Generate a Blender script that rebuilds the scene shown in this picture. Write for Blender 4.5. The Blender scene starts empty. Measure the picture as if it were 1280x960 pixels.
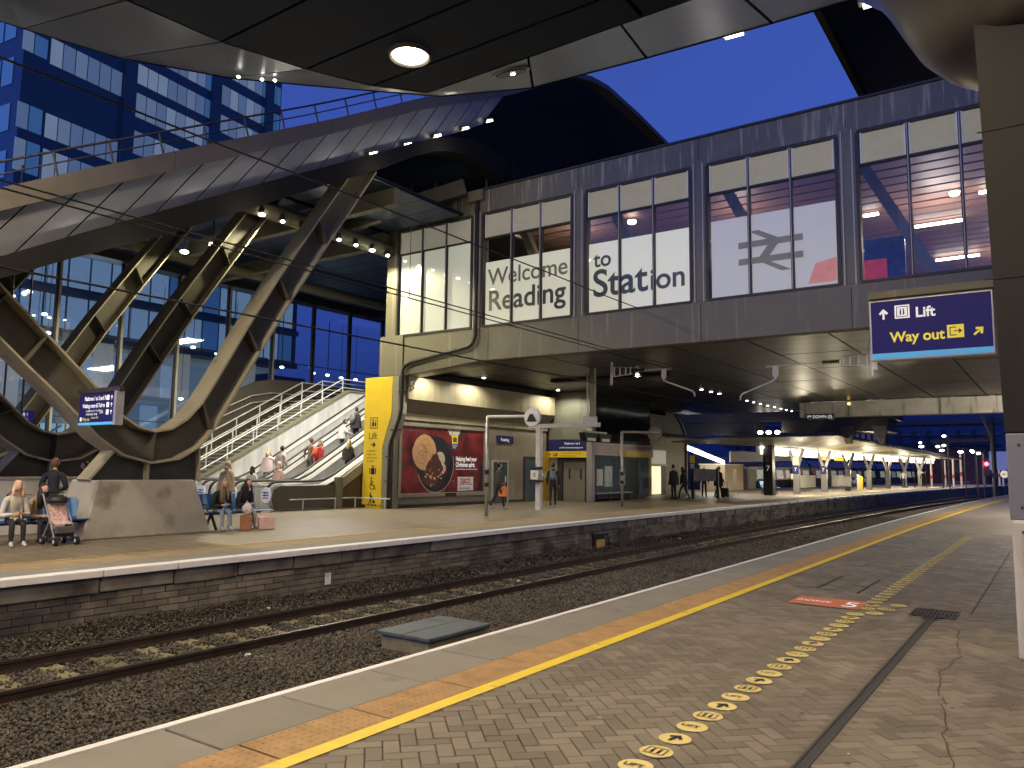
import bpy, bmesh, math, random
import numpy as np
from mathutils import Vector, Matrix
random.seed(7)
rng = np.random.default_rng(7)
S = bpy.context.scene
COL = S.collection

# ------------------------------------------------------------------ camera, world, exposure
YAW, PITCH, ROLL, FPX, CAMH = 0.611203, 0.106363, 0.011949, 972.43, 1.6
cy_, sy_ = math.cos(YAW), math.sin(YAW)
f0 = Vector((-sy_, cy_, 0)); rr = Vector((cy_, sy_, 0)); uu = Vector((0, 0, 1))
fw = math.cos(PITCH)*f0 + math.sin(PITCH)*uu
u1 = math.cos(PITCH)*uu - math.sin(PITCH)*f0
r2 = math.cos(ROLL)*rr + math.sin(ROLL)*u1
u2 = -math.sin(ROLL)*rr + math.cos(ROLL)*u1
cam = bpy.data.objects.new('camera', bpy.data.cameras.new('camera'))
COL.objects.link(cam)
cam.matrix_world = Matrix(((r2.x, u2.x, -fw.x, 0), (r2.y, u2.y, -fw.y, 0), (r2.z, u2.z, -fw.z, CAMH), (0, 0, 0, 1)))
cam.data.sensor_width = 36; cam.data.lens = FPX/1280*36
cam.data.clip_start = 0.05; cam.data.clip_end = 3000
S.camera = cam

SKYS = 7.6
W = bpy.data.worlds.new('World'); S.world = W; W.use_nodes = True
wn = W.node_tree.nodes; wl = W.node_tree.links
sky = wn.new('ShaderNodeTexSky'); sky.sky_type = 'NISHITA'; sky.sun_disc = False
sky.sun_elevation = math.radians(-2.6); sky.sun_rotation = math.radians(200)
sky.ozone_density = 6.0; sky.air_density = 1.0; sky.dust_density = 0.6
bw = wn.new('ShaderNodeRGBToBW'); wl.new(sky.outputs[0], bw.inputs[0])
tint = wn.new('ShaderNodeVectorMath'); tint.operation = 'SCALE'; tint.inputs[0].default_value = (0.415, 0.868, 4.03)
wl.new(bw.outputs[0], tint.inputs['Scale'])
bg = wn['Background']; wl.new(tint.outputs[0], bg.inputs[0]); bg.inputs[1].default_value = SKYS
vs = S.view_settings
vs.view_transform = 'Standard'; vs.look = 'None'; vs.exposure = 0.0; vs.gamma = 1.0
S.cycles.use_light_tree = True
S.cycles.use_denoising = True
S.cycles.max_bounces = 5; S.cycles.diffuse_bounces = 3; S.cycles.glossy_bounces = 3
S.cycles.transparent_max_bounces = 16
S.cycles.sample_clamp_indirect = 4.0
S.cycles.caustics_reflective = False; S.cycles.caustics_refractive = False

# ------------------------------------------------------------------ materials
MATS = {}
def mat(name, col, rough=0.6, metal=0.0, var=0.18, scale=3.0, bump=0.0, bscale=40.0, rnd=0.0, emit=None, es=0.0,
        stain=None, spec=0.5, stretch=(1, 1, 1)):
    if name in MATS: return MATS[name]
    m = bpy.data.materials.new(name); m.use_nodes = True
    n = m.node_tree.nodes; l = m.node_tree.links; b = n['Principled BSDF']
    b.inputs['Roughness'].default_value = rough; b.inputs['Metallic'].default_value = metal
    b.inputs['Specular IOR Level'].default_value = spec
    geo = n.new('ShaderNodeNewGeometry')
    mp = n.new('ShaderNodeVectorMath'); mp.operation = 'MULTIPLY'; mp.inputs[1].default_value = stretch
    l.new(geo.outputs['Position'], mp.inputs[0])
    nz = n.new('ShaderNodeTexNoise'); nz.inputs['Scale'].default_value = scale; nz.inputs['Detail'].default_value = 6
    nz.inputs['Roughness'].default_value = 0.62
    l.new(mp.outputs[0], nz.inputs['Vector'])
    mr = n.new('ShaderNodeMapRange'); l.new(nz.outputs[0], mr.inputs[0])
    mr.inputs[1].default_value = 0.3; mr.inputs[2].default_value = 0.7
    mr.inputs[3].default_value = 1-var; mr.inputs[4].default_value = 1+var
    val = mr.outputs[0]
    if rnd:
        oi = n.new('ShaderNodeObjectInfo')
        ad = n.new('ShaderNodeMath'); ad.operation = 'ADD'
        l.new(oi.outputs['Random'], ad.inputs[0]); l.new(geo.outputs['Random Per Island'], ad.inputs[1])
        fr = n.new('ShaderNodeMath'); fr.operation = 'FRACT'; l.new(ad.outputs[0], fr.inputs[0])
        m2 = n.new('ShaderNodeMapRange'); l.new(fr.outputs[0], m2.inputs[0])
        m2.inputs[3].default_value = 1-rnd; m2.inputs[4].default_value = 1+rnd
        mu = n.new('ShaderNodeMath'); mu.operation = 'MULTIPLY'; l.new(val, mu.inputs[0]); l.new(m2.outputs[0], mu.inputs[1])
        val = mu.outputs[0]
    mx = n.new('ShaderNodeVectorMath'); mx.operation = 'SCALE'; mx.inputs[0].default_value = col[:3]
    l.new(val, mx.inputs['Scale'])
    out = mx.outputs[0]
    if stain:      # (colour, scale, threshold, stretch)
        sc_, ss, th, st = stain
        mp2 = n.new('ShaderNodeVectorMath'); mp2.operation = 'MULTIPLY'; mp2.inputs[1].default_value = st
        l.new(geo.outputs['Position'], mp2.inputs[0])
        n2 = n.new('ShaderNodeTexNoise'); n2.inputs['Scale'].default_value = ss; n2.inputs['Detail'].default_value = 5
        l.new(mp2.outputs[0], n2.inputs['Vector'])
        r = n.new('ShaderNodeMapRange'); l.new(n2.outputs[0], r.inputs[0]); r.inputs[1].default_value = th; r.inputs[2].default_value = th+0.14
        mm = n.new('ShaderNodeMix'); mm.data_type = 'RGBA'; l.new(r.outputs[0], mm.inputs[0])
        l.new(out, mm.inputs[6]); mm.inputs[7].default_value = (*sc_, 1); out = mm.outputs[2]
    l.new(out, b.inputs['Base Color'])
    rv = n.new('ShaderNodeMapRange'); l.new(nz.outputs[0], rv.inputs[0])
    rv.inputs[3].default_value = max(0.02, rough-0.12); rv.inputs[4].default_value = min(1, rough+0.12)
    l.new(rv.outputs[0], b.inputs['Roughness'])
    if bump:
        n3 = n.new('ShaderNodeTexNoise'); n3.inputs['Scale'].default_value = bscale; n3.inputs['Detail'].default_value = 4
        l.new(geo.outputs['Position'], n3.inputs['Vector'])
        bp = n.new('ShaderNodeBump'); bp.inputs['Strength'].default_value = bump; bp.inputs['Distance'].default_value = 0.01
        l.new(n3.outputs[0], bp.inputs['Height']); l.new(bp.outputs[0], b.inputs['Normal'])
    if emit:
        b.inputs['Emission Color'].default_value = (*emit, 1); b.inputs['Emission Strength'].default_value = es
    MATS[name] = m
    return m
def emis(name, col, s):
    return mat(name, (0.7, 0.7, 0.7), 0.5, var=0.02, emit=col, es=s)
def glass(name, tint=(0.9, 0.93, 0.95), refl=0.05, rough=0.03, clear=1.0):
    m = bpy.data.materials.new(name); m.use_nodes = True
    n = m.node_tree.nodes; l = m.node_tree.links; n.remove(n['Principled BSDF'])
    t = n.new('ShaderNodeBsdfTransparent'); t.inputs[0].default_value = tuple(c*clear for c in tint)+(1,)
    g = n.new('ShaderNodeBsdfGlossy'); g.inputs['Roughness'].default_value = rough; g.inputs[0].default_value = (1, 1, 1, 1)
    lw = n.new('ShaderNodeLayerWeight'); lw.inputs[0].default_value = 0.5
    pw = n.new('ShaderNodeMath'); pw.operation = 'POWER'; l.new(lw.outputs['Facing'], pw.inputs[0]); pw.inputs[1].default_value = 5
    ad = n.new('ShaderNodeMath'); ad.operation = 'MULTIPLY_ADD'; l.new(pw.outputs[0], ad.inputs[0]); ad.inputs[1].default_value = 0.9; ad.inputs[2].default_value = 0.02+refl*0.3
    mx = n.new('ShaderNodeMixShader'); l.new(ad.outputs[0], mx.inputs[0]); l.new(t.outputs[0], mx.inputs[1]); l.new(g.outputs[0], mx.inputs[2])
    l.new(mx.outputs[0], n['Material Output'].inputs[0]); MATS[name] = m
    return m

M_clad = mat('grey_cladding', (0.150, 0.142, 0.096), 0.55, 0.0, 0.16, 0.7, stain=((0.25, 0.235, 0.18), 1.3, 0.585, (4.5, 1, 0.22)))
M_clad_lt = mat('pale_grey_cladding', (0.30, 0.285, 0.22), 0.45, 0.1, 0.12, 1.2)
M_dark = mat('dark_steel', (0.045, 0.043, 0.042), 0.42, 0.3, 0.15, 2)
M_frame = mat('window_frame_paint', (0.045, 0.043, 0.04), 0.5, 0.05, 0.1, 5, spec=.3)
M_steelweb = mat('shaded_web_steel', (0.085, 0.078, 0.062), 0.7, 0.0, 0.14, 1.5, spec=.2)  # webs darkened against the flanges to imitate shade
M_steel = mat('lit_structural_steel', (0.30, 0.27, 0.185), 0.68, 0.0, 0.14, 1.5, stain=((0.09, 0.085, 0.07), 2.0, 0.62, (1, 1, 0.4)))  # lightened against the webs to imitate lamplight on the flanges
M_conc = mat('plinth_concrete', (0.36, 0.335, 0.27), 0.8, 0, 0.16, 1.6, 0.25, 30, stain=((0.17, 0.155, 0.12), 1.3, 0.57, (1, 1, 1)))
M_beamc = mat('weathered_concrete', (0.50, 0.49, 0.45), 0.85, 0, 0.22, 1.2, 0.2, 25, stain=((0.16, 0.155, 0.14), 1.5, 0.56, (3, 1, 0.3)))
M_paver = mat('clay_paver', (0.175, 0.152, 0.115), 0.72, 0, 0.26, 0.8, 0.3, 120, rnd=0.24, stain=((0.12, 0.105, 0.085), 0.9, 0.56, (1, 1, 1)))
M_joint = mat('paver_joint', (0.06, 0.05, 0.04), 0.9, 0, 0.2, 6)
M_pave_far = mat('distant_paving', (0.175, 0.152, 0.115), 0.55, 0, 0.22, 0.9, 0.2, 50)
M_slab = mat('coping_slab', (0.215, 0.205, 0.17), 0.8, 0, 0.12, 2.0, 0.25, 90, rnd=0.08, stain=((0.16, 0.15, 0.13), 2.5, 0.6, (1, 1, 1)))
M_tact = mat('buff_tactile', (0.36, 0.225, 0.095), 0.8, 0, 0.28, 5.0, 0.35, 60, rnd=0.06)
M_yel = mat('yellow_paint', (0.74, 0.55, 0.035), 0.6, 0, 0.1, 6, stain=((0.42, 0.28, 0.06), 5, 0.64, (1, 1, 1)))
M_yelold = mat('worn_yellow_paint', (0.5, 0.35, 0.09), 0.65, 0, 0.18, 6, stain=((0.25, 0.19, 0.1), 4, 0.58, (1, 1, 1)))
M_white = mat('white_line_paint', (0.75, 0.74, 0.71), 0.6, 0, 0.08, 4, stain=((0.4, 0.39, 0.36), 4, 0.65, (1, 1, 1)))
M_ballast = mat('ballast_stone', (0.094, 0.080, 0.060), 0.85, 0, 0.35, 0.9, rnd=0.6)
M_bed = mat('ballast_bed', (0.06, 0.052, 0.042), 0.9, 0, 0.3, 12, 0.8, 40)
M_earth = mat('ground_earth', (0.035, 0.033, 0.03), 0.9, 0, 0.3, 0.4)
M_rail = mat('rusty_rail', (0.055, 0.036, 0.025), 0.6, 0.4, 0.3, 4)
M_railtop = mat('polished_rail_head', (0.17, 0.14, 0.115), 0.32, 0.8, 0.2, 4)
M_sleeper = mat('sleeper_concrete', (0.20, 0.18, 0.095), 0.85, 0, 0.25, 5, 0.3, 60, rnd=0.3)
M_brick = mat('sooty_block', (0.165, 0.143, 0.105), 0.85, 0, 0.3, 2.5, 0.4, 70, rnd=0.35, stain=((0.05, 0.045, 0.04), 0.9, 0.50, (1, 1, 1)))
M_mortar = mat('old_mortar', (0.14, 0.125, 0.1), 0.9, 0, 0.3, 5, 0.3, 60)
M_stone = mat('coping_stone', (0.15, 0.135, 0.11), 0.8, 0, 0.4, 2.2, 0.4, 50, rnd=0.25, stain=((0.05, 0.045, 0.04), 1.6, 0.52, (1, 1, 1)))
M_blackgl = mat('black_glass', (0.006, 0.008, 0.009), 0.08, 0, 0.1, 3, spec=0.7)
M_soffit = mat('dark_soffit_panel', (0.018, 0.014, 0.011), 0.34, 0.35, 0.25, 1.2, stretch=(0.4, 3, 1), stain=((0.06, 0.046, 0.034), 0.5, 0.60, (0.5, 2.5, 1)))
M_gap = mat('shadow_gap', (0.008, 0.008, 0.008), 0.8, 0, 0.1, 3)
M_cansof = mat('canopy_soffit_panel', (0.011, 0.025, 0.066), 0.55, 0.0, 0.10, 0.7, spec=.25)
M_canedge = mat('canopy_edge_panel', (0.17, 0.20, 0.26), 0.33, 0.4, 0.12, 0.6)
M_fascia = mat('silver_fascia_panel', (0.25, 0.26, 0.27), 0.36, 0.3, 0.12, 0.8)
M_cap = mat('fascia_capping', (0.13, 0.112, 0.088), 0.55, 0.2, 0.12, 1)
M_navy = mat('sky_tinted_underside', (0.025, 0.04, 0.085), 0.38, 0.3, 0.35, 0.35)  # blue of the reflected sky put into the base colour
M_bluepan = mat('blue_grey_ceiling_panel', (0.10, 0.13, 0.19), 0.3, 0.4, 0.3, 0.6)
M_mull = mat('silver_mullion', (0.42, 0.40, 0.34), 0.5, 0.1, 0.1, 3)
M_louv = mat('pale_glow_louvre', (0.62, 0.60, 0.52), 0.5, 0.1, 0.06, 4, emit=(.46, .45, .38), es=.16)  # faint glow put in to imitate light coming through the slats
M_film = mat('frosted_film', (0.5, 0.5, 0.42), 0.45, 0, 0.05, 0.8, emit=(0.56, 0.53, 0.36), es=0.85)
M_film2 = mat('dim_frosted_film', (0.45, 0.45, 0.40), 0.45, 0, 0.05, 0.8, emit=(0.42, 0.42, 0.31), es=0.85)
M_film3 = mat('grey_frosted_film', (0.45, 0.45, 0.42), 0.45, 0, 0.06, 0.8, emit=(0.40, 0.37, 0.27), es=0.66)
M_letter = mat('clear_cut_lettering', (0.05, 0.055, 0.05), 0.3, 0, 0.5, 0.9, emit=(0.13, 0.125, 0.09), es=0.6)
M_letterdk = mat('dark_cut_lettering', (0.02, 0.025, 0.03), 0.3, 0, 0.3, 1.5, emit=(0.035, 0.04, 0.035), es=0.6)
M_slat = mat('timber_slat', (0.20, 0.115, 0.08), 0.55, 0, 0.2, 2, stretch=(0.3, 4, 1))
M_pylon = mat('yellow_sign_panel', (0.86, 0.62, 0.035), 0.42, 0, 0.06, 1.5)
M_signblue = mat('navy_sign_face', (0.022, 0.022, 0.115), 0.35, 0, 0.06, 3)
M_signlit = mat('lit_navy_sign_face', (0.006, 0.005, 0.035), 0.5, 0, 0.04, 3, emit=(0.012, 0.010, 0.075), es=0.9, spec=.15)
M_skyblue = mat('light_blue_band', (0.1, 0.42, 0.75), 0.4, 0, 0.03, 3, emit=(0.08, 0.42, 0.85), es=0.30)
M_wtext = mat('white_print', (0.8, 0.8, 0.8), 0.5, 0, 0.02, 3, emit=(0.9, 0.9, 0.95), es=0.42)  # small glow put in so the print stays bright in dark areas
M_ytext = mat('yellow_print', (0.85, 0.72, 0.08), 0.5, 0, 0.02, 3, emit=(0.95, 0.8, 0.08), es=0.25)
M_black = mat('black_print', (0.012, 0.012, 0.012), 0.5, 0, 0.05, 3)
M_blackpl = mat('black_plastic', (0.015, 0.015, 0.016), 0.45, 0, 0.1, 5)
M_wallc = mat('warm_grey_wall_panel', (0.25, 0.225, 0.165), 0.5, 0.05, 0.12, 1.1, stain=((0.16, 0.145, 0.11), 0.8, 0.6, (1, 2, 0.5)))
M_wallup = mat('brushed_wall_panel', (0.36, 0.33, 0.22), 0.4, 0.3, 0.12, 1.5, stretch=(1, 3, 0.4))
M_bluemet = mat('blue_painted_metal', (0.035, 0.13, 0.36), 0.4, 0.3, 0.15, 6)
M_bluelt = mat('light_blue_seat_metal', (0.16, 0.32, 0.58), 0.35, 0.3, 0.15, 6)
M_polemet = mat('galvanised_pole', (0.45, 0.44, 0.42), 0.42, 0.6, 0.1, 4)
M_polewhite = mat('white_painted_pole', (0.66, 0.65, 0.60), 0.5, 0.05, 0.08, 4, stain=((0.35, 0.33, 0.28), 4, 0.62, (1, 1, 0.4)))
M_inox = mat('brushed_stainless', (0.66, 0.66, 0.65), 0.34, 0.25, 0.22, 1.2, stretch=(1, 2.2, 0.5))  # stretched tone variation imitates streaky reflections in the steel
M_step = mat('escalator_step', (0.25, 0.25, 0.25), 0.4, 0.6, 0.1, 6)
M_brownpan = mat('brown_side_panel', (0.075, 0.062, 0.045), 0.45, 0.2, 0.12, 1.5)
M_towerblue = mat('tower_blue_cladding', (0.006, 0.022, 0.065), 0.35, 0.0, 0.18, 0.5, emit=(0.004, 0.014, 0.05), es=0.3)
M_towerwin = mat('tower_lit_window', (0.2, 0.3, 0.4), 0.2, 0, 0.1, 0.2, emit=(0.13, 0.18, 0.24), es=0.6)
M_towerdim = mat('tower_dim_window', (0.05, 0.1, 0.2), 0.2, 0, 0.1, 0.4, emit=(0.03, 0.09, 0.22), es=0.8)
M_offwall = mat('office_dark_facade', (0.06, 0.08, 0.115), 0.5, 0, 0.2, 0.6)
M_offlit = mat('office_lit_window', (0.1, 0.15, 0.2), 0.2, 0, 0.3, 0.25, emit=(0.14, 0.21, 0.31), es=1.0)
M_lobby = mat('lit_lobby_wall', (0.6, 0.58, 0.5), 0.6, 0, 0.2, 0.3, emit=(0.50, 0.45, 0.33), es=0.55)
M_lobbyblue = mat('lit_blue_lobby', (0.3, 0.5, 0.6), 0.4, 0, 0.3, 0.5, emit=(0.30, 0.50, 0.62), es=0.8)
M_screen = mat('violet_lit_screen', (0.4, 0.3, 0.6), 0.4, 0, 0.2, 0.8, emit=(0.42, 0.33, 0.75), es=0.9)
M_red = mat('red_poster', (0.5, 0.03, 0.03), 0.5, 0, 0.5, 3, emit=(0.6, 0.04, 0.04), es=0.35)
M_pink = mat('pink_poster', (0.6, 0.1, 0.3), 0.5, 0, 0.4, 1, emit=(0.6, 0.12, 0.3), es=0.35)
M_bluepost = mat('blue_poster', (0.05, 0.08, 0.3), 0.5, 0, 0.4, 3)
E_warm = emis('warm_lamp_glow', (1.0, 0.86, 0.66), 14)
E_white = emis('white_lamp_glow', (1.0, 0.95, 0.82), 14)
E_small = emis('small_lamp_glow', (1.0, 0.93, 0.75), 22)
E_strip = emis('strip_lamp_glow', (1.0, 0.94, 0.74), 7)
E_cool = emis('cool_lamp_glow', (0.75, 0.9, 1.0), 10)
E_red = emis('red_signal_glow', (1.0, 0.02, 0.03), 30)
E_poster = emis('lit_doorway_glow', (1.0, 0.86, 0.55), 1.0)
G_win = glass('window_glass', (0.95, 0.96, 0.97), 0.02)
G_blue = glass('tall_glazing', (0.86, 0.92, 0.98), 0.34, 0.03, 1.0)
G_kiosk = mat('kiosk_glass_panel', (0.075, 0.105, 0.115), 0.15, 0.1, 0.2, 1.5)
G_bal = glass('balustrade_glass', (0.8, 0.85, 0.9), 0.2)

# ------------------------------------------------------------------ mesh helpers
ORG = {}
class MB:
    def __init__(s): s.v = []; s.f = []; s.m = []
    def add(s, vs_, fs, mi=0):
        o = len(s.v); s.v += [tuple(p) for p in vs_]; s.f += [tuple(i+o for i in f) for f in fs]; s.m += [mi]*len(fs); return s
    def box(s, x0, x1, y0, y1, z0, z1, mi=0):
        return s.add([(x0, y0, z0), (x1, y0, z0), (x1, y1, z0), (x0, y1, z0), (x0, y0, z1), (x1, y0, z1), (x1, y1, z1), (x0, y1, z1)],
              [(0, 3, 2, 1), (4, 5, 6, 7), (0, 1, 5, 4), (1, 2, 6, 5), (2, 3, 7, 6), (3, 0, 4, 7)], mi)
    def obox(s, c, ax, ay, az, mi=0):     # oriented box: centre and three half-vectors
        c = Vector(c); ax = Vector(ax); ay = Vector(ay); az = Vector(az); P = []
        for k in (-1, 1):
            for i, j in ((-1, -1), (1, -1), (1, 1), (-1, 1)): P.append(c+i*ax+j*ay+k*az)
        return s.add(P, [(0, 3, 2, 1), (4, 5, 6, 7), (0, 1, 5, 4), (1, 2, 6, 5), (2, 3, 7, 6), (3, 0, 4, 7)], mi)
    def beam(s, p, q, w, h, mi=0, up=(0, 0, 1)):
        p = Vector(p); q = Vector(q); d = q-p; L = d.length; d.normalize(); a = d.cross(Vector(up))
        if a.length < 1e-4: a = Vector((1, 0, 0))
        a.normalize(); b = a.cross(d)
        return s.obox((p+q)/2, a*w/2, d*L/2, b*h/2, mi)
    def quad(s, a, b, c, d, mi=0): return s.add([a, b, c, d], [(0, 1, 2, 3)], mi)
    def prism(s, pts, axis, a, b, mi=0):  # polygon pts in the two other axes, extruded from a to b
        n = len(pts)
        def P(p, t):
            return {'x': (t, p[0], p[1]), 'y': (p[0], t, p[1]), 'z': (p[0], p[1], t)}[axis]
        vs_ = [P(p, a) for p in pts]+[P(p, b) for p in pts]
        fs = [tuple(range(n)), tuple(range(2*n-1, n-1, -1))]+[(i, i+n, (i+1) % n+n, (i+1) % n) for i in range(n)]
        return s.add(vs_, fs, mi)
    def tube(s, path, r, n=8, mi=0, caps=True):
        path = [Vector(p) for p in path]; rs = r if isinstance(r, (list, tuple)) else [r]*len(path)
        vs_ = []; fs = []; prev = None
        for i, p in enumerate(path):
            d = (path[min(i+1, len(path)-1)]-path[max(i-1, 0)]).normalized()
            if prev is None:
                a = d.cross(Vector((0, 0, 1)));
                if a.length < 1e-3: a = d.cross(Vector((0, 1, 0)))
            else: a = prev-d*prev.dot(d)
            a.normalize(); prev = a; b = d.cross(a)
            for k in range(n):
                t = 2*math.pi*k/n; vs_.append(p+rs[i]*(math.cos(t)*a+math.sin(t)*b))
        for i in range(len(path)-1):
            for k in range(n):
                fs.append((i*n+k, i*n+(k+1) % n, (i+1)*n+(k+1) % n, (i+1)*n+k))
        if caps: fs += [tuple(range(n-1, -1, -1)), tuple((len(path)-1)*n+k for k in range(n))]
        return s.add(vs_, fs, mi)
    def ellip(s, c, rx, ry, rz, n=12, m=8, mi=0, fn=None):
        vs_ = [];
        for i in range(m+1):
            th = math.pi*i/m
            for k in range(n):
                ph = 2*math.pi*k/n
                p = Vector((math.sin(th)*math.cos(ph), math.sin(th)*math.sin(ph), math.cos(th)))
                if fn: p = fn(p)
                vs_.append((c[0]+rx*p.x, c[1]+ry*p.y, c[2]+rz*p.z))
        fs = [(i*n+k, (i+1)*n+k, (i+1)*n+(k+1) % n, i*n+(k+1) % n) for i in range(m) for k in range(n)]
        return s.add(vs_, fs, mi)
    def lathe(s, c, prof, n=24, axis='z', mi=0):
        vs_ = []
        for r, h in prof:
            for k in range(n):
                t = 2*math.pi*k/n; a, b = r*math.cos(t), r*math.sin(t)
                vs_.append({'z': (c[0]+a, c[1]+b, c[2]+h), 'y': (c[0]+a, c[1]+h, c[2]+b), 'x': (c[0]+h, c[1]+a, c[2]+b)}[axis])
        m = len(prof)
        fs = [(i*n+k, i*n+(k+1) % n, (i+1)*n+(k+1) % n, (i+1)*n+k) for i in range(m-1) for k in range(n)]
        fs += [tuple(range(n-1, -1, -1)), tuple((m-1)*n+k for k in range(n))]
        return s.add(vs_, fs, mi)
    def mesh(s, name, mats, org=(0, 0, 0), smooth=False):
        me = bpy.data.meshes.new(name)
        o = Vector(org)
        me.from_pydata([(p[0]-o.x, p[1]-o.y, p[2]-o.z) for p in s.v], [], s.f)
        for m in (mats if isinstance(mats, (list, tuple)) else [mats]): me.materials.append(m)
        if len(me.materials) > 1: me.polygons.foreach_set('material_index', s.m)
        bm = bmesh.new(); bm.from_mesh(me)
        bmesh.ops.recalc_face_normals(bm, faces=bm.faces); bm.to_mesh(me); bm.free()
        if smooth: me.polygons.foreach_set('use_smooth', [True]*len(me.polygons))
        me.update()
        return me
    def build(s, name, mats, parent=None, org=None, smooth=False, bevel=0, kind=None, label=None, recalc=True):
        if parent is not None: og = ORG[parent.name]
        elif org is None:
            a = np.array(s.v); og = ((a[:, 0].min()+a[:, 0].max())/2, (a[:, 1].min()+a[:, 1].max())/2, a[:, 2].min())
        else: og = org
        me = s.mesh(name, mats, og, smooth)
        o = bpy.data.objects.new(name, me); COL.objects.link(o)
        if parent is not None: o.parent = parent; ORG[o.name] = og
        else: o.location = og; ORG[o.name] = og
        if bevel:
            md = o.modifiers.new('bevel', 'BEVEL'); md.width = bevel; md.segments = 2; md.limit_method = 'ANGLE'; md.angle_limit = 0.6
        if kind: o['kind'] = kind
        if label: o['label'] = label
        return o
def thing(name, label, cat, loc=(0, 0, 0), group=None):
    o = bpy.data.objects.new(name, None); COL.objects.link(o); o.location = loc; o.empty_display_size = 0.2
    o['label'] = label; o['category'] = cat
    if group: o['group'] = group
    ORG[o.name] = tuple(loc); return o
def tag(o, label, cat, group=None):
    o['label'] = label; o['category'] = cat
    if group: o['group'] = group
    return o
def copy_tree(o, parent=None):
    c = o.copy(); COL.objects.link(c)
    if parent is not None: c.parent = parent
    ORG[c.name] = ORG[o.name]
    for ch in list(o.children): copy_tree(ch, c)
    return c
def dup(root, loc, label=None, group=None, rz=None):
    c = copy_tree(root); c.location = loc
    if rz is not None: c.rotation_euler = (0, 0, rz)
    if label: c['label'] = label
    if group: c['group'] = group
    return c
def cx(y):            # the tracks and platforms bend gently to the right with distance
    return 0.0006*max(0.0, y-20)**2
def ys(y0, y1, step=4):
    n = max(1, int(math.ceil((y1-y0)/step))); return [y0+(y1-y0)*i/n for i in range(n+1)]
def sweep(mb, prof, y0, y1, step=4, closed=True, mi=0, caps=True):   # profile (x, z) carried along the bend
    Y = ys(y0, y1, step); n = len(prof); vs_ = []; fs = []
    for y in Y:
        for x, z in prof: vs_.append((x+cx(y), y, z))
    for i in range(len(Y)-1):
        for k in range(n if closed else n-1):
            fs.append((i*n+k, i*n+(k+1) % n, (i+1)*n+(k+1) % n, (i+1)*n+k))
    if closed and caps: fs += [tuple(range(n)), tuple((len(Y)-1)*n+k for k in range(n-1, -1, -1))]
    return mb.add(vs_, fs, mi)
def poly_text(body, size, o, right, up, m, parent, name='lettering', align='LEFT', depth=0.004, sx=1.0, bold=0.0, label=None):
    cu = bpy.data.curves.new('t', 'FONT'); cu.body = body; cu.size = size; cu.align_x = align
    cu.offset = bold; cu.extrude = 0
    ob = bpy.data.objects.new('t', cu); COL.objects.link(ob)
    bpy.context.view_layer.update()
    me0 = ob.evaluated_get(bpy.context.evaluated_depsgraph_get()).to_mesh()
    R = Vector(right).normalized(); U = Vector(up).normalized(); N = R.cross(U); O = Vector(o)
    mb = MB(); mb.add([O+R*v.co.x*sx+U*v.co.y+N*depth for v in me0.vertices], [tuple(p.vertices) for p in me0.polygons])
    ob.to_mesh_clear(); bpy.data.objects.remove(ob); bpy.data.curves.remove(cu)
    og = Vector(ORG[parent.name])
    me = bpy.data.meshes.new(name)
    me.from_pydata([Vector(p)-og for p in mb.v], [], mb.f); me.materials.append(m)
    ob = bpy.data.objects.new(name, me); COL.objects.link(ob); ob.parent = parent; ORG[ob.name] = tuple(og)
    if label: ob['label'] = label
    return ob
def flat(mb, o, right, up, pts, depth=0.004, mi=0, thick=0.0):
    R = Vector(right).normalized(); U = Vector(up).normalized(); N = R.cross(U); O = Vector(o)
    P = [O+R*a+U*b+N*depth for a, b in pts]; n = len(P)
    if thick:
        Q = [p-N*thick for p in P]
        mb.add(P+Q, [tuple(range(n)), tuple(range(2*n-1, n-1, -1))]+[(i, i+n, (i+1) % n+n, (i+1) % n) for i in range(n)], mi)
    else: mb.add(P, [tuple(range(n))], mi)
    return mb
def rect(x0, x1, y0, y1): return [(x0, y0), (x1, y0), (x1, y1), (x0, y1)]
def arrow(cx_, cy2, s, ang):
    c, q = math.cos(ang), math.sin(ang)
    shp = [[(-.5, -.09), (.25, -.09), (.25, .09), (-.5, .09)], [(.5, 0), (.08, .40), (-.08, .27), (.22, 0), (-.08, -.27), (.08, -.40)]]
    return [[(cx_+s*(x*c-y*q), cy2+s*(x*q+y*c)) for x, y in p] for p in shp]
def circle(cx_, cy2, r, n=20): return [(cx_+r*math.cos(2*math.pi*k/n), cy2+r*math.sin(2*math.pi*k/n)) for k in range(n)]
def area(name, loc, power, size, col=(1, 0.85, 0.62), d=(0, 0, -1), shape='DISK', size_y=None, spread=None):
    L = bpy.data.lights.new(name, 'AREA'); L.shape = shape; L.size = size
    if size_y: L.size_y = size_y
    L.energy = power; L.color = col
    if spread: L.spread = spread
    o = bpy.data.objects.new(name, L); COL.objects.link(o); o.location = loc
    o.rotation_euler = Vector(d).to_track_quat('-Z', 'Y').to_euler(); return o
def point(name, loc, power, r=0.1, col=(1, 0.88, 0.68)):
    L = bpy.data.lights.new(name, 'POINT'); L.energy = power; L.shadow_soft_size = r; L.color = col
    o = bpy.data.objects.new(name, L); COL.objects.link(o); o.location = loc; return o
XP = (1, 0, 0); YP = (0, 1, 0); ZP = (0, 0, 1)

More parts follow.
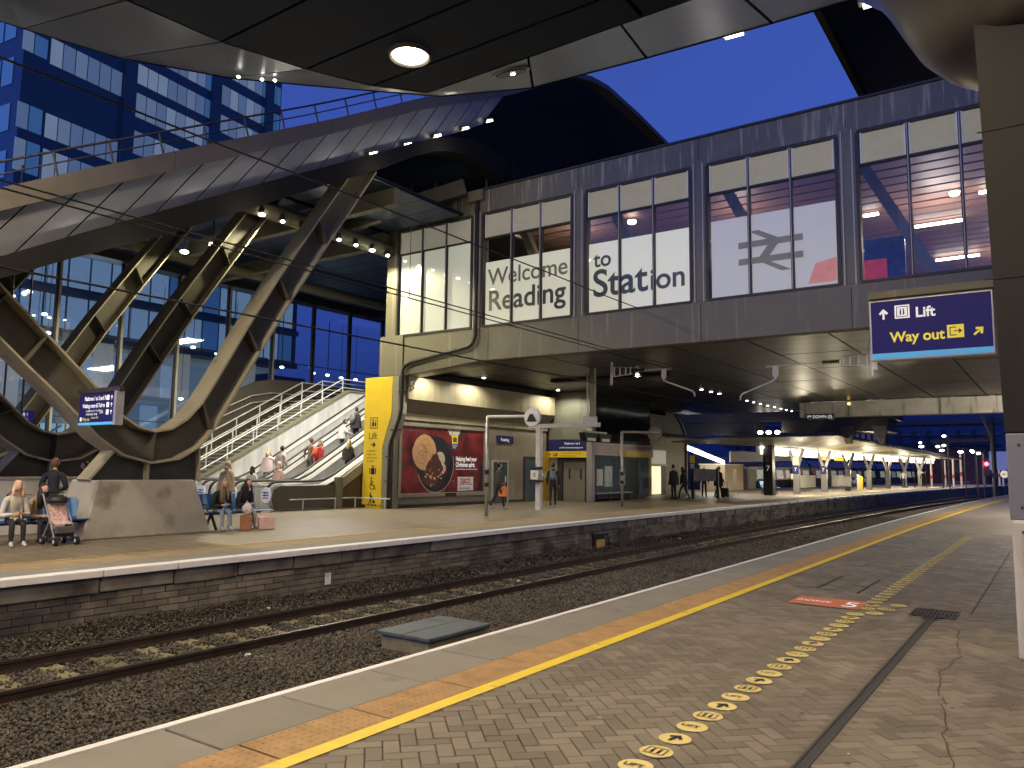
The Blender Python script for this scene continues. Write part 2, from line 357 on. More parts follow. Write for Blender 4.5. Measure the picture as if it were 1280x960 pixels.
# ------------------------------------------------------------------ the lamps' light (each stands at a lamp built below)
WARM = (1.0, 0.80, 0.56); WHT = (1.0, 0.90, 0.72)
def spot(name, loc, power, col=WARM, ang=2.85, r=.22):
    L = bpy.data.lights.new(name, 'SPOT'); L.energy = power; L.color = col; L.spot_size = ang; L.spot_blend = 0.35; L.shadow_soft_size = r
    o = bpy.data.objects.new(name, L); COL.objects.link(o); o.location = loc; return o
CDL = ((-2.0, 4.6), (-8.4, 2.0), (-4.6, -0.6), (3.4, 3.2), (-1.2, -4.5), (-8.2, -5.2))
spot('canopy_downlight_light', (-7.35, 7.83, 7.36), 760)
for (x, y), p in zip(CDL, (1150, 600, 620, 1000, 760, 520)): spot('canopy_downlight_light', (x, y, 7.36), p)
for x, p in ((-5.88, 120), (-3.83, 60), (-1.82, 30)): area('canopy_strip_light', (x, 11.50, 8.40), p, .3, (1, .84, .62), d=(-.25, 1, -.12), shape='RECTANGLE', size_y=.03)
for y in (2.2, -2.4): area('canopy_strip_light', (-13.4, y, 8.1), 640, .8, (1, .84, .60), d=(-.75, .62, -.42), shape='RECTANGLE', size_y=.12)  # added strips out of view, put there to light the far side
for x, y in ((-14.2, -1.6), (-21.0, 0.6)): point('fill_globe_light', (x, y, 3.5), 420, .16, (1, .86, .6))  # added globe lamps out of view, throwing fill light onto the steel trees

# ================================================================== THE SETTING
def struct(mb, name, m, **k): return mb.build(name, m, org=(0, 0, 0), kind='structure', **k)
g = MB(); g.quad((-900, -400, -1.45), (900, -400, -1.45), (900, 1600, -1.45), (-900, 1600, -1.45)); struct(g, 'ground', M_earth)

# near platform: body, paving base, coping slabs, tactile strip, lines, block paving
near = MB(); sweep(near, [(-4.45, -0.012), (9.0, -0.012), (9.0, -1.44), (-4.45, -1.44)], -8, 118)
near_platform = struct(near, 'near_platform', M_joint)
m_ = MB(); sweep(m_, [(-3.44, -0.002), (9.0, -0.002)], 24.0, 118, closed=False); m_.build('paving', M_pave_far, near_platform)
slab_me = None
m_ = MB(); m_.box(-0.448, 0.142, -0.425, 0.425, -0.09, 0.0)
slab_me = m_.mesh('slab', M_slab)
bm = bmesh.new(); bm.from_mesh(slab_me); bmesh.ops.bevel(bm, geom=list(bm.edges), offset=0.006, segments=1, affect='EDGES'); bm.to_mesh(slab_me); bm.free()
y = -4.5
while y < 60:
    o = bpy.data.objects.new('slab', slab_me); COL.objects.link(o); o.parent = near_platform
    o.location = (-4.08+cx(y), y, random.uniform(-0.003, 0.0)); o.rotation_euler = (random.uniform(-.002, .002), random.uniform(-.003, .001), math.atan(-2*0.0006*max(0, y-20))); y += 0.862
m_ = MB(); sweep(m_, [(-4.53, 0), (-3.94, 0), (-3.94, -.1), (-4.53, -.1)], 60, 118); m_.build('distant_slab_row', M_slab, near_platform)
def tactile(x0, x1, y0, L):
    b = MB(); b.box(x0, x1, y0, y0+L-0.008, -0.06, 0.001)
    return b
tact = tactile(-0.187, 0.187, -0.425, 0.85)
for i in range(6):
    for j in range(14): tact.lathe((-0.155+i*0.062, -0.395+j*0.060, 0.001), [(0.012, 0), (0.008, 0.0035)], 6)
tme = tact.mesh('tactile_slab', M_tact)
y = -4.4
while y < 45:
    o = bpy.data.objects.new('tactile_slab', tme); COL.objects.link(o); o.parent = near_platform
    o.location = (-3.742+cx(y), y, random.uniform(-.002, .0)); o.rotation_euler = (0, 0, math.atan(-2*0.0006*max(0, y-20))); y += 0.862
m_ = MB(); sweep(m_, [(-3.93, 0), (-3.55, 0), (-3.55, -.05), (-3.93, -.05)], 45, 118); m_.build('distant_tactile_row', M_tact, near_platform)
m_ = MB(); sweep(m_, [(-4.60, 0.002), (-4.53, 0.004), (-4.53, -.09), (-4.60, -.09)], -8, 118, 2); m_.build('white_edge_line', M_white, near_platform)
m_ = MB(); sweep(m_, [(-3.552, 0.004), (-3.435, 0.004)], -8, 118, 2, closed=False); m_.build('yellow_line', M_yel, near_platform)

# herringbone block paving, 200 x 100 mm blocks laid at 45 degrees
L_, Wd, gp = 0.2, 0.1, 0.006
def block_mesh():
    b = MB(); b.box(-L_/2+gp/2, L_/2-gp/2, -Wd/2+gp/2, Wd/2-gp/2, -0.012, 0.0)
    me = b.mesh('paving_block', M_paver)
    bm = bmesh.new(); bm.from_mesh(me); bmesh.ops.bevel(bm, geom=[e for e in bm.edges if all(v.co.z > -0.001 for v in e.verts)], offset=0.004, segments=1, affect='EDGES')
    bm.to_mesh(me); bm.free(); return me
bme = block_mesh()
spots = []
c45 = math.cos(math.pi/4)
for i in range(-140, 330):
    for j in range(-220, 220):
        k = (i-j) % 4
        # classic herringbone on a 100 mm grid: horizontal block starts where k==0, vertical where k==3
        if k == 0: u, v, a = (i+1)*Wd, (j+0.5)*Wd, 0
        elif k == 3: u, v, a = (i+0.5)*Wd, (j+1.0)*Wd, 1
        else: continue
        X = (u-v)*c45; Y = (u+v)*c45
        if -3.47 < X < 5.2 and 1.0 < Y < 24.0 and not (-1.35 < X < -1.11 and Y < 10.3) and not (-1.48 < X < -1.0 and 9.9 < Y < 10.55):
            if abs(X-0.0) > 5.0: continue
            spots.append((X, Y, a))
def px_size(s):
    d = Vector((s[0], s[1], -CAMH)); z = d.dot(fw)
    if z < 0.3: return 0
    xx = 640+FPX*d.dot(r2)/z; yy = 480-FPX*d.dot(u2)/z
    if xx < -20 or xx > 1300 or yy > 985: return 0
    return 1/z**2
spots.sort(key=lambda s: -px_size(s))
for s in spots[:300]:
    o = bpy.data.objects.new('paving_block', bme); COL.objects.link(o); o.parent = near_platform
    o.location = (s[0], s[1], random.uniform(-.002, .001)); o.rotation_euler = (random.uniform(-.006, .006), random.uniform(-.006, .006), math.pi/4+(math.pi/2 if s[2] else 0)+random.uniform(-.01, .01))
base_v = np.array([v.co[:] for v in bme.vertices]); base_f = [tuple(p.vertices) for p in bme.polygons]
rest = MB()
for s in spots[300:]:
    t = math.pi/4+(math.pi/2 if s[2] else 0)+random.uniform(-.01, .01); c, q = math.cos(t), math.sin(t)
    v = base_v.copy(); x = v[:, 0]*c-v[:, 1]*q+s[0]; yv = v[:, 0]*q+v[:, 1]*c+s[1]
    zz = v[:, 2]+random.uniform(-.002, .001)+v[:, 0]*random.uniform(-.006, .006)
    rest.add(np.stack([x, yv, zz], 1).tolist(), base_f)
def fast_build(mb, name, m, parent, kind=None):
    me = bpy.data.meshes.new(name); me.from_pydata(mb.v, [], mb.f); me.materials.append(m)
    o = bpy.data.objects.new(name, me); COL.objects.link(o)
    if parent: o.parent = parent
    if kind: o['kind'] = kind
    return o
fast_build(rest, 'paving_block_field', M_paver, near_platform, 'stuff')
for xa, xb, ya, yb in ((-1.47, -1.0, 0.5, 10.0), (-3.6, -3.36, 0.5, 24.2), (-1.6, -0.9, 9.75, 10.7)):
    m_ = MB(); m_.box(xa, xb, ya, yb, -.02, -.0035); m_.build('cut_infill', mat('cut_infill_mortar', (.135, .118, .09), .85, 0, .25, 6, .3, 90), near_platform)
# drain channel and grating, slot drain, cover outlines
m_ = MB(); m_.box(-1.275, -1.258, 0.5, 9.92, -.01, 0.002); m_.box(-1.212, -1.195, 0.5, 9.92, -.01, 0.002); m_.box(-1.258, -1.212, 0.5, 9.92, -.011, -0.003)
m_.build('drain_channel', mat('channel_iron', (0.075, 0.072, 0.072), 0.55, 0.5, 0.25, 8), near_platform)
m_ = MB(); m_.box(-1.47, -1.01, 9.92, 10.5, -0.011, -0.003)
for i in range(12): m_.box(-1.47+i*0.04, -1.445+i*0.04, 9.92, 10.5, -.006, 0.004)
for yy in (9.92, 10.2, 10.47): m_.box(-1.47, -1.005, yy, yy+.03, -.006, 0.0035)
tag(m_.build('drain_grating', mat('grating_iron', (0.05, 0.04, 0.035), 0.6, 0.5, 0.3, 9), org=(-1.24, 10.2, 0)), 'dark slotted drain grating set in the block paving at the end of the channel', 'drain cover')
m_ = MB(); m_.box(-0.91, -0.89, 10.4, 18.9, -.01, 0.003); m_.build('slot_drain', M_joint, near_platform)
cv = mat('cover_frame_iron', (0.045, 0.04, 0.038), 0.6, 0.4, 0.3, 9)
for k, (x, y0, L1) in enumerate(((-2.82, 11.3, 1.55), (-2.28, 11.2, 1.6))):
    t = MB(); t.box(x, x+.035, y0, y0+L1, -.006, 0.004); t.box(x-.3 if k == 0 else x-.18, x+.25 if k == 0 else x, y0+.7*k, y0+.7*k+.02, -.006, 0.0035)
    tag(t.build('cover_frame', cv), ['dark iron cover frame in the paving nearer the yellow line', 'dark iron cover frame in the paving nearer the yellow dots'][k], 'cover frame')

# far platform
far = MB(); sweep(far, [(-11.72, -0.004), (-48.0, -0.004), (-48.0, -1.44), (-11.86, -1.44), (-11.86, -.1), (-11.72, -.1)], -8, 150)
far_platform = struct(far, 'far_platform', M_mortar)
far_pm = mat('far_platform_paving', (0.21, 0.17, 0.115), 0.5, 0, 0.14, 0.8, 0.1, 60)
nt = far_pm.node_tree; n = nt.nodes; l = nt.links
bt = n.new('ShaderNodeTexBrick'); bt.inputs['Scale'].default_value = 1; bt.inputs['Brick Width'].default_value = 0.4; bt.inputs['Row Height'].default_value = 0.4
bt.offset = 0.0; bt.inputs['Mortar Size'].default_value = 0.018; bt.inputs['Color1'].default_value = (1, 1, 1, 1); bt.inputs['Color2'].default_value = (.88, .88, .88, 1); bt.inputs['Mortar'].default_value = (.5, .5, .5, 1)
gg = n.new('ShaderNodeNewGeometry'); l.new(gg.outputs['Position'], bt.inputs['Vector'])
src = n['Principled BSDF'].inputs['Base Color'].links[0].from_socket
mm = n.new('ShaderNodeMix'); mm.data_type = 'RGBA'; mm.blend_type = 'MULTIPLY'; mm.inputs[0].default_value = 1; l.new(src, mm.inputs[6]); l.new(bt.outputs['Color'], mm.inputs[7]); l.new(mm.outputs[2], n['Principled BSDF'].inputs['Base Color'])
m_ = MB(); sweep(m_, [(-11.8, 0.0), (-48.0, 0.0)], -8, 150, closed=False); m_.build('paving', far_pm, far_platform)
m_ = MB(); sweep(m_, [(-12.55, 0.004), (-11.8, 0.004)], -8, 150, closed=False); m_.build('edge_paving', M_slab, far_platform)
m_ = MB(); sweep(m_, [(-13.38, 0.004), (-12.56, 0.004)], -8, 150, closed=False); m_.build('buff_strip', mat('buff_strip_mat', (0.30, 0.225, 0.12), 0.8, 0, 0.2, 3), far_platform)
m_ = MB(); sweep(m_, [(-13.50, 0.008), (-13.40, 0.008)], -8, 150, closed=False); m_.build('yellow_line', M_yelold, far_platform)
# coping slabs with a white nosing
y = 2.0; k = 0
while y < 62:
    Ls = random.choice((0.9, 1.2, 1.2, 1.5)); dx = cx(y+Ls/2)
    b = MB(); b.box(-11.96+dx, -11.70+dx+random.uniform(-.004, .004), y+.006, y+Ls-.006, -0.095, 0.009)
    b.build('nosing', M_white, far_platform, bevel=0.01)
    b = MB(); zb = -0.34+random.uniform(-.01, .01); b.box(-12.0+dx, -11.79+dx+random.uniform(-.025, .02), y+.01, y+Ls-.012, zb, -0.097)
    b.build('coping_stone', M_stone, far_platform, bevel=0.02)
    y += Ls
m_ = MB(); sweep(m_, [(-11.96, 0.006), (-11.7, 0.006), (-11.7, -.095), (-11.96, -.095)], 62, 150); m_.build('distant_nosing', M_white, far_platform)
m_ = MB(); sweep(m_, [(-11.8, -.097), (-12, -.097), (-12, -.34), (-11.8, -.34)], 62, 150); m_.build('distant_coping', M_stone, far_platform)
# block courses under the coping
cnt = 0; restb = MB(); hole = (21.3, 22.0)
blocks = []
for r in range(7):
    z0 = -0.345-(r+1)*0.104; y = 2.0+(0.19 if r % 2 else 0)
    while y < 64:
        Lb = random.choice((0.36, 0.38, 0.4)); blocks.append((y, z0, Lb)); y += Lb
blocks.sort(key=lambda b: (abs(b[0]-10) if 3.5 < b[0] < 19 else 1000+b[0]))
for (y, z0, Lb) in blocks:
    if hole[0]-.35 < y < hole[1] and z0 < -0.4: continue
    dx = cx(y); pr = random.uniform(-.008, .012)
    b = MB() if cnt < 300 else restb
    b.box(-11.90+dx, -11.835+pr+dx, y+.007, y+Lb-.007, z0+.007, z0+.097)
    if cnt < 300: b.build('wall_block', M_brick, far_platform, bevel=0.0)
    cnt += 1
fast_build(restb, 'wall_block_field', M_brick, far_platform, 'stuff')
# white painted number on the wall, yellow mark
m_ = MB(); m_.box(-11.82, -11.815, 10.6, 10.75, -0.72, -0.5); m_.box(-11.82, -11.812, 10.63, 10.72, -.68, -.62); m_.build('painted_mark', M_white, far_platform)

# ballast: bed, mound at the far wall, stones
bed = MB(); sweep(bed, [(-11.88, -0.86), (-11.55, -0.95), (-11.2, -1.08), (-11.0, -1.125), (-9.7, -1.125), (-9.4, -1.085), (-8.6, -1.06), (-4.4, -1.02)], -8, 260, closed=False)
struct(bed, 'ballast_bed', M_bed)
def bedz(x):
    return np.interp(x, [-11.9, -11.55, -11.2, -11.0, -9.7, -9.5, -8.6, -4.4], [-0.83, -0.93, -1.06, -1.10, -1.10, -1.07, -1.055, -1.0])
def stones(name, n, x0, x1, y0, y1, s0, s1):
    x = rng.uniform(x0, x1, n); y = rng.uniform(y0, y1, n)
    ok = ~((x > -8.35) & (x < -7.25) & (y > 8.4) & (y < 10.05)); x = x[ok]; y = y[ok]; n = len(x)
    ph = np.abs(((y-1.9+0.325) % 0.65)-0.325); pad = (ph < .15) & (x > -10.55) & (x < -9.7); keep = ~(pad & (rng.random(n) < .86)); keep &= ~((ph < .13) & (x > -11.2) & (x < -9.5) & (rng.random(n) < .45)); x = x[keep]; y = y[keep]; n = len(x)
    mound = 0.10*np.exp(-((x+11.75)/0.35)**2)*(0.6+0.6*np.sin(y*1.7)*np.sin(y*0.63+1))
    z = bedz(x)+mound+rng.uniform(-.005, .035, n)
    s = rng.uniform(s0, s1, n)
    oc = np.array([(1, 0, 0), (-1, 0, 0), (0, 1, 0), (0, -1, 0), (0, 0, 1), (0, 0, -1)], float)
    V = oc[None]*rng.uniform(.55, 1.15, (n, 6, 1))+rng.uniform(-.22, .22, (n, 6, 3))
    q = rng.normal(size=(n, 4)); q /= np.linalg.norm(q, axis=1)[:, None]
    w, a, b, c = q.T
    R = np.stack([1-2*(b*b+c*c), 2*(a*b-c*w), 2*(a*c+b*w), 2*(a*b+c*w), 1-2*(a*a+c*c), 2*(b*c-a*w), 2*(a*c-b*w), 2*(b*c+a*w), 1-2*(a*a+b*b)], 1).reshape(n, 3, 3)
    V = np.einsum('nij,nkj->nki', R, V)*s[:, None, None]
    V[:, :, 0] += (x+0.0006*np.maximum(0, y-20)**2)[:, None]; V[:, :, 1] += y[:, None]; V[:, :, 2] += z[:, None]
    F = np.array([(0, 2, 4), (2, 1, 4), (1, 3, 4), (3, 0, 4), (2, 0, 5), (1, 2, 5), (3, 1, 5), (0, 3, 5)])
    FF = (F[None]+(np.arange(n)*6)[:, None, None]).reshape(-1, 3)
    me = bpy.data.meshes.new(name); me.vertices.add(n*6); me.vertices.foreach_set('co', V.reshape(-1))
    me.loops.add(len(FF)*3); me.loops.foreach_set('vertex_index', FF.reshape(-1).astype(np.int32))
    me.polygons.add(len(FF)); me.polygons.foreach_set('loop_start', np.arange(0, len(FF)*3, 3, dtype=np.int32))
    me.update(calc_edges=True); me.validate(); me.materials.append(M_ballast)
    return me
bal = None
for nm, n_, y0, y1, a, b_ in (('b1', 84000, 2.0, 13, .015, .033), ('b2', 46000, 13, 26, .020, .040), ('b3', 18000, 26, 50, .03, .055)):
    o = bpy.data.objects.new('ballast_stones', stones(nm, n_, -11.84, -4.7, y0, y1, a, b_)); COL.objects.link(o); o['kind'] = 'stuff'
    o['label'] = ['loose grey brown ballast stones around the nearest rails', 'loose ballast stones in front of the poster wall', 'loose ballast stones further up the track'][('b1', 'b2', 'b3').index(nm)]

# track
track = thing('railway_track', 'single railway track with rusty rails on concrete sleepers between the two platforms', 'railway track', (-10.35, 20, -1.07))
rp = [(-.07, -.155), (.07, -.155), (.07, -.14), (.012, -.125), (.012, -.045), (.035, -.035), (.035, -.004), (-.035, -.004), (-.035, -.035), (-.012, -.045), (-.012, -.125), (-.07, -.14)]
for xr in (-11.07, -9.635):
    m_ = MB(); sweep(m_, [(xr+a*1.05, -0.915+b_) for a, b_ in rp], -6, 200, 3); r_ = m_.build('rail', M_rail, track)
    m_ = MB(); sweep(m_, [(xr-.028, -0.9155), (xr+.028, -0.9155), (xr+.028, -.919), (xr-.028, -.919)], -6, 200, 3); m_.build('rail_head', M_railtop, r_)
m_ = MB(); m_.prism([(-1.25, -.2), (1.25, -.2), (1.22, 0.0), (.45, 0.0), (.35, -.03), (-.35, -.03), (-.45, 0), (-1.22, 0)], 'y', -.13, .13)
sme = m_.mesh('sleeper', M_sleeper)
m_ = MB()
for sx_ in (-.7175, .7175):
    for d in (-.1, .1): m_.box(sx_+d-.035, sx_+d+.035, -.05, .05, 0.0, .035)
cme = m_.mesh('rail_clip', M_rail)
y = 1.9
while y < 90:
    o = bpy.data.objects.new('sleeper', sme); COL.objects.link(o); o.parent = track
    o.location = (cx(y)+random.uniform(-.01, .01), y-20, 0.008); o.rotation_euler = (0, 0, -math.atan(.0012*max(0, y-20))+random.uniform(-.01, .01))
    c = bpy.data.objects.new('rail_clip', cme); COL.objects.link(c); c.parent = o; c['kind'] = 'stuff'
    y += 0.65

# grey cabinet lid in the ballast
t = thing('cable_chamber', 'low concrete cable chamber with a blue grey lid standing in the ballast', 'cable chamber', (-7.9, 9.2, -1.0))
m_ = MB(); m_.box(-8.28, -7.36, 8.55, 9.90, -1.08, -0.86); m_.build('chamber_wall', mat('chamber_concrete', (0.22, 0.2, 0.12), 0.85, 0, 0.3, 4, 0.3, 50), t, bevel=0.02)
m_ = MB(); m_.box(-8.34, -7.84, 8.5, 9.94, -0.855, -0.80); m_.build('lid', mat('lid_grp', (0.085, 0.11, 0.125), 0.6, 0, 0.25, 5, stain=((0.05, 0.055, 0.05), 3, .55, (1, 1, 1))), t, bevel=0.012)
m_ = MB(); m_.box(-7.83, -7.31, 8.5, 9.94, -0.855, -0.80); m_.build('lid', MATS['lid_grp'], t, bevel=0.012)

# yellow painted floor dots
dy = mat('dot_vinyl', (0.70, 0.58, 0.22), 0.6, 0, 0.08, 8, stain=((0.4, 0.31, 0.14), 7, 0.62, (1, 1, 1)))
def dot(kind, x, y, r=0.097):
    t = thing('floor_dot', 'x', 'floor marking', (x, y, 0), 'yellow floor dots leading to the lift')
    m_ = MB(); m_.add([(x+a, y+b_, 0.006) for a, b_ in circle(0, 0, r)], [tuple(range(20))]); m_.build('disc', dy, t)
    O = (x, y, 0.006)
    if kind == 0: poly_text('LIFT', 0.068, (x-.068, y-.024, .006), XP, YP, M_black, t, sx=0.95, bold=.001)
    elif kind == 1:
        m_ = MB()
        for p in arrow(0, 0, 0.12, math.radians(75)): flat(m_, O, XP, YP, p)
        m_.build('arrow', M_black, t)
    else:
        m_ = MB()
        for p in (rect(-.07, .07, .055, .063), rect(-.07, .07, -.063, -.055), rect(-.07, -.062, -.055, .055), rect(.062, .07, -.055, .055), rect(-.033, -.014, -.04, .015), circle(-.023, .032, .011, 8), rect(.014, .033, -.04, .015), circle(.023, .032, .011, 8)): flat(m_, O, XP, YP, [(a*.85, b_*.85) for a, b_ in p])
        m_.build('lift_symbol', M_black, t)
    return t
protos = {}
y = 3.73; i = 0; dots = []
nm = ['LIFT', 'an arrow', 'the lift symbol']
while y < 9.6:
    k = [1, 0, 2][i % 3]
    t = dot(k, -1.955, y) if k not in protos else dup(protos[k], (-1.955, y, 0))
    protos.setdefault(k, t); dots.append((t, k)); y += 0.265; i += 1
for j, (x, y) in enumerate(((-1.79, 9.75), (-1.73, 10.12), (-1.66, 10.5))):
    dots.append((dup(protos[[0, 2, 0][j]], (x, y, 0)), [0, 2, 0][j]))
y = 10.05
while y < 22.6:
    k = [1, 0, 2][i % 3]; dots.append((dup(protos[k], (-1.93+0.0*y, y, 0)), k)); y += 0.265; i += 1
def ordinal(n):
    a = ['first', 'second', 'third', 'fourth', 'fifth', 'sixth', 'seventh', 'eighth', 'ninth', 'tenth', 'eleventh', 'twelfth', 'thirteenth', 'fourteenth', 'fifteenth', 'sixteenth', 'seventeenth', 'eighteenth', 'nineteenth']
    if n <= 19: return a[n-1]
    t_, u_ = divmod(n, 10); T_ = ['', '', 'twent', 'thirt', 'fort', 'fift'][t_]
    return T_+'ieth' if u_ == 0 else T_+'y-'+a[u_-1]
ordn = ['nearest', 'second nearest', 'third nearest', 'fourth nearest', 'fifth nearest', 'sixth nearest', 'seventh nearest']
cntk = {0: 0, 1: 0, 2: 0}
for j, (t, k) in enumerate(dots):
    c = cntk[k]; cntk[k] += 1
    nfront = 22
    if j < len(ordn)*3 and c < 7: t['label'] = '%s of the yellow floor dots printed with %s' % (ordn[c], nm[k])
    elif j < 23: t['label'] = 'yellow floor dot just before the orange sticker printed with ' + nm[k]
    elif j < 26: t['label'] = ['leftmost', 'middle', 'rightmost'][j-23] + ' of the three offset yellow dots right of the orange sticker'
    else: t['label'] = '%s yellow floor dot in the row beyond the orange sticker, printed with %s' % (ordinal(j-25), nm[k])
# orange zone sticker
t = thing('floor_sticker', 'worn orange rectangular floor sticker with a white 5 between the yellow dots and yellow line', 'floor sticker', (-2.35, 10.15, 0))
m_ = MB(); m_.quad((-2.79, 9.85, .0085), (-1.99, 9.85, .0085), (-1.99, 10.5, .0085), (-2.79, 10.5, .0085)); m_.build('vinyl', mat('orange_vinyl', (0.55, 0.17, 0.075), 0.6, 0, 0.15, 4, stain=((0.36, 0.2, 0.13), 5, 0.6, (1, 1, 1))), t)
poly_text('5', 0.5, (-2.22, 9.97, .0085), XP, YP, M_wtext, t, sx=0.8)
poly_text('ZONE', 0.16, (-2.76, 10.12, .0085), XP, YP, M_wtext, t, sx=0.95)
# ================================================================== BRIDGE BUILDING OVER THE TRACKS
FY = 21.36
br = thing('bridge_building', 'grey clad bridge building with big lit windows spanning the track', 'building', (-9, FY, 5.2))
bays = [(-20.35, -16.78), (-16.30, -12.65), (-12.14, -8.57), (-8.07, -4.45), (-3.95, -0.38), (0.12, 3.7)]
WZ0, WZ1, LZ = 6.48, 10.54, 9.62
bd = FY+0.35
m_ = MB(); m_.box(-20.7, 4.2, FY, bd, WZ1, 11.40); m_.build('parapet', mat('streaked_parapet', (0.135, 0.128, 0.088), 0.55, 0.0, 0.2, 0.9, stain=((0.34, 0.31, 0.21), 1.1, 0.55, (9, 1, .55))), br, bevel=0.02)
m_ = MB(); m_.box(-20.74, 4.2, FY-.05, bd+.1, 11.40, 11.46); m_.build('parapet_capping', M_frame, br)
m_ = MB(); m_.prism([(-20.7, WZ0), (4.2, WZ0), (4.2, 5.27), (-16.32, 5.27), (-19.95, 4.95), (-20.7, 4.95)], 'y', FY, bd); m_.build('sill_band', M_clad, br, bevel=0.02)
edges = [-20.7]+[v for b in bays for v in b]+[4.2]
for i in range(0, len(edges), 2):
    m_ = MB(); m_.box(edges[i], edges[i+1], FY+.004, bd, WZ0, WZ1); m_.build('pier', M_clad, br)
    if 0 < i < 12:
        m_ = MB(); m_.box(edges[i]+.10, edges[i]+.135, FY-.045, FY+.004, WZ0-.05, WZ1+.08); m_.box(edges[i+1]-.135, edges[i+1]-.10, FY-.03, FY+.004, WZ0-.05, WZ1+.08)
        m_.build('cover_strip', M_mull, br)
m_ = MB(); m_.box(-21.15, -19.95, FY-.06, bd, 4.97, 6.5); m_.build('corner_block', M_clad, br, bevel=0.015)
m_ = MB(); m_.box(-20.95, -20.7, FY+.02, bd, 6.5, 11.2); m_.build('corner_return', M_clad, br)
# thin seams in the cladding
m_ = MB()
for x in (-16.0, -12.4, -8.3, -4.2, -0.13): m_.box(x-.008, x+.008, FY-.004, FY, 5.28, 6.36); m_.box(x-.008, x+.008, FY-.004, FY, 10.7, 11.38)
m_.build('cladding_seam', M_gap, br)
for bi, (a, b_) in enumerate(bays):
    wdw = MB()
    for (x0, x1, z0, z1) in ((a, b_, WZ0-.04, WZ0+.03), (a, b_, WZ1-.05, WZ1+.03), (a-.04, a+.045, WZ0+.03, WZ1-.05), (b_-.045, b_+.04, WZ0+.03, WZ1-.05)): wdw.box(x0, x1, FY-.035, FY+.2, z0, z1)
    w3 = (b_-a-.09)/3
    wdw.box(a+.045, b_-.045, FY+.02, FY+.15, LZ-.03, LZ+.03)
    wf = wdw.build('window', M_frame, br)
    for k in (1, 2):
        x = a+.045+k*w3; m_ = MB(); m_.box(x-.035, x+.035, FY-.01, FY+.17, WZ0+.03, WZ1-.05); m_.build('mullion', M_frame, wf)
        m_ = MB(); m_.box(x-.012, x+.012, FY-.035, FY-.01, WZ0+.03, WZ1-.05); m_.build('mullion_cap', M_mull, wf)
    for k in range(3):
        x0, x1 = a+.045+k*w3+.035, a+.045+(k+1)*w3-.035
        m_ = MB(); m_.box(x0, x1, FY+.10, FY+.12, LZ+.03, WZ1-.05)
        z = LZ+.05
        while z < WZ1-.08:
            m_.add([(x0, FY+.10, z+.028), (x1, FY+.10, z+.028), (x1, FY+.045, z), (x0, FY+.045, z), (x0, FY+.06, z-.006), (x1, FY+.06, z-.006)], [(0, 1, 2, 3), (3, 2, 5, 4)]); z += 0.037
        m_.box(x0, x0+.035, FY+.02, FY+.1, LZ+.03, WZ1-.05); m_.box(x1-.035, x1, FY+.02, FY+.1, LZ+.03, WZ1-.05)
        m_.build('louvre', M_louv, wf)
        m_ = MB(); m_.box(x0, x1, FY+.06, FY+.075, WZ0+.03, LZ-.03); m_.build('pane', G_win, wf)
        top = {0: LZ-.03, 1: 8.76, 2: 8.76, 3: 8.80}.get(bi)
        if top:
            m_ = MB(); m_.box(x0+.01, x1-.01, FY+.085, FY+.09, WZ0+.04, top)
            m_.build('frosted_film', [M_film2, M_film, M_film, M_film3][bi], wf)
        if bi == 3 and k == 2:
            m_ = MB(); m_.quad((x0+.35, FY+.055, 6.62), (x1-.02, FY+.055, 6.62), (x1-.02, FY+.055, 7.25), (x0+.55, FY+.055, 7.15)); m_.build('red_reflection_patch', mat('red_reflection_glow', (0.5, 0.2, 0.18), 0.5, 0, 0.25, 1.5, emit=(0.5, 0.17, 0.15), es=0.5), wf)  # red reflection painted on the pane as a glowing patch
def fit_text(body, x0, x1, z, m, bold, name='lettering'):
    o = poly_text(body, 1.0, (x0, FY-.0, z), XP, ZP, m, br, name, bold=bold)
    xs = [v.co.x for v in o.data.vertices]; w = max(xs)-min(xs); k = (x1-x0)/w; xm = min(xs)
    zs = ORG[br.name][2]
    for v in o.data.vertices: v.co.x = (x0-ORG[br.name][0])+(v.co.x-xm)*k; v.co.z = (z-zs)+(v.co.z-(z-zs))*k; v.co.y = 0.05
    return o
fit_text('Welcome', -16.10, -12.84, 7.92, M_letter, 0.012)
fit_text('Reading', -16.03, -12.90, 7.02, M_letterdk, 0.016)
fit_text('to', -11.88, -11.25, 7.98, M_letterdk, 0.016)
fit_text('Stat', -11.88, -9.98, 7.02, M_letterdk, 0.016)
fit_text('ion', -9.90, -8.80, 7.02, M_letterdk, 0.016)
# double arrow emblem
m_ = MB(); O = (-7.17, FY+.045, 7.70)
for p in (rect(0, 1.78, .15, .33), rect(0, 1.78, -.33, -.15),
          [(.30, .62), (.58, .62), (1.12, .33), (.86, .30)], [(.84, .17), (1.12, .17), (.86, -.17), (.58, -.17)],
          [(.62, -.30), (.90, -.33), (1.46, -.62), (1.18, -.62)]): flat(m_, O, XP, ZP, p)
m_.build('double_arrow_emblem', mat('emblem_vinyl', (0.14, 0.135, 0.12), 0.5, 0, 0.05, 3, emit=(0.12, 0.115, 0.10), es=0.5), br)
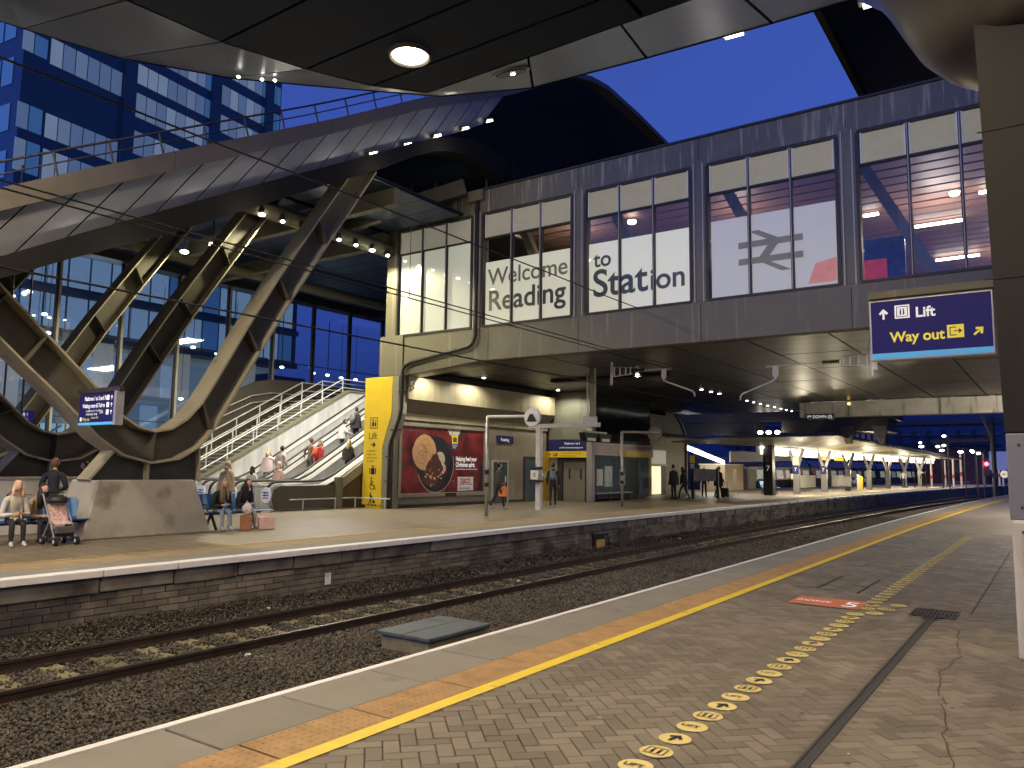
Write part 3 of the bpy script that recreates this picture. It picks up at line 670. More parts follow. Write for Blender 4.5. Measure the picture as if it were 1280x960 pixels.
# soffit panels and their backing
m_ = MB(); m_.box(-20.7, 4.2, bd, 50, 5.46, 5.62); m_.build('floor_slab', M_gap, br)
ip = 0
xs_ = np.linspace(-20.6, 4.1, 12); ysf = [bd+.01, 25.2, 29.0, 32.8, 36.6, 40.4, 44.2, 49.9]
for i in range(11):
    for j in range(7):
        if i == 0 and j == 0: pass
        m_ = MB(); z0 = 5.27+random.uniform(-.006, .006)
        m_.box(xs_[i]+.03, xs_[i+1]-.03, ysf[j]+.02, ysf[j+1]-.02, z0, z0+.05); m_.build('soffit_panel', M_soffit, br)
m_ = MB(); m_.box(-17.3, -12.0, 27.5, 27.9, 5.16, 5.262); m_.build('soffit_slot', M_gap, br)
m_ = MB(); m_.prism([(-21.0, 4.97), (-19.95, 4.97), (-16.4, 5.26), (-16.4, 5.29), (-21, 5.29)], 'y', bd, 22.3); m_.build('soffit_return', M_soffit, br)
# interior
m_ = MB(); m_.box(-20.7, 4.2, bd, 50, 5.63, 6.2); m_.build('interior_floor', mat('pale_floor', (0.4, 0.38, 0.35), 0.4, 0, 0.1, 2), br)
m_ = MB(); m_.box(-20.7, 4.2, 46.9, 47.0, 6.2, 11.3); m_.build('interior_wall', mat('interior_wall_paint', (0.5, 0.44, 0.4), 0.6, 0, 0.1, 1), br)
m_ = MB(); m_.box(-20.7, -20.6, bd, 47, 6.2, 11.3); m_.box(4.1, 4.2, bd, 47, 5.6, 11.3); m_.build('side_wall', M_clad, br)
m_ = MB(); m_.box(-20.7, 4.2, bd, 50, 11.25, 11.38); m_.build('roof', M_gap, br)
y = 22.2
while y < 46.5:
    m_ = MB(); m_.box(-20.5, 4.0, y, y+.62, 11.0, 11.06); m_.build('ceiling_board', M_slat, br); y += 0.76
for (x0, z0, x1, z1) in ((-4.5, 11.0, -2.3, 6.6), (-8.6, 11.0, -6.4, 6.6), (-12.7, 11.0, -10.5, 6.6), (-16.6, 11.0, -14.6, 6.6)):
    m_ = MB(); m_.beam((x0, 24.2, z0), (x1, 24.2, z1), .3, .34, up=(0, 1, 0)); m_.build('raking_strut', M_clad, br)
m_ = MB(); m_.box(-5.4, -3.75, 27.6, 27.7, 6.2, 9.3); pb_ = m_.build('poster_panel', M_bluepost, br)
m_ = MB(); m_.box(-5.3, -4.3, 27.57, 27.595, 6.25, 8.6); m_.build('poster_print', M_red, pb_)
m_ = MB(); m_.box(-2.6, 1.0, 33.5, 33.6, 6.2, 8.7); m_.build('poster_panel', M_pink, br)
for (x0, x1, y) in ((-4.0, -2.35, 32.1), (-3.95, -2.3, 37.8), (-5.35, -4.85, 29.7), (-1.7, 0.2, 29.2), (-1.6, 0.3, 34.5)):
    m_ = MB(); m_.box(x0, x1, y, y+.12, 10.78, 10.86); tag(m_.build('strip_light', E_white), 'strip light', 'ceiling light', 'strip lights inside the bridge building')
for (x, y) in ((-2.36, 28.68), (-12.6, 25.66), (-18.0, 25.7), (-14.9, 25.9)):
    m_ = MB(); m_.lathe((x, y, 10.7), [(.14, 0), (.16, .1)], 14); tag(m_.build('round_light', E_white), 'round light', 'ceiling light', 'round lights inside the bridge building')
lab = ['long strip light glowing across the middle pane of the rightmost window', 'long strip light glowing low in the middle pane of the rightmost window', 'short strip light in the left pane of the rightmost window above the blue poster', 'strip light at the top of the narrow right pane beside the dark column', 'lower strip light in the narrow right pane beside the dark column']
for o, q in zip([o for o in COL.objects if o.name.startswith('strip_light')], lab): o['label'] = q
lab = ['round ceiling light in the middle pane of the rightmost window', 'round ceiling light seen above the word to in the window', 'round ceiling light in the left clear pane above the word Welcome', 'round ceiling light in the middle clear pane above the word Welcome']
for o, q in zip([o for o in COL.objects if o.name.startswith('round_light')], lab): o['label'] = q
for x, y, p in ((-3, 30, 230), (-1, 38, 220), (-9, 27, 110), (-15, 26, 90)):
    point('interior_light', (x, y, 9.9), p, 0.25, (1.0, 0.84, 0.74))
# small downlights in the bridge soffit
dl = MB(); dl.lathe((0, 0, 0), [(.075, 0), (.075, .03)], 12)
dlm = dl.mesh('lamp_glow', E_small); rg = MB(); rg.lathe((0, 0, .012), [(.12, 0), (.13, .03)], 14); rgm = rg.mesh('trim_ring', M_polemet)
def downlight(x, y, z, label, group, power=0, s=1.0):
    t = thing('downlight', label, 'ceiling light', (x, y, z), group)
    for nm_, me in (('lamp_glow', dlm), ('trim_ring', rgm)):
        o = bpy.data.objects.new(nm_, me); COL.objects.link(o); o.parent = t; o.scale = (s, s, 1)
    if power:
        L = bpy.data.lights.new('downlight_light', 'SPOT'); L.energy = power; L.color = WHT; L.spot_size = 2.8; L.spot_blend = 0.5; L.shadow_soft_size = 0.07
        o = bpy.data.objects.new('downlight_light', L); COL.objects.link(o); o.location = (x, y, z-.03)
    return t
for i, (y, q) in enumerate(((22.44, 'nearest the yellow pylon'), (25.51, 'second from the yellow pylon'), (31.36, 'third from the yellow pylon'))):
    downlight(-19.3, y, 5.24, 'small soffit downlight above the poster wall, '+q, 'downlights above the poster wall', 360)
for i, y in enumerate((27.5, 34.2, 35.4, 36.5)):
    downlight(-13.3, y, 5.24, ['soffit downlight just right of the left insulator bracket', 'first of three bright soffit downlights close together', 'middle of three bright soffit downlights close together', 'last of three bright soffit downlights close together'][i], 'downlights in the dark bridge soffit', 420 if i in (0, 2) else 0)
for i, y in enumerate((40.9, 42.0, 43.2, 44.5, 45.8, 47.1, 48.2, 49.4)):
    downlight(-13.4, y, 5.24, ['first', 'second', 'third', 'fourth', 'fifth', 'sixth', 'seventh', 'last'][i]+' of eight small soffit lights in a receding row left of the concrete beam', 'receding row of eight soffit lights', 200 if i in (1, 5) else 0, 0.8)
for i, y in enumerate((25.0, 35.0, 41.0, 48.0)):
    downlight(0.8, y, 5.24, ['first', 'second', 'third', 'last'][i]+' soffit downlight over the near platform hidden behind the dark column', 'downlights over the near platform', 900)
    if i in (1, 2): point('beam_fill_light', (0.8, y, 4.6), 1500 if i == 1 else 200, .12, (1, .86, .68))  # added point light brightening the concrete beam and the floor
# rainwater pipe
t = thing('rainwater_pipe', 'dark rainwater pipe running down the facade and the pylon from its grey hopper', 'drainpipe', (-18, FY-.1, 0))
m_ = MB(); m_.tube([(-16.5, FY-.1, 11.1), (-16.5, FY-.1, 6.15), (-16.6, FY-.1, 5.9), (-16.8, FY-.1, 5.78), (-19.5, FY-.1, 5.42), (-19.8, FY-.1, 5.3), (-19.88, FY-.12, 5.1), (-19.88, FY-.12, 3.7), (-20.0, FY-.12, 3.3), (-20.36, FY-.12, 2.5), (-20.42, FY-.12, 2.3), (-20.42, FY-.12, 0.02)], .07, 10); m_.build('pipe', M_frame, t, smooth=True)
m_ = MB()
for z in (1.0, 1.9, 2.9, 4.3): m_.box(-20.55 if z < 2.5 else -20.35+.36*(z > 3.5), -20.28 if z < 2.5 else -19.95+.2*(z > 3.5), FY-.2, FY-.02, z, z+.05)
m_.build('pipe_bracket', M_frame, t)
m_ = MB(); m_.box(-16.85, -16.2, FY-.22, FY-.06, 11.0, 11.38); m_.build('hopper', M_clad, t, bevel=0.015)
# small cctv camera by the soffit corner
t = thing('security_camera', 'small pale security camera on the wall corner under the bridge soffit', 'camera', (-19.85, FY+.6, 4.5))
m_ = MB(); m_.beam((-19.9, FY+.4, 4.72), (-19.55, FY+.15, 4.66), .12, .12); m_.build('camera_body', M_polewhite, t, bevel=.02)
m_ = MB(); m_.tube([(-20.0, FY+.6, 4.5), (-19.85, FY+.5, 4.55), (-19.8, FY+.35, 4.66)], .03); m_.build('camera_arm', M_polewhite, t)

# ------------------------------------------------------------------ poster wall under the bridge
wl_ = thing('poster_wall', 'warm grey panelled wall with overhanging top running beside the platform under the bridge', 'wall', (-20.7, 28, 0))
prof = [(-20.5, 0.0), (-20.5, 3.36), (-20.42, 3.38), (-20.42, 3.62), (-20.02, 4.05), (-20.0, 4.05), (-20.0, 4.98), (-21.2, 4.98), (-21.2, 0)]
def wall_piece(p, y0, y1, nm_, m, par=wl_): b = MB(); b.prism(p, 'y', y0, y1); return b.build(nm_, m, par)
for i in range(7):
    y0 = 21.75+i*1.5; y1 = y0+1.49
    wall_piece([(-20.5, 0.12), (-20.5, 3.34), (-20.8, 3.34), (-20.8, .12)], y0, y1, 'wall_panel', M_wallc)
    wall_piece([(-20.42, 3.36), (-20.42, 3.62), (-20.8, 3.62), (-20.8, 3.36)], y0, y1, 'ledge_panel', M_wallup)
    wall_piece([(-20.42, 3.635), (-20.02, 4.10), (-20.8, 4.1), (-20.8, 3.635)], y0, y1, 'sloping_panel', M_wallc)
    wall_piece([(-20.0, 4.115), (-20.0, 4.98), (-20.8, 4.98), (-20.8, 4.115)], y0, y1, 'top_panel', M_wallup)
wall_piece([(-20.47, 0), (-20.47, .11), (-20.9, .11), (-20.9, 0)], 21.7, 32.2, 'skirting', M_dark)
wall_piece([(-20.82, 0), (-20.82, 4.98), (-21.2, 4.98), (-21.2, 0)], 21.7, 32.3, 'wall_backing', M_gap)
wall_piece([(-20.3, 4.985), (-20.3, 5.262), (-21.2, 5.262), (-21.2, 4.985)], 21.75, 32.4, 'gap_shade_filler', M_gap)  # near-black filler standing in for the dark gap above the wall
wall_piece([(-20.5, 4.985), (-20.5, 5.262), (-21.2, 5.262), (-21.2, 4.985)], 39.5, 46.4, 'gap_shade_filler', M_gap)
wall_piece([(-20.5, 0), (-20.5, 4.98), (-21.2, 4.98), (-21.2, 0)], 39.5, 44.0, 'rear_panel', M_wallc)
# framed openings
def door(y0, y1, z1, m, label, glassy=False):
    t_ = thing('door', label, 'door', (-20.5, (y0+y1)/2, 0))
    b = MB(); b.box(-20.5, -20.44, y0, y0+.09, 0, z1); b.box(-20.5, -20.44, y1-.09, y1, 0, z1); b.box(-20.5, -20.44, y0+.09, y1-.09, z1-.09, z1); b.build('door_frame', M_mull if glassy else M_frame, t_)
    b = MB(); b.box(-20.495, -20.465, y0+.09, y1-.09, 0.01, z1-.09); b.build('door_leaf', m, t_)
    b = MB(); b.box(-20.465, -20.42, y1-.26, y1-.22, .9, 1.2); b.build('handle', M_inox, t_); return t_
door(27.75, 29.0, 1.9, G_kiosk, 'glazed door in a pale frame just right of the food poster', True)
door(30.25, 31.3, 2.1, M_offwall, 'plain slate grey door between the glazed door and the yellow panel')
# lift: its front faces down the platform
LY = 32.45
t = thing('lift_entrance', 'grey lift doors under blue and yellow signs facing along the platform', 'lift', (-19.4, LY, 0))
m_ = MB(); m_.box(-20.49, -20.42, 31.78, 32.40, 0.0, 2.38); m_.build('yellow_panel', mat('dull_yellow_panel', (0.42, 0.28, 0.03), .5, 0, .1, 2), t)
m_ = MB(); m_.box(-20.45, -20.0, LY, LY+.1, 0, 2.08); m_.build('front_panel', M_wallc, t)
m_ = MB(); m_.box(-19.98, -19.72, LY+.02, LY+.1, 0, 2.0); m_.box(-18.46, -18.32, LY+.02, LY+.1, 0, 2.0); m_.box(-19.72, -18.46, LY+.02, LY+.1, 1.9, 2.0); m_.build('door_frame', M_frame, t)
for x0 in (-19.71, -19.08):
    m_ = MB(); m_.box(x0, x0+.62, LY+.12, LY+.16, 0.02, 1.89); d_ = m_.build('lift_door', mat('satin_lift_door', (0.26, 0.235, 0.18), .4, .3, .08, 1), t)
    m_ = MB(); m_.box(x0+.30, x0+.39, LY+.11, LY+.118, 1.05, 1.55); m_.build('vision_slot', M_black, d_)
m_ = MB(); m_.box(-20.49, -18.3, LY-.06, LY+.1, 2.40, 2.93); m_.build('blue_sign', M_signblue, t)
poly_text('Platforms 1 to 3', .13, (-19.55, LY-.063, 2.72), XP, ZP, M_wtext, t, depth=.002)
poly_text('and 7b, tickets and waiting room', .10, (-19.85, LY-.063, 2.53), XP, ZP, M_wtext, t, depth=.002)
m_ = MB(); m_.box(-20.49, -18.3, LY-.08, LY+.1, 2.09, 2.39); m_.build('yellow_sign', M_pylon, t)
poly_text('Lift', .22, (-20.2, LY-.083, 2.16), XP, ZP, M_black, t, depth=.002, bold=.006)
poly_text('to platforms 2, 4, 15, the ticket', .09, (-19.75, LY-.083, 2.27), XP, ZP, M_black, t, depth=.002)
poly_text('office and the station exit', .09, (-19.75, LY-.083, 2.14), XP, ZP, M_black, t, depth=.002)
m_ = MB()
for p in arrow(.0, .0, .14, math.pi): flat(m_, (-20.35, LY-.083, 2.24), XP, ZP, p)
m_.build('arrow', M_black, t)
gg_ = mat('green_grey_panel', (0.16, 0.165, 0.125), .45, .1, .1, 1)
for x0, x1 in ((-20.49, -19.75), (-19.74, -18.72), (-18.71, -18.3)):
    for z0, z1 in ((2.95, 3.72), (3.73, 4.5), (4.51, 5.25)):
        m_ = MB(); m_.box(x0, x1, LY+.02, LY+.1, z0, z1); m_.build('upper_panel', gg_, t)
m_ = MB(); m_.box(-20.5, -18.3, LY+.11, LY+.3, 2.0, 5.25); m_.build('front_backing', M_gap, t)
m_ = MB(); m_.box(-21.2, -20.49, LY, LY+.1, 0, 5.25); m_.build('front_backing', M_gap, t)
# station name plate
t = thing('station_name_sign', 'small dark blue station name plate on the wall right of the poster', 'sign', (-20.45, 28.7, 2.6))
m_ = MB(); m_.box(-20.5, -20.45, 28.1, 29.35, 2.66, 3.0); m_.build('sign_plate', M_signblue, t)
poly_text('Reading', .2, (-20.445, 28.35, 2.76), YP, ZP, M_wtext, t)

# ------------------------------------------------------------------ food poster
pt = thing('poster_hoarding', 'large framed dark red food advert on the wall beside the yellow pylon', 'billboard', (-20.5, 24.4, .4))
PY0, PY1, PZ0, PZ1 = 21.85, 27.05, 0.55, 3.12
m_ = MB()
for (a, b_, c, d) in ((PY0-.16, PY1+.16, PZ0-.16, PZ0), (PY0-.16, PY1+.16, PZ1, PZ1+.14), (PY0-.16, PY0, PZ0, PZ1), (PY1, PY1+.16, PZ0, PZ1)): m_.box(-20.5, -20.36, a, b_, c, d)
m_.build('frame', M_wallc, pt, bevel=.015)
m_ = MB(); m_.box(-20.49, -20.42, PY0, PY1, PZ0, PZ1); m_.build('poster_face', mat('dark_red_print', (0.17, 0.018, 0.02), .4, 0, .75, 1.6, stain=((0.035, 0.022, 0.03), 1.1, .5, (1, 1, 1))), pt)
PO = (-20.42, PY0, PZ0)
def pf(pts, m, nm_, d): b = MB(); flat(b, PO, YP, ZP, pts, d); return b.build(nm_, m, pt)
def blob(cx2, cz, r, n=22, j=.12, sx2=1, a0=0): return [(cx2+sx2*r*(1+random.uniform(-j, j))*math.cos(2*math.pi*k/n), cz+r*(1+random.uniform(-j, j))*math.sin(2*math.pi*k/n)) for k in range(n)]
pf(circle(2.05, 1.12, 1.12, 40), mat('plate_print', (0.02, 0.018, 0.03), .4, 0, .4, 2), 'plate_print', .003)
pf([(2.05+math.cos(a)*r, 1.12+math.sin(a)*r) for r, A in ((1.13, np.linspace(3.5, 6.6, 24)), (1.10, np.linspace(6.6, 3.5, 24))) for a in A], mat('rim_print', (0.45, .42, .42), .4), 'plate_rim_print', .004)
tan = mat('pie_print', (0.62, 0.36, 0.17), .5, 0, .12, 9); cr = mat('cream_print', (0.68, 0.55, 0.38), .5, 0, .2, 8); brn = mat('filling_print', (0.09, 0.03, 0.018), .5, 0, .8, 9)
pf(blob(1.35, 1.58, .70, 40, .025), tan, 'pie_print', .006)
pf(blob(2.3, 1.35, .30, 20, .1), cr, 'cream_print', .006); pf(blob(2.45, .95, .22, 18, .12, 1), cr, 'cream_print', .0065)
pf(blob(1.95, .92, .48, 26, .14, 1.1), brn, 'filling_print', .008); pf(blob(1.7, .55, .3, 20, .2, 1.7), brn, 'filling_print', .0075); pf(blob(2.0, 1.35, .22, 14, .2), brn, 'filling_print', .0085)
for k in range(46):
    cx2 = random.gauss(1.85, .42); cz = random.gauss(.62, .22)
    if .1 < cz < 1.1: pf(blob(cx2, cz, random.uniform(.022, .06), 7, .3), random.choice((cr, tan, brn, mat('berry_print', (0.3, .02, .02), .4))), 'garnish_print', .010+k*.0001)
for k in range(5):
    th = np.linspace(0, 5.2, 26); cx2, cz = 1.35+.2*math.cos(k*1.3), 1.65+.28*math.sin(k*1.3+.4)
    r_ = .17+.03*k % .1; pf([(cx2+math.cos(a)*q*1.1, cz+math.sin(a)*q) for q, A in ((r_, th), (r_-.016, th[::-1])) for a in A], mat('pie_line_print', (0.36, .17, .06), .5), 'pastry_swirl_print', .012+k*.0002)
pf(blob(3.1, 2.42, .42, 24, .03), mat('bowl_print', (0.5, .48, .42), .5, 0, .4, 8), 'bowl_print', .004) if False else None
pf([(2.75, 2.56), (3.6, 2.56), (3.5, 2.35), (3.3, 2.25), (3.05, 2.25), (2.85, 2.36)], mat('bowl_print', (0.5, .48, .42), .5, 0, .4, 8), 'bowl_print', .005)
pf(rect(3.02, 3.42, 1.98, 2.32), mat('badge_yellow', (0.8, .66, .03), .5), 'badge_print', .007); pf(rect(3.1, 3.34, 2.04, 2.24), mat('badge_dark', (0.1, .1, .06), .5, 0, .8, 30), 'badge_print', .008)
pf(rect(3.02, 3.42, 1.76, 1.97), mat('badge_blue', (0.03, .06, .22), .5), 'badge_print', .007)
poly_text('Clubcard', .085, (-20.41, PY0+3.05, PZ0+1.88), YP, ZP, M_wtext, pt); poly_text('Price', .085, (-20.41, PY0+3.1, PZ0+1.79), YP, ZP, M_wtext, pt)
poly_text('Helping feed your', .26, (-20.415, PY0+3.3, PZ0+1.28), YP, ZP, M_wtext, pt, sx=.75, bold=.006)
poly_text('Christmas spirit.', .26, (-20.415, PY0+3.3, PZ0+1.04), YP, ZP, M_wtext, pt, sx=.75, bold=.006)
pf(rect(3.3, 4.75, .93, .945), M_wtext, 'rule_print', .005)
pf(rect(3.45, 4.5, .05, .62), mat('logo_box', (0.72, .72, .7), .5), 'logo_box', .006)
poly_text('TESCO', .27, (-20.41, PY0+3.58, PZ0+.36), YP, ZP, mat('logo_red', (.5, .02, .03), .5), pt, sx=.85, bold=.006)
for k in range(5): pf(rect(3.62+k*.17, 3.74+k*.17, .29, .325), mat('logo_dash', (.03, .06, .3), .5), 'logo_dash', .008)
poly_text('Every little helps', .13, (-20.41, PY0+3.53, PZ0+.12), YP, ZP, M_black, pt, sx=.8)
m_ = MB(); m_.box(-20.38, -20.35, PY0+2.6, PY0+3.3, PZ0-.16, PZ0-.02); m_.build('maker_plate', M_black, pt)

# ------------------------------------------------------------------ yellow pylon
t = thing('lift_pylon', 'tall yellow pylon with black lift wheelchair and pushchair symbols beside the escalator', 'sign pylon', (-21.2, 21.4, 0))
m_ = MB(); m_.prism([(-21.86, 0.12), (-20.86, 0.12), (-20.86, 2.3), (-20.42, 3.55), (-20.42, 4.96), (-21.86, 4.96)], 'y', FY-.06, FY+.05); m_.build('yellow_face', M_pylon, t, bevel=.01)
m_ = MB(); m_.prism([(-20.85, 0.0), (-20.5, 0.0), (-20.5, 2.3), (-20.1, 3.55), (-20.1, 4.96), (-20.41, 4.96), (-20.41, 3.55), (-20.85, 2.3)], 'y', FY-.05, FY+.4); m_.build('grey_edge', M_clad_lt, t, bevel=.01)
m_ = MB(); m_.prism([(-21.88, 0.0), (-20.4, 0.0), (-20.4, 4.97), (-21.88, 4.97)], 'y', FY+.06, FY+.4); m_.build('pylon_body', M_clad, t)
m_ = MB(); m_.prism([(-21.7, 0.0), (-20.88, 0.0), (-20.88, .11), (-21.7, .11)], 'y', FY-.04, FY+.05); m_.build('plinth', M_pylon, t)
O = (-21.33, FY-.06, 0)
def pic(shapes, name='symbol', m=M_black):
    b = MB()
    for p in shapes: flat(b, O, XP, ZP, p)
    return b.build(name, m, t)
fr = lambda x0, x1, y0, y1, w: [rect(x0, x1, y0, y0+w), rect(x0, x1, y1-w, y1), rect(x0, x0+w, y0+w, y1-w), rect(x1-w, x1, y0+w, y1-w)]
pic(fr(-.2, .2, 3.0, 3.42, .025)+[rect(-.1, .0, 3.08, 3.25), circle(-.05, 3.31, .04, 10), rect(.04, .12, 3.08, 3.22), circle(.08, 3.27, .03, 8)], 'lift_symbol')
poly_text('Lift', .36, (-21.6, FY-.064, 2.6), XP, ZP, M_black, t)
pic(arrow(0, 2.38, .26, 0), 'arrow')
for k, q in enumerate(('to all platforms', 'bridge, tickets', 'and the way out', 'on this level')): poly_text(q, .10, (-21.66, FY-.064, 2.12-k*.13), XP, ZP, M_black, t, name='small_print', sx=.85)
pic([rect(-.17, -.12, 1.28, 1.5), rect(-.08, .1, 1.26, 1.5), rect(-.05, -.02, 1.5, 1.58), rect(.04, .07, 1.5, 1.58), rect(-.05, .07, 1.56, 1.6), rect(.13, .18, 1.28, 1.5)], 'luggage_symbol')
ring = lambda a, b_, r, w, t0, t1: [(a+math.cos(q)*x, b_+math.sin(q)*x) for x, A in ((r, np.linspace(t0, t1, 16)), (r-w, np.linspace(t1, t0, 16))) for q in A]
pic([ring(0, .82, .14, .035, 2.2, 6.1), circle(-.05, 1.12, .035, 10), rect(-.07, -.03, .84, 1.07), rect(-.03, .09, .84, .88), [(.07, .88), (.11, .88), (.19, .7), (.15, .69)], rect(-.03, .07, .95, .985)], 'wheelchair_symbol')
pic([circle(-.08, .56, .035, 8), [(-.12, .52), (-.04, .52), (-.02, .3), (-.1, .3)], [(-.1, .3), (-.06, .3), (-.16, .08), (-.2, .08)], [(-.06, .3), (-.02, .3), (.0, .08), (-.04, .08)], [(-.04, .48), (.1, .36), (.09, .33), (-.04, .43)], [(.05, .35), (.18, .25), (.15, .17), (.04, .2)], circle(.06, .12, .035, 8), circle(.18, .12, .035, 8)], 'pushchair_symbol')
# low metal guard rail in front of the pylon
t = thing('guard_rail', 'low metal guard rail around the foot of the yellow pylon and escalator side', 'guard rail', (-21.4, 20.9, 0))
m_ = MB(); m_.tube([(-21.9, 17.9, .38), (-21.9, 21.0, .38), (-20.35, 21.0, .38), (-20.3, 21.2, .38)], .025); m_.build('rail', M_inox, t)
for p in ((-21.9, 18.5), (-21.9, 20.0), (-21.9, 21.0), (-20.35, 21.0)):
    m_ = MB(); m_.tube([(p[0], p[1], 0), (p[0], p[1], .38)], .025); m_.build('post', M_inox, t)

# ------------------------------------------------------------------ kiosk and black glass shaft
kx = -18.3
t = thing('platform_kiosk', 'grey glass fronted platform kiosk with white top band and yellow edge panels', 'kiosk', (-19.3, 36.6, 0))
m_ = MB(); m_.box(-20.4, kx-.04, 32.8, 39.5, .1, 2.2); m_.build('kiosk_wall', M_offwall, t)
for a, b_ in ((33.1, 35.1), (35.15, 36.6)):
    m_ = MB(); m_.box(kx-.038, kx, a, b_, .15, 2.15); m_.build('glass_panel', G_kiosk, t)
m_ = MB(); m_.box(kx-.038, kx, 37.9, 39.15, .15, 2.15); m_.build('glass_panel', G_kiosk, t)
m_ = MB(); m_.box(kx-.10, kx-.03, 36.65, 37.85, .02, 2.1); m_.build('dark_doorway', M_black, t)
for a, b_ in ((32.75, 33.06), (39.17, 39.5)):
    m_ = MB(); m_.box(kx-.04, kx+.02, a, b_, .1, 2.2); m_.build('yellow_edge_panel', mat('ochre_panel', (0.5, .36, .06), .5, 0, .1, 2), t)
for k in range(4):
    m_ = MB(); m_.box(-18.6, kx+.06+.01*(k % 2), 32.7, 39.6, 2.22+k*.155, 2.365+k*.155); m_.build('top_band_slat', mat('pale_band', (0.42, .37, .35), .5, .1, .15, 2), t)
m_ = MB(); m_.box(kx+.075, kx+.1, 35.4, 39.55, 2.2, 2.5); m_.build('yellow_sign', mat('ochre_sign', (0.55, .4, .07), .5, 0, .1, 2), t)
poly_text('Lift', .2, (kx+.105, 36.0, 2.27), YP, ZP, M_black, t)
m_ = MB(); m_.box(kx+.0, kx+.3, 32.8, 36.6, .36, .42); m_.build('shelf', M_polemet, t)
m_ = MB()
for y in (33.1, 34.3, 35.5, 36.4): m_.box(kx+.1, kx+.16, y, y+.06, 0, .36)
m_.build('shelf_leg', M_dark, t)
for a, b_, m in ((33.3, 33.9, mat('white_notice', (.5, .5, .48), .5, 0, .25, 4)), (35.7, 36.3, mat('white_notice2', (.22, .25, .27), .3, 0, .5, 3))):
    m_ = MB(); m_.box(kx+.002, kx+.03, a, b_, .75, 1.55); m_.build('notice', m, t)
m_ = MB(); m_.box(kx+.002, kx+.02, 34.1, 34.9, .7, 1.7); m_.build('screen', mat('pale_screen', (.2, .23, .23), .3, 0, .5, 2, emit=(.3, .32, .3), es=.2), t)
m_ = MB(); m_.box(-20.4, -18.32, 32.8, 39.45, 2.86, 5.24)
tag(m_.build('glass_lift_shaft', M_blackgl), 'glossy black glass lift shaft rising behind the kiosk to the bridge soffit', 'lift shaft')
m_ = MB(); m_.box(-18.29, -18.03, 32.3, 32.66, 0, 5.25); tag(m_.build('silver_column', mat('pinkish_silver', (.46, .42, .41), .35, .5, .12, 1), bevel=.02), 'slim silver column between the lift doors and the kiosk', 'column')
t = thing('departure_display', 'pair of black hooded departure screens hanging above the platform by the silver column', 'departure display', (-17.5, 31.5, 2.9))
for k in range(2):
    m_ = MB(); y0 = 30.2+k*1.35; m_.prism([(y0, 3.18), (y0+1.25, 3.18), (y0+1.05, 2.78), (y0+.2, 2.78)], 'x', -17.5, -17.2); m_.build('screen_hood', M_blackpl, t)
    m_ = MB(); m_.box(-17.19, -17.185, y0+.25, y0+1.0, 2.82, 2.95); m_.build('screen_face', mat('screen_grey', (.2, .2, .18), .4, 0, .2, 4, emit=(.4, .38, .3), es=.3), t)
m_ = MB(); m_.box(-17.45, -17.35, 30.3, 32.6, 3.2, 3.27); m_.build('hanger_bar', M_polewhite, t)
m_ = MB(); m_.tube([(-17.4, 31.5, 3.2), (-17.4, 31.5, 5.24)], .05); m_.build('hanger_post', M_dark, t)
# end wall with lit doorway
ew = thing('curved_end_wall', 'warm lit panelled wall with a concave curved end beyond the kiosk', 'wall', (-20.5, 47, 0))
m_ = MB(); m_.prism([(-20.5, 0), (-20.5, 5.2), (-21.2, 5.2), (-21.2, 0)], 'y', 44.02, 46.4); m_.build('wall_panel', M_wallc, ew)
m_ = MB(); m_.prism([(46.42, 0), (49.6, 0), (49.6, 3.6), (49.2, 4.2), (48.6, 4.7), (47.8, 5.2), (46.42, 5.2)], 'x', -21.2, -20.5); m_.build('wall_panel', M_wallc, ew)
m_ = MB(); m_.prism([(49.61, 0), (49.75, 0), (49.75, 3.65), (49.3, 4.3), (48.7, 4.8), (47.9, 5.25), (47.8, 5.21), (48.6, 4.71), (49.2, 4.21), (49.61, 3.6)], 'x', -21.25, -20.4); m_.build('edge_trim', M_dark, ew)
t = thing('lit_doorway', 'bright cream lit doorway with a white sign panel above beyond the kiosk', 'doorway', (-20.45, 45, 0))
m_ = MB(); m_.box(-20.49, -20.42, 43.9, 45.5, 0.05, 1.75); m_.build('lit_panel', E_poster, t)
m_ = MB(); m_.box(-20.49, -20.38, 45.5, 46.1, 0.0, 1.8); m_.build('open_door', M_black, t)
m_ = MB(); m_.box(-20.49, -20.36, 43.9, 46.15, 1.9, 2.75); m_.build('sign_panel', mat('white_sign_panel', (.6, .6, .56), .5, 0, .05, 2, emit=(.5, .48, .4), es=.35), t)
m_ = MB(); m_.box(-20.49, -20.30, 43.85, 46.2, 1.78, 1.88); m_.build('canopy_edge', M_polewhite, t)

# ------------------------------------------------------------------ escalators
E0, TN = 19.75, math.tan(math.radians(30))
ES1 = 29.5
def ez(y): return 0.0 if y < E0 else (y-E0)*TN
def esc_path(dz, y0, y1=ES1): return [(y0, dz), (E0-.6, dz), (E0-.1, dz+.04), (E0+.5, dz+ez(E0+.5)), (y1, dz+ez(y1))]
def esc_strip(mb, xa, xb, d0, d1, y0, mi=0):    # slab between two heights above the incline
    lo = esc_path(d0, y0); hi = esc_path(d1, y0); n = len(lo); vs_ = []
    for x in (xa, xb):
        vs_ += [(x, p[0], p[1]) for p in lo]+[(x, p[0], p[1]) for p in hi]
    fs = []
    for i in range(n-1):
        fs += [(i, i+1, n+i+1, n+i), (2*n+i, 3*n+i, 3*n+i+1, 2*n+i+1), (n+i, n+i+1, 3*n+i+1, 3*n+i), (i, 2*n+i, 2*n+i+1, i+1)]
    fs += [(0, n, 3*n, 2*n), (n-1, 3*n-1, 4*n-1, 2*n-1)]
    return mb.add(vs_, fs, mi)
lanes = [(-23.75, -22.0), (-25.62, -23.87), (-27.49, -25.74)]
pos = ['nearest', 'middle', 'farthest']
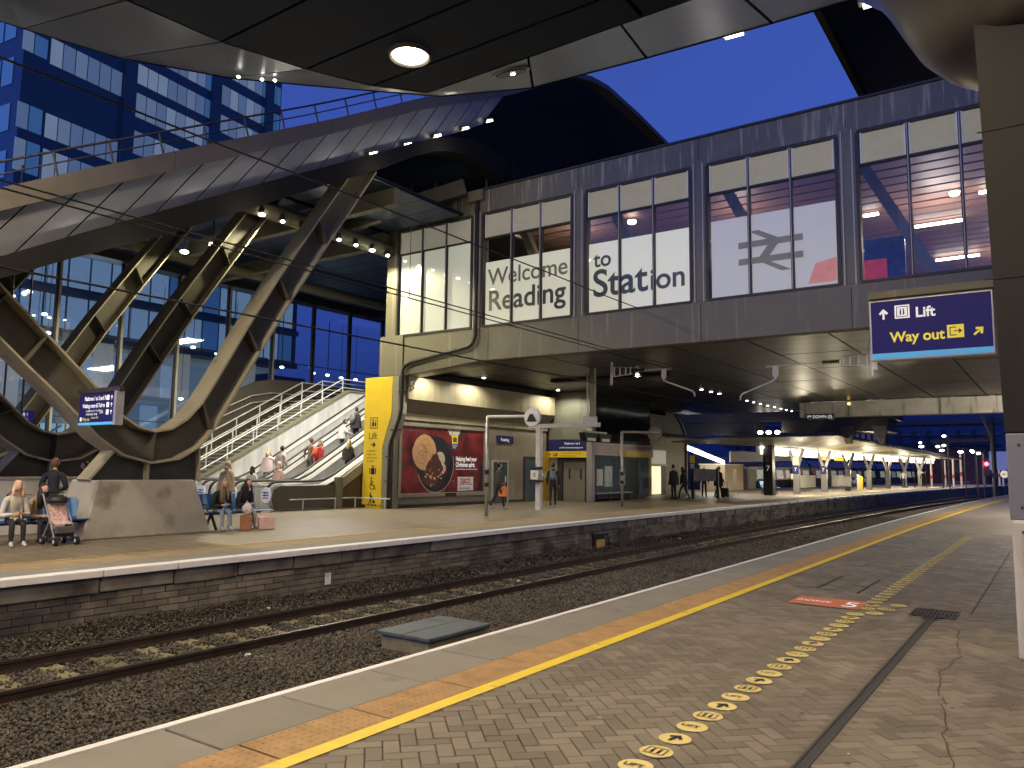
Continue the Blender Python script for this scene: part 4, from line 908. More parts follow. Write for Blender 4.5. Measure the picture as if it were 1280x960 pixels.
for li, (xa, xb) in enumerate(lanes):
    t = thing('escalator', '%s of the three brushed steel escalators rising to the bridge' % pos[li], 'escalator', ((xa+xb)/2, 18.5, 0), 'escalators up to the bridge')
    for x, sgn in ((xb, 1), (xa, -1)):
        # inner balustrade sheet, deck and handrail
        m_ = MB(); esc_strip(m_, x-sgn*.34, x-sgn*.30, .02, .82, 17.6); m_.build('balustrade_sheet', M_inox, t)
        m_ = MB(); esc_strip(m_, x-sgn*.36, x-sgn*.0, .82, .86, 17.5); m_.build('deck', mat('escalator_deck', (.72, .71, .68), .35, .25, .08, 2), t)
        m_ = MB(); P = [(x-sgn*.2, p[0], p[1]) for p in esc_path(1.0, 17.55)]
        rnd_ = [(x-sgn*.2, 17.55-.42*math.sin(a), .58+.42*math.cos(a)) for a in np.linspace(math.pi*.95, .25, 8)]
        m_.tube(rnd_+P, .045, 8); m_.build('handrail', M_blackpl, t, smooth=True)
        m_ = MB(); m_.lathe((x-sgn*.2, 17.6, .5), [(0.0, -.11), (.44, -.11), (.46, 0), (.44, .11), (0.0, .11)], 24, axis='x'); m_.build('newel', M_inox, t, smooth=False)
        # cross joints
        m_ = MB(); y = E0+1.0
        while y < ES1:
            m_.beam((x-sgn*.32, y, .06+ez(y)), (x-sgn*.32, y, .8+ez(y)), .015, .05); y += 1.25
        m_.build('balustrade_joint', M_polemet, t)
    m_ = MB(); y = 18.0; 
    m_.box(xa+.34, xb-.34, 16.4, E0, -.02, .012)
    n = 0
    while y < ES1-.4:
        y0_ = E0+n*.4
        if y0_ > ES1-.4: break
        m_.box(xa+.34, xb-.34, y0_, y0_+.4, ez(y0_)-.25, ez(y0_)+.0+.02); n += 1
        y = y0_
    m_.build('steps', M_step, t)
    m_ = MB(); m_.lathe(((xa+xb)/2+.72, 17.12, .55), [(0, 0.0), (.27, 0), (.27, -.02), (0, -.02)], 20, axis='y'); n_ = m_.build('notice_disc', mat('notice_disc_white', (.75, .75, .8), .5, 0, .04, 4, emit=(.6, .62, .75), es=.3), t)
    for k in range(3):
        m_ = MB(); flat(m_, ((xa+xb)/2+.72, 17.09, .55), XP, ZP, rect(-.16, .16, .06-.09*k, .10-.09*k)); m_.build('notice_line', M_signblue if k < 2 else mat('notice_red', (.5, .1, .1), .5), t)
# dark side panel below the near escalator, grey post
t = thing('escalator_side_cladding', 'dark brown side cladding with a grey post under the nearest escalator', 'cladding', (-21.9, 20, 0))
m_ = MB(); m_.prism([(17.5, .05), (20.0, .05), (20.0, .86), (17.55, .86), (17.3, .75), (17.2, .45), (17.3, .2)], 'x', -21.98, -21.92); m_.build('side_panel', M_brownpan, t)
m_ = MB(); m_.prism([(20.32, .02), (ES1, .02), (ES1, ez(ES1)+.45), (20.32, .72)], 'x', -21.98, -21.92); m_.build('side_panel', M_brownpan, t)
m_ = MB(); m_.prism([(20.32, .74), (ES1, ez(ES1)+.46), (ES1, ez(ES1)+.95), (20.32, 1.12)], 'x', -21.99, -21.90); m_.build('pale_skirt', M_clad_lt, t)
m_ = MB(); m_.box(-22.02, -21.84, 20.02, 20.31, 0, 1.15); m_.build('post', M_clad, t)
# stairs
t = thing('stair_flight', 'wide grey stair with steel handrails beside the escalators', 'stairs', (-29.3, 17, 0))
SY, SN = 17.2, 28
for k in range(SN):
    m_ = MB(); m_.box(-31.2, -27.9, SY+k*.31, SY+(k+1)*.31+.02, .17*k-.15 if k else -.1, .17*(k+1)); st = m_.build('stair_step', mat('stair_grey', (.17, .16, .145), .7, 0, .12, 3), t)
    m_ = MB(); m_.box(-31.2, -27.9, SY+k*.31-.004, SY+k*.31+.07, .17*(k+1)-.05, .17*(k+1)+.006); m_.build('nosing', mat('nosing_pale', (.52, .49, .38), .6, 0, .1, 3), st)
m_ = MB(); m_.prism([(SY-.3, 0), (SY+SN*.31, SN*.17), (SY+SN*.31+5, SN*.17), (SY+SN*.31+5, 0)], 'x', -31.3, -31.22); m_.build('string', M_clad, t)
m_ = MB(); m_.prism([(SY-.2, 0), (SY-.2, .28), (SY+SN*.31, SN*.17+.30), (SY+SN*.31+4, SN*.17+.30), (SY+SN*.31+4, 0)], 'x', -27.88, -27.60); m_.build('string', M_inox, t)
m_ = MB(); m_.prism([(SY-.2, .285), (SY+SN*.31, SN*.17+.305), (SY+SN*.31+4, SN*.17+.305), (SY+SN*.31+4, SN*.17+.40), (SY+SN*.31, SN*.17+.40), (SY-.2, .38)], 'x', -27.92, -27.56); m_.build('string_capping', M_clad, t)
m_ = MB(); m_.box(-31.2, -27.9, SY+SN*.31, SY+SN*.31+6, SN*.17-.2, SN*.17); m_.build('landing', M_clad, t)
for xr in (-28.1, -29.55, -31.05):
    for dz in (.55, .95):
        m_ = MB(); m_.tube([(xr, SY-.3, dz), (xr, SY, dz+.1), (xr, SY+SN*.31, SN*.17+dz), (xr, SY+SN*.31+3, SN*.17+dz)], .03); m_.build('handrail', M_inox, t, smooth=True)
    for k in range(0, SN+1, 4):
        m_ = MB(); m_.tube([(xr, SY+k*.31, .17*k), (xr, SY+k*.31, .17*k+.98)], .03); m_.build('rail_post', M_inox, t)
# dark stair parapet wall behind
t = thing('stair_parapet', 'dark grey sloping parapet wall with rounded crest behind the stairs', 'wall', (-32, 22, 0))
m_ = MB(); m_.prism([(14, 0), (14.0, .6), (19.5, 3.3), (23.2, 5.35), (23.8, 5.62), (24.6, 5.78), (26, 5.82), (32.5, 5.9), (32.5, 0)], 'x', -32.0, -31.7); m_.build('parapet_wall', M_brownpan, t, bevel=.02)
m_ = MB(); m_.tube([(-31.6, 14.0, .45), (-31.6, 23.3, 4.85), (-31.6, 24.5, 5.1), (-31.6, 31, 5.15)], .03); m_.build('handrail', M_polemet, t)
m_ = MB(); m_.tube([(-31.6, 14.0, .1), (-31.6, 23.3, 4.5), (-31.6, 24.5, 4.75), (-31.6, 31, 4.8)], .03); m_.build('handrail', M_polemet, t)

# ================================================================== ESCALATOR HALL: STEEL TREES, ROOF, GLAZING
inner0 = [(5.2, 6.15), (6.57, 4.85), (7.36, 4.12), (8.21, 3.34), (8.7, 2.88), (9.05, 2.56), (9.4, 2.36), (9.8, 2.28), (10.2, 2.36), (10.6, 2.62), (10.95, 3.02), (11.27, 3.54), (12.1, 5.00), (13.01, 6.5), (14.29, 8.45), (15.3, 9.95), (15.75, 10.6)]
outer0 = [(4.6, 5.85), (6.2, 4.28), (7.0, 3.55), (7.7, 2.95), (8.11, 2.56), (8.55, 2.14), (9.1, 1.78), (9.75, 1.62), (10.4, 1.72), (10.9, 2.0), (11.25, 2.42), (11.72, 3.2), (12.5, 4.5), (13.4, 6.0), (14.6, 7.85), (16.0, 9.95), (16.4, 10.55)]
def strip_plate(pts, X, hw, th, normal_in):
    m = MB(); n = len(pts); vs_ = []
    for i, (y, z) in enumerate(pts):
        a = pts[max(i-1, 0)]; b = pts[min(i+1, n-1)]
        d = Vector((b[0]-a[0], b[1]-a[1])).normalized(); nn = Vector((-d.y, d.x))*th*normal_in
        vs_ += [(X-hw, y, z), (X+hw, y, z), (X+hw, y+nn.x, z+nn.y), (X-hw, y+nn.x, z+nn.y)]
    fs = []
    for i in range(n-1):
        for k in range(4): fs.append((i*4+k, i*4+(k+1) % 4, (i+1)*4+(k+1) % 4, (i+1)*4+k))
    fs += [(0, 1, 2, 3), tuple(4*(n-1)+k for k in (3, 2, 1, 0))]
    m.add(vs_, fs); return m
def tree(X, label, dy=0.0, hw=.34, pz=1.22):
    t = thing('steel_tree_column', label, 'steel column', (X, 9.7+dy, pz), 'curved steel trees carrying the escalator roof')
    inn = [(y+dy, z) for y, z in inner0]; out = [(y+dy, z) for y, z in outer0]
    m = MB(); n = len(inn)
    m.add([(X-.02, y, z) for y, z in inn]+[(X-.02, y, z) for y, z in out], [(i, i+1, n+i+1, n+i) for i in range(n-1)])
    m.add([(X+.02, y, z) for y, z in inn]+[(X+.02, y, z) for y, z in out], [(i, n+i, n+i+1, i+1) for i in range(n-1)])
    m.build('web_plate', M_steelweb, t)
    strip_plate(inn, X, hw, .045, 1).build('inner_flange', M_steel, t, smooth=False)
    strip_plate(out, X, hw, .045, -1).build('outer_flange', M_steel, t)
    for i in (1, 2, 4, 7, 10, 12, 13, 14):
        a, b = Vector((0, *inn[i])), Vector((0, *out[i])); m = MB()
        m.beam((X-hw*.5, a.y, a.z), (X-hw*.5, b.y, b.z), .03, hw*.93, up=(1, 0, 0)); m.beam((X+hw*.5, a.y, a.z), (X+hw*.5, b.y, b.z), .03, hw*.93, up=(1, 0, 0)); m.build('stiffener', M_steelweb, t)
    m = MB(); m.prism([(8.45+dy, pz), (8.95+dy, 1.86), (9.3+dy, 1.68), (9.75+dy, 1.6), (10.4+dy, 1.70), (10.95+dy, 2.0), (11.0+dy, pz)], 'x', X-.12, X+.12); m.build('pedestal', M_dark, t)  # dark steel stands for the shade low on the tree
    m = MB(); m.box(X-.06, X+.26, 9.68+dy, 9.74+dy, pz, 1.62); m.build('stiffener', M_steel, t)
    m = MB(); m.beam((X, 8.42+dy, pz), (X, 8.97+dy, 1.9), .5, .05, up=(0, 1, 1)); m.beam((X, 11.02+dy, pz), (X, 10.97+dy, 2.0), .5, .05, up=(0, 1, 0)); m.build('edge_plate', M_steel, t)
    return t
def plinth(X, y0, y1, label):
    m = MB(); hz = 1.22
    m.add([(X-.75, y0-.12, 0), (X+.6, y0-.12, 0), (X+.6, y1+.4, 0), (X-.75, y1+.4, 0), (X-.6, y0+.18, hz), (X+.55, y0+.18, hz), (X+.55, y1-.06, hz), (X-.6, y1-.06, hz)],
          [(0, 3, 2, 1), (4, 5, 6, 7), (0, 1, 5, 4), (1, 2, 6, 5), (2, 3, 7, 6), (3, 0, 4, 7)])
    return tag(m.build('concrete_plinth', M_conc, bevel=.03), label, 'plinth', 'concrete plinths of the steel trees')
plinth(-17.0, 8.3, 10.75, 'big pale concrete plinth nearest the platform edge with smudges on its face')
plinth(-21.5, 8.3, 10.75, 'concrete plinth half hidden behind the white arrow board')
plinth(-26.5, 8.3, 10.75, 'farther concrete plinth behind the escalator hall')
tree(-17.0, 'curved steel tree nearest the platform on the big pale plinth')
tree(-21.5, 'second curved steel tree rising behind the white arrow board')
tree(-26.5, 'third darker steel tree further into the escalator hall')
tree(-31.2, 'farthest steel tree close to the tall glass wall', dy=-2.2)

# sloping edge of the roof, in the plane of the platform side (x = -16)
rim = [(1.0, 3.9), (6.1, 6.73), (7.45, 7.5), (9.1, 8.41), (11.12, 9.53), (14.14, 11.2), (17.75, 13.3), (22.6, 15.7), (25.2, 17.2), (27.3, 18.35), (28.7, 18.78), (30.2, 19.0), (33.5, 18.93), (36.9, 18.7), (46, 18.3)]
capl = [(1.0, 3.45), (6.1, 6.27), (7.45, 7.04), (9.1, 7.96), (11.12, 9.08), (14.14, 10.78), (17.75, 12.92), (22.6, 15.4), (25.2, 16.95), (27.3, 18.12), (28.7, 18.56), (30.2, 18.78), (33.5, 18.72), (36.9, 18.5), (46, 18.1)]
panb = [(1.0, 2.6), (6.13, 5.4), (7.53, 6.2), (9.19, 7.13), (11.19, 8.26), (13.64, 9.6), (16.04, 10.92), (18.18, 12.1), (19.8, 12.95), (21.6, 14.05)]
beamb = [(1.0, 2.25), (6.16, 4.98), (7.56, 5.74), (9.23, 6.58), (11.22, 7.69), (13.67, 9.08), (16.06, 10.4), (17.44, 11.25), (18.4, 11.75), (19.2, 12.02), (20.2, 12.2), (21.2, 12.15), (22.4, 11.9), (23.7, 11.5), (25, 10.9)]
beamt = [(1.0, 2.6), (6.13, 5.4), (7.53, 6.2), (9.19, 7.13), (11.19, 8.26), (13.64, 9.6), (16.04, 10.92), (17.6, 11.8), (18.7, 12.35), (19.8, 12.75), (21.0, 12.9), (22.0, 12.85), (23.4, 12.6), (25.2, 12.1), (27, 11.4)]
def lerp(L, y): return float(np.interp(y, [p[0] for p in L], [p[1] for p in L]))
rf = thing('escalator_roof', 'sweeping metal roof rising over the escalators with silver edge panels', 'roof', (-16, 18, 8))
def band(lo, hi, x0, x1, Y, nm_, m, par=rf, tilt=0):
    b = MB(); n = len(Y); vs_ = []
    for y in Y: vs_ += [(x0-tilt, y, lerp(lo, y)), (x0, y, lerp(hi, y)), (x1, y, lerp(hi, y)), (x1-tilt, y, lerp(lo, y))]
    fs = [(i*4+k, i*4+(k+1) % 4, (i+1)*4+(k+1) % 4, (i+1)*4+k) for i in range(n-1) for k in range(4)]+[(0, 1, 2, 3), tuple(4*(n-1)+k for k in (3, 2, 1, 0))]
    b.add(vs_, fs); return b.build(nm_, m, par)
capj = [1.0, 4.9, 9.45, 14.0, 18.5, 23, 27.3, 32, 39]
for i in range(len(capj)-1):
    Y = [capj[i]+.012]+[p[0] for p in rim if capj[i]+.05 < p[0] < capj[i+1]-.05]+[capj[i+1]]
    band(capl, rim, -15.98, -16.5, Y, 'capping', M_cap)
# fascia panels: leaning joints, each panel its own
J0 = [1.0+k*0.92 for k in range(23)]
for k in range(len(J0)-1):
    ya, yb = J0[k], J0[k+1]-.055; sh = .95
    if lerp(panb, ya) > lerp(capl, ya+sh): break
    P = []
    for (yy, L, s_) in ((ya, panb, 0), (yb, panb, 0), (yb, capl, sh), (ya, capl, sh)):
        P.append((yy+s_, lerp(L, yy+s_)))
    b = MB(); lo, hi = .22, .0
    vs_ = [(-16.06-lo, P[0][0], P[0][1]), (-16.06-lo, P[1][0], P[1][1]), (-16.06-hi, P[2][0], P[2][1]), (-16.06-hi, P[3][0], P[3][1])]
    vs_ += [(x-.05, y, z) for x, y, z in vs_]
    b.add(vs_, [(0, 1, 2, 3), (7, 6, 5, 4), (0, 4, 5, 1), (1, 5, 6, 2), (2, 6, 7, 3), (3, 7, 4, 0)])
    b.build('fascia_panel', M_fascia, rf)
band([(y, z+.02) for y, z in panb], [(y, z) for y, z in capl], -16.36, -16.42, [p[0] for p in panb], 'fascia_backing', M_gap)
band(beamb, beamt, -16.0, -16.55, [p[0] for p in beamb], 'edge_beam', mat('edge_beam_dark', (.016, .015, .014), .85, 0, .12, 1, spec=.08))
m_ = MB()
for L in (beamt,):
    pass
# shell underside behind the rim (strips with joints) and the lower vault
Yr = [17.0, 18.5, 20, 21.5, 22.6, 24, 25.2, 26.3, 27.3, 28.7, 30.2, 33.5, 36.9, 41, 46]
for i in range(len(Yr)-1):
    b = MB(); y0, y1 = Yr[i], Yr[i+1]-.03; z0, z1 = lerp(capl, y0)+.03, lerp(capl, y1)+.03
    b.add([(-16.45, y0, z0), (-32, y0, z0+.6), (-32, y1, z1+.6), (-16.45, y1, z1), (-16.45, y0, z0+.08), (-32, y0, z0+.68), (-32, y1, z1+.68), (-16.45, y1, z1+.08)], [(0, 3, 2, 1), (4, 5, 6, 7), (0, 1, 5, 4), (1, 2, 6, 5), (2, 3, 7, 6), (3, 0, 4, 7)])
    b.build('shell_panel', M_navy, rf)
b = MB(); vs_ = []; Yr2 = [2, 8, 14, 17, 20, 22.6, 25.2, 27.3, 28.7, 30.2, 33.5, 36.9, 46]
for y in Yr2: vs_ += [(-16.3, y, lerp(rim, y)), (-34, y, lerp(rim, y)+.7)]
b.add(vs_, [(2*i, 2*i+1, 2*i+3, 2*i+2) for i in range(len(Yr2)-1)]); b.build('roof_skin', M_gap, rf)
Yv = [16.2, 17.4, 18.4, 19.2, 20.2, 21.2, 22.4, 23.7, 25]
for i in range(len(Yv)-1):
    for j in range(5):
        xa, xb = -16.6-j*2.6, -16.6-(j+1)*2.6+.04; y0, y1 = Yv[i], Yv[i+1]-.03
        z0, z1 = lerp(beamb, y0)+.35+.25*j, lerp(beamb, y1)+.35+.25*j
        b = MB(); b.add([(xa, y0, z0), (xb, y0, z0+.25), (xb, y1, z1+.25), (xa, y1, z1)], [(0, 1, 2, 3)]); b.build('vault_panel', M_bluepan, rf)
# horizontal blue ceiling with its boards
for k in range(30):
    y0 = 3.0+k*1.0
    if y0 < 13.5: continue
    zq = min(10.55, lerp(capl, y0)-.35)
    b = MB(); b.box(-33.2, -21.0, y0, y0+.97, zq, zq+.05); b.build('ceiling_board', M_navy, rf)
b = MB(); b.box(-33.4, -17.2, 14.6, 33.2, 10.64, 10.72); b.build('ceiling_backing', M_gap, rf)
for k in range(18):
    y0 = 3.0+k*1.0
    if y0 < 8: continue
    zq = min(10.5, lerp(capl, y0)-.4)
    b = MB(); b.box(-20.6, -17.1, y0, y0+.97, zq, zq+.05); b.build('ceiling_board', M_navy, rf)
m_ = MB(); m_.tube([(-20.8, 13.6, 9.85), (-20.8, 22.5, 9.85)], .28, 12); m_.build('round_beam', M_clad, rf, smooth=True)
m_ = MB(); m_.tube([(-28.9, 13.8, 10.0), (-28.9, 33, 10.0)], .26, 12); m_.build('round_beam', M_clad, rf, smooth=True)
for (p, q) in (((-28, 14, 10.1), (-17, 14.2, 9.9)), ((-28, 17.5, 10.1), (-17, 17.7, 10.2)), ((-22, 19, 10.2), (-17, 21.2, 11.6)), ((-33, 21.0, 10.2), (-20.7, 21.0, 10.2))):
    m_ = MB(); m_.beam(p, q, .3, .55); m_.build('cross_beam', M_clad, rf)
for k in range(9):
    y = 15.2+k*.82
    t = thing('spotlight', ['first', 'second', 'third', 'fourth', 'fifth', 'sixth', 'seventh', 'eighth', 'last'][k]+' bright spotlight along the round beam under the blue ceiling, counted from the left', 'spotlight', (-20.55, y, 9.6), 'spotlights on the round beam')
    m_ = MB(); m_.lathe((-20.55, y, 9.55), [(.07, 0), (.09, .05), (.09, .22), (.03, .26)], 10); m_.build('lamp_body', M_blackpl, t)
    m_ = MB(); m_.ellip((-20.52, y, 9.55), .075 if k % 3 else .11, .075 if k % 3 else .11, .05, 10, 6); m_.build('lamp_glow', E_small, t)
for (x, y, q) in ((-24.9, 16.4, 'ceiling lamp left of the second tree arm under the blue ceiling'), (-26.7, 16.4, 'ceiling lamp at the top of the glass wall beside the dark steel arm')):
    t = thing('ceiling_lamp', q, 'ceiling light', (x, y, 9.6))
    m_ = MB(); m_.ellip((x, y, 9.55), .16, .16, .07, 12, 6); m_.build('lamp_glow', E_white, t)
    m_ = MB(); m_.tube([(x, y, 9.6), (x, y, 10.54)], .03); m_.build('stem', M_dark, t)
for (x, y, p) in ((-20.55, 16.0, 900), (-20.55, 20.1, 900), (-24.9, 16.2, 900), (-26.7, 16.2, 800), (-20.6, 10.5, 900), (-20.6, 5.5, 800)):
    spot('hall_spot_light', (x, y, 9.42), p*(1.2 if y > 14 else .01), (1.0, .88, .56), 2.8, .12)
for y, z in ((21.5, 6.6), (25.5, 8.6)):
    area('escalator_fill_light', (-24.7, y, z), 420, 3.0, (1.0, .95, .86), shape='RECTANGLE', size_y=1.0)  # added area lights brightening the escalators, with no fitting built
# lamps along the sloping edge
for k, (y, z) in enumerate(((8.46, 6.73), (11.41, 8.37), (12.85, 9.18), (15.71, 10.85), (17.17, 11.65), (18.57, 12.45), (20.02, 13.25), (21.39, 14.05))):
    t = thing('edge_lamp', ['lowest', 'second', 'third', 'fourth', 'fifth', 'sixth', 'seventh', 'highest'][k]+' small oblong lamp up the sloping roof edge, counted from the left', 'lamp', (-16.0, y, z-.1), 'lamps along the sloping roof edge')
    m_ = MB(); s_ = .5; m_.beam((-16.12, y-.13, z-.10-.13*s_), (-16.12, y+.13, z-.10+.13*s_), .12, .07); m_.build('lamp_glow', E_strip, t)
    m_ = MB(); m_.beam((-16.2, y-.15, z-.06-.15*s_), (-16.2, y+.15, z-.06+.15*s_), .16, .12); m_.build('lamp_body', M_dark, t)
    if k in (0, 1, 3, 5): point('edge_lamp_light', (-15.3, y, z-.8), 22, .08, WHT)
# maintenance handrail on top of the sloping roof
t = thing('roof_handrail', 'thin inclined handrail running up the top of the sloping roof', 'railing', (-16.6, 12, 9))
m_ = MB(); m_.tube([(-16.8, y, lerp(rim, y)+.62) for y in np.linspace(1, 20.5, 24)], .028, 6); m_.build('rail', M_frame, t, smooth=True)
m_ = MB(); m_.tube([(-16.8, y, lerp(rim, y)+.36) for y in np.linspace(1, 20.5, 24)], .018, 6); m_.build('rail', M_frame, t, smooth=True)
for k in range(17):
    y = 1.6+k*1.13; m_ = MB(); m_.tube([(-16.7, y+.1, lerp(rim, y)+.02), (-16.8, y, lerp(rim, y)+.62)], .026, 6); m_.build('post', M_frame, t)
# glass balustrade and dark plant behind the parapet at the facade's left end
t = thing('roof_balustrade', 'glass balustrade with slim posts on the roof behind the left end of the parapet', 'balustrade', (-19, 22.3, 11.4))
for k in range(4):
    x = -20.6+k*1.25; m_ = MB(); m_.box(x, x+.05, 22.2, 22.26, 11.4, 12.9); m_.build('post', M_clad, t)
    m_ = MB(); m_.box(x+.06, x+1.24, 22.22, 22.24, 11.5, 12.7); m_.build('glass_pane', G_bal, t)
# tall glazing
gw = thing('glass_wall', 'tall glazed wall with slim silver and black mullions closing the escalator hall', 'glass wall', (-33, 18, 0))
GX = -33.0
k = 0; y = 4.2
while y < 36:
    m_ = MB(); HZ = 10.5 if y > 9 else 8.3; m_.box(GX-.03, GX+.12, y-.07, y+.0, 0, HZ); m_.build('mullion', M_frame, gw)
    m_ = MB(); m_.box(GX+.0, GX+.16, y+.003, y+.10, 0, HZ); m_.build('mullion_fin', M_mull if y < 27 else M_frame, gw)
    m_ = MB(); m_.box(GX-.02, GX, y+.1, y+2.55, .1, 3.4); m_.build('pane', G_blue, gw)
    for z0, z1 in ((3.44, 6.9), (6.94, 10.45 if y > 9 else 8.2)):
        m_ = MB(); m_.box(GX-.02, GX, y+.1, y+2.55, z0, z1); m_.build('pane', G_blue, gw)
    m_ = MB(); m_.box(GX-.03, GX+.04, y+.1, y+2.55, 3.4, 3.44); m_.box(GX-.03, GX+.04, y+.1, y+2.55, 6.9, 6.94); m_.build('transom', M_frame, gw)
    y += 2.65
m_ = MB(); m_.box(GX-.3, GX+.5, 9.4, 37, 10.2, 10.9); m_.build('head_beam', M_dark, gw)

# ------------------------------------------------------------------ what stands behind the glass
ob = thing('office_block', 'dark glass office block with blue lit windows seen through the tall glazing', 'building', (-52, 16, 0))
m_ = MB(); m_.box(-62, -47, -4, 38.4, 8.9, 14.2); m_.build('block_wall', M_offwall, ob)
for fl in range(2):
    z0 = 9.3+fl*2.5
    for k in range(33):
        y0 = -3.5+k*1.26
        m_ = MB(); m_.box(-46.99, -46.93, y0, y0+1.12, z0, z0+1.9); f_ = m_.build('window', random.choice((M_offlit, M_offlit, M_towerdim, M_offlit)), ob)
    m_ = MB(); m_.box(-46.95, -46.7, -4, 38.4, z0-.55, z0-.2); m_.build('spandrel', M_offwall, ob)
m_ = MB(); m_.box(-62, -52, -4, 38.4, 0, 8.85); m_.build('lobby_wall', mat('lobby_back_wall', (.12, .15, .2), .6, 0, .4, .35, emit=(.075, .115, .18), es=.8), ob)  # glow in the wall imitates the hazy light of the interior
random.seed(5)
for fl in range(3):
    m_ = MB(); m_.box(-51.9, -49.2, -4, 38.4, 2.75+fl*2.95, 3.0+fl*2.95); m_.build('lobby_floor_edge', mat('floor_edge', (.3, .32, .34), .5, 0, .1, 1, emit=(.12, .15, .19), es=.5), ob)
    for k in range(30):
        if random.random() < .66:
            y0 = -3.6+k*1.37; m_ = MB(); m_.box(-51.95, -51.8, y0, y0+random.choice((.9, 1.2, 1.3)), .15+fl*2.95, 2.6+fl*2.95)
            m_.build('lit_bay', random.choice((M_lobby, M_lobbyblue, M_offlit, M_offlit, mat('dim_lobby', (.2, .2, .2), .5, 0, .3, .8, emit=(.2, .2, .19), es=.6))), ob)
for k in range(8):
    m_ = MB(); m_.box(-48.2, -47.4, -2+k*5.2, -1.2+k*5.2, 0, 8.85); m_.build('lobby_column', mat('lobby_column_white', (.6, .58, .52), .6, 0, .05, 1, emit=(.5, .47, .38), es=.3), ob)
for a, b_, m in ((1.5, 5.5, M_lobbyblue), (17.6, 20.2, M_screen), (14.2, 16.2, M_lobbyblue), (18.6, 23.6, M_lobbyblue)):
    m_ = MB(); m_.box(-49.9, -49.8, a, b_, .3 if m is not M_screen else 6.3, 3.9 if m is not M_screen else 8.3); m_.build('lit_panel', m, ob)
for k in range(10):
    m_ = MB(); m_.box(-49.7, -49.6, 18.8+k*.5, 18.86+k*.5, .3, 3.9); m_.build('lobby_frame', M_offwall, ob)
m_ = MB(); m_.beam((-49.4, 18.8, .4), (-49.4, 23, 3.2), .1, .12); m_.beam((-49.4, 18.8, 1.0), (-49.4, 23, 3.8), .1, .12); m_.build('lobby_escalator', M_inox, ob)
sb = thing('distant_building', 'low dark building silhouetted against the dusk sky behind the glass', 'building', (-60, 45, 0))
m_ = MB(); m_.box(-78, -62, 34, 52, 0, 10.2); m_.build('building_wall', M_offwall, sb)
for k in range(5):
    m_ = MB(); m_.box(-61.99, -61.9, 35+k*3.4, 36.6+k*3.4, 3, 9.3); m_.build('dark_recess', M_gap, sb)
for (y, z) in ((37, 3.2), (41.5, 3.0), (48, 6.4)):
    m_ = MB(); m_.box(-61.98, -61.85, y, y+1.1, z, z+1.3); m_.build('window', mat('warm_lit_window', (.6, .5, .3), .4, 0, .1, 2, emit=(.8, .62, .35), es=1), sb)
# lamps seen in the glass hall
gl = sorted([(-36, 9.2, 8.2), (-36, 10.4, 7.5), (-36, 14.3, 7.6), (-36, 15.7, 8.0), (-36, 15.9, 7.2), (-36, 18.9, 8.9), (-36, 21.2, 7.2), (-36, 22.9, 7.5), (-36, 24.3, 7.35), (-36, 25.4, 7.3), (-36, 28.5, 7.1), (-36, 30.8, 7.0), (-36, 31.9, 7.0), (-36, 33, 6.95), (-36, 34.2, 6.95), (-37, 12.0, 5.0), (-37, 20.1, 5.4), (-37, 23, 4.9), (-37, 16.7, 4.9)], key=lambda p: p[1])
for k, (x, y, z) in enumerate(gl):
    t = thing('hall_lamp', '%s small white lamp glowing behind the tall glazing, counted from the left' % ordinal(k+1), 'lamp', (x, y, z), 'small lamps behind the tall glazing')
    m_ = MB(); m_.ellip((x, y, z), .13, .13, .07, 8, 5); m_.build('lamp_glow', E_cool, t)
    m_ = MB(); m_.tube([(x, y, z+.04), (x, y, 10.3)], .015, 5); m_.build('stem', M_dark, t)
for k, (y0, z) in enumerate(((10.6, 5.3), (13.0, 4.9), (15.2, 5.2), (28.3, 5.2), (31.8, 5.5))):
    t = thing('hall_strip_lamp', ['leftmost', 'second', 'third', 'fourth', 'rightmost'][k]+' slanted white strip lamp behind the tall glazing', 'lamp', (-36.5, y0, z))
    m_ = MB(); m_.beam((-36.5, y0, z), (-36.0, y0+.9, z+.05), .12, .06); m_.build('lamp_glow', E_cool, t)
    m_ = MB(); m_.tube([(-36.3, y0+.4, z), (-36.3, y0+.4, 10.3)], .012, 5); m_.build('stem', M_dark, t)
point('glass_hall_light', (-40, 10, 6), 250, .5, (.7, .85, 1)); point('glass_hall_light', (-40, 20, 6), 250, .5, (.7, .85, 1))

# ------------------------------------------------------------------ office tower
TP = Vector((-55.9, 21.8, 0)); TD = Vector((-.127, .992, 0)).normalized(); TNv = Vector((.992, .127, 0)).normalized()
tw = thing('office_tower', 'tall blue clad office tower with rows of pale lit windows at dusk', 'building', tuple(TP))
def tb(t0, t1, z0, z1, d0, d1, nm_, m, par=tw):
    b = MB(); P = [TP+TD*a+TNv*c for a, c in ((t0, d0), (t1, d0), (t1, d1), (t0, d1))]
    b.prism([(p.x, p.y) for p in P], 'z', z0, z1); return b.build(nm_, m, par)
tb(0, 23.6, 0, 52, -22, 0, 'tower_wall', M_towerblue)
for t0 in (7.3, 15.4, 21.5):
    tb(t0, t0+.9, 12, 52, .003, .35, 'tower_rib', M_towerblue)
def wins(ts, rows, m=M_towerwin, dimlast=True):
    for (z0, z1) in rows:
        for i in range(len(ts)-1):
            tb(ts[i]+.04, ts[i+1]-.06, z0, z1, .004, .06, 'window', (random.choice(TW) if m is M_towerwin else m) if not (dimlast and i == len(ts)-2) else M_towerdim)
TW = [M_towerwin, mat('tower_window_b', (0.2, 0.3, 0.4), 0.2, 0, 0.1, 0.2, emit=(0.15, 0.20, 0.25), es=0.75), mat('tower_window_c', (0.2, 0.3, 0.4), 0.2, 0, 0.1, 0.2, emit=(0.09, 0.135, 0.20), es=0.6)]
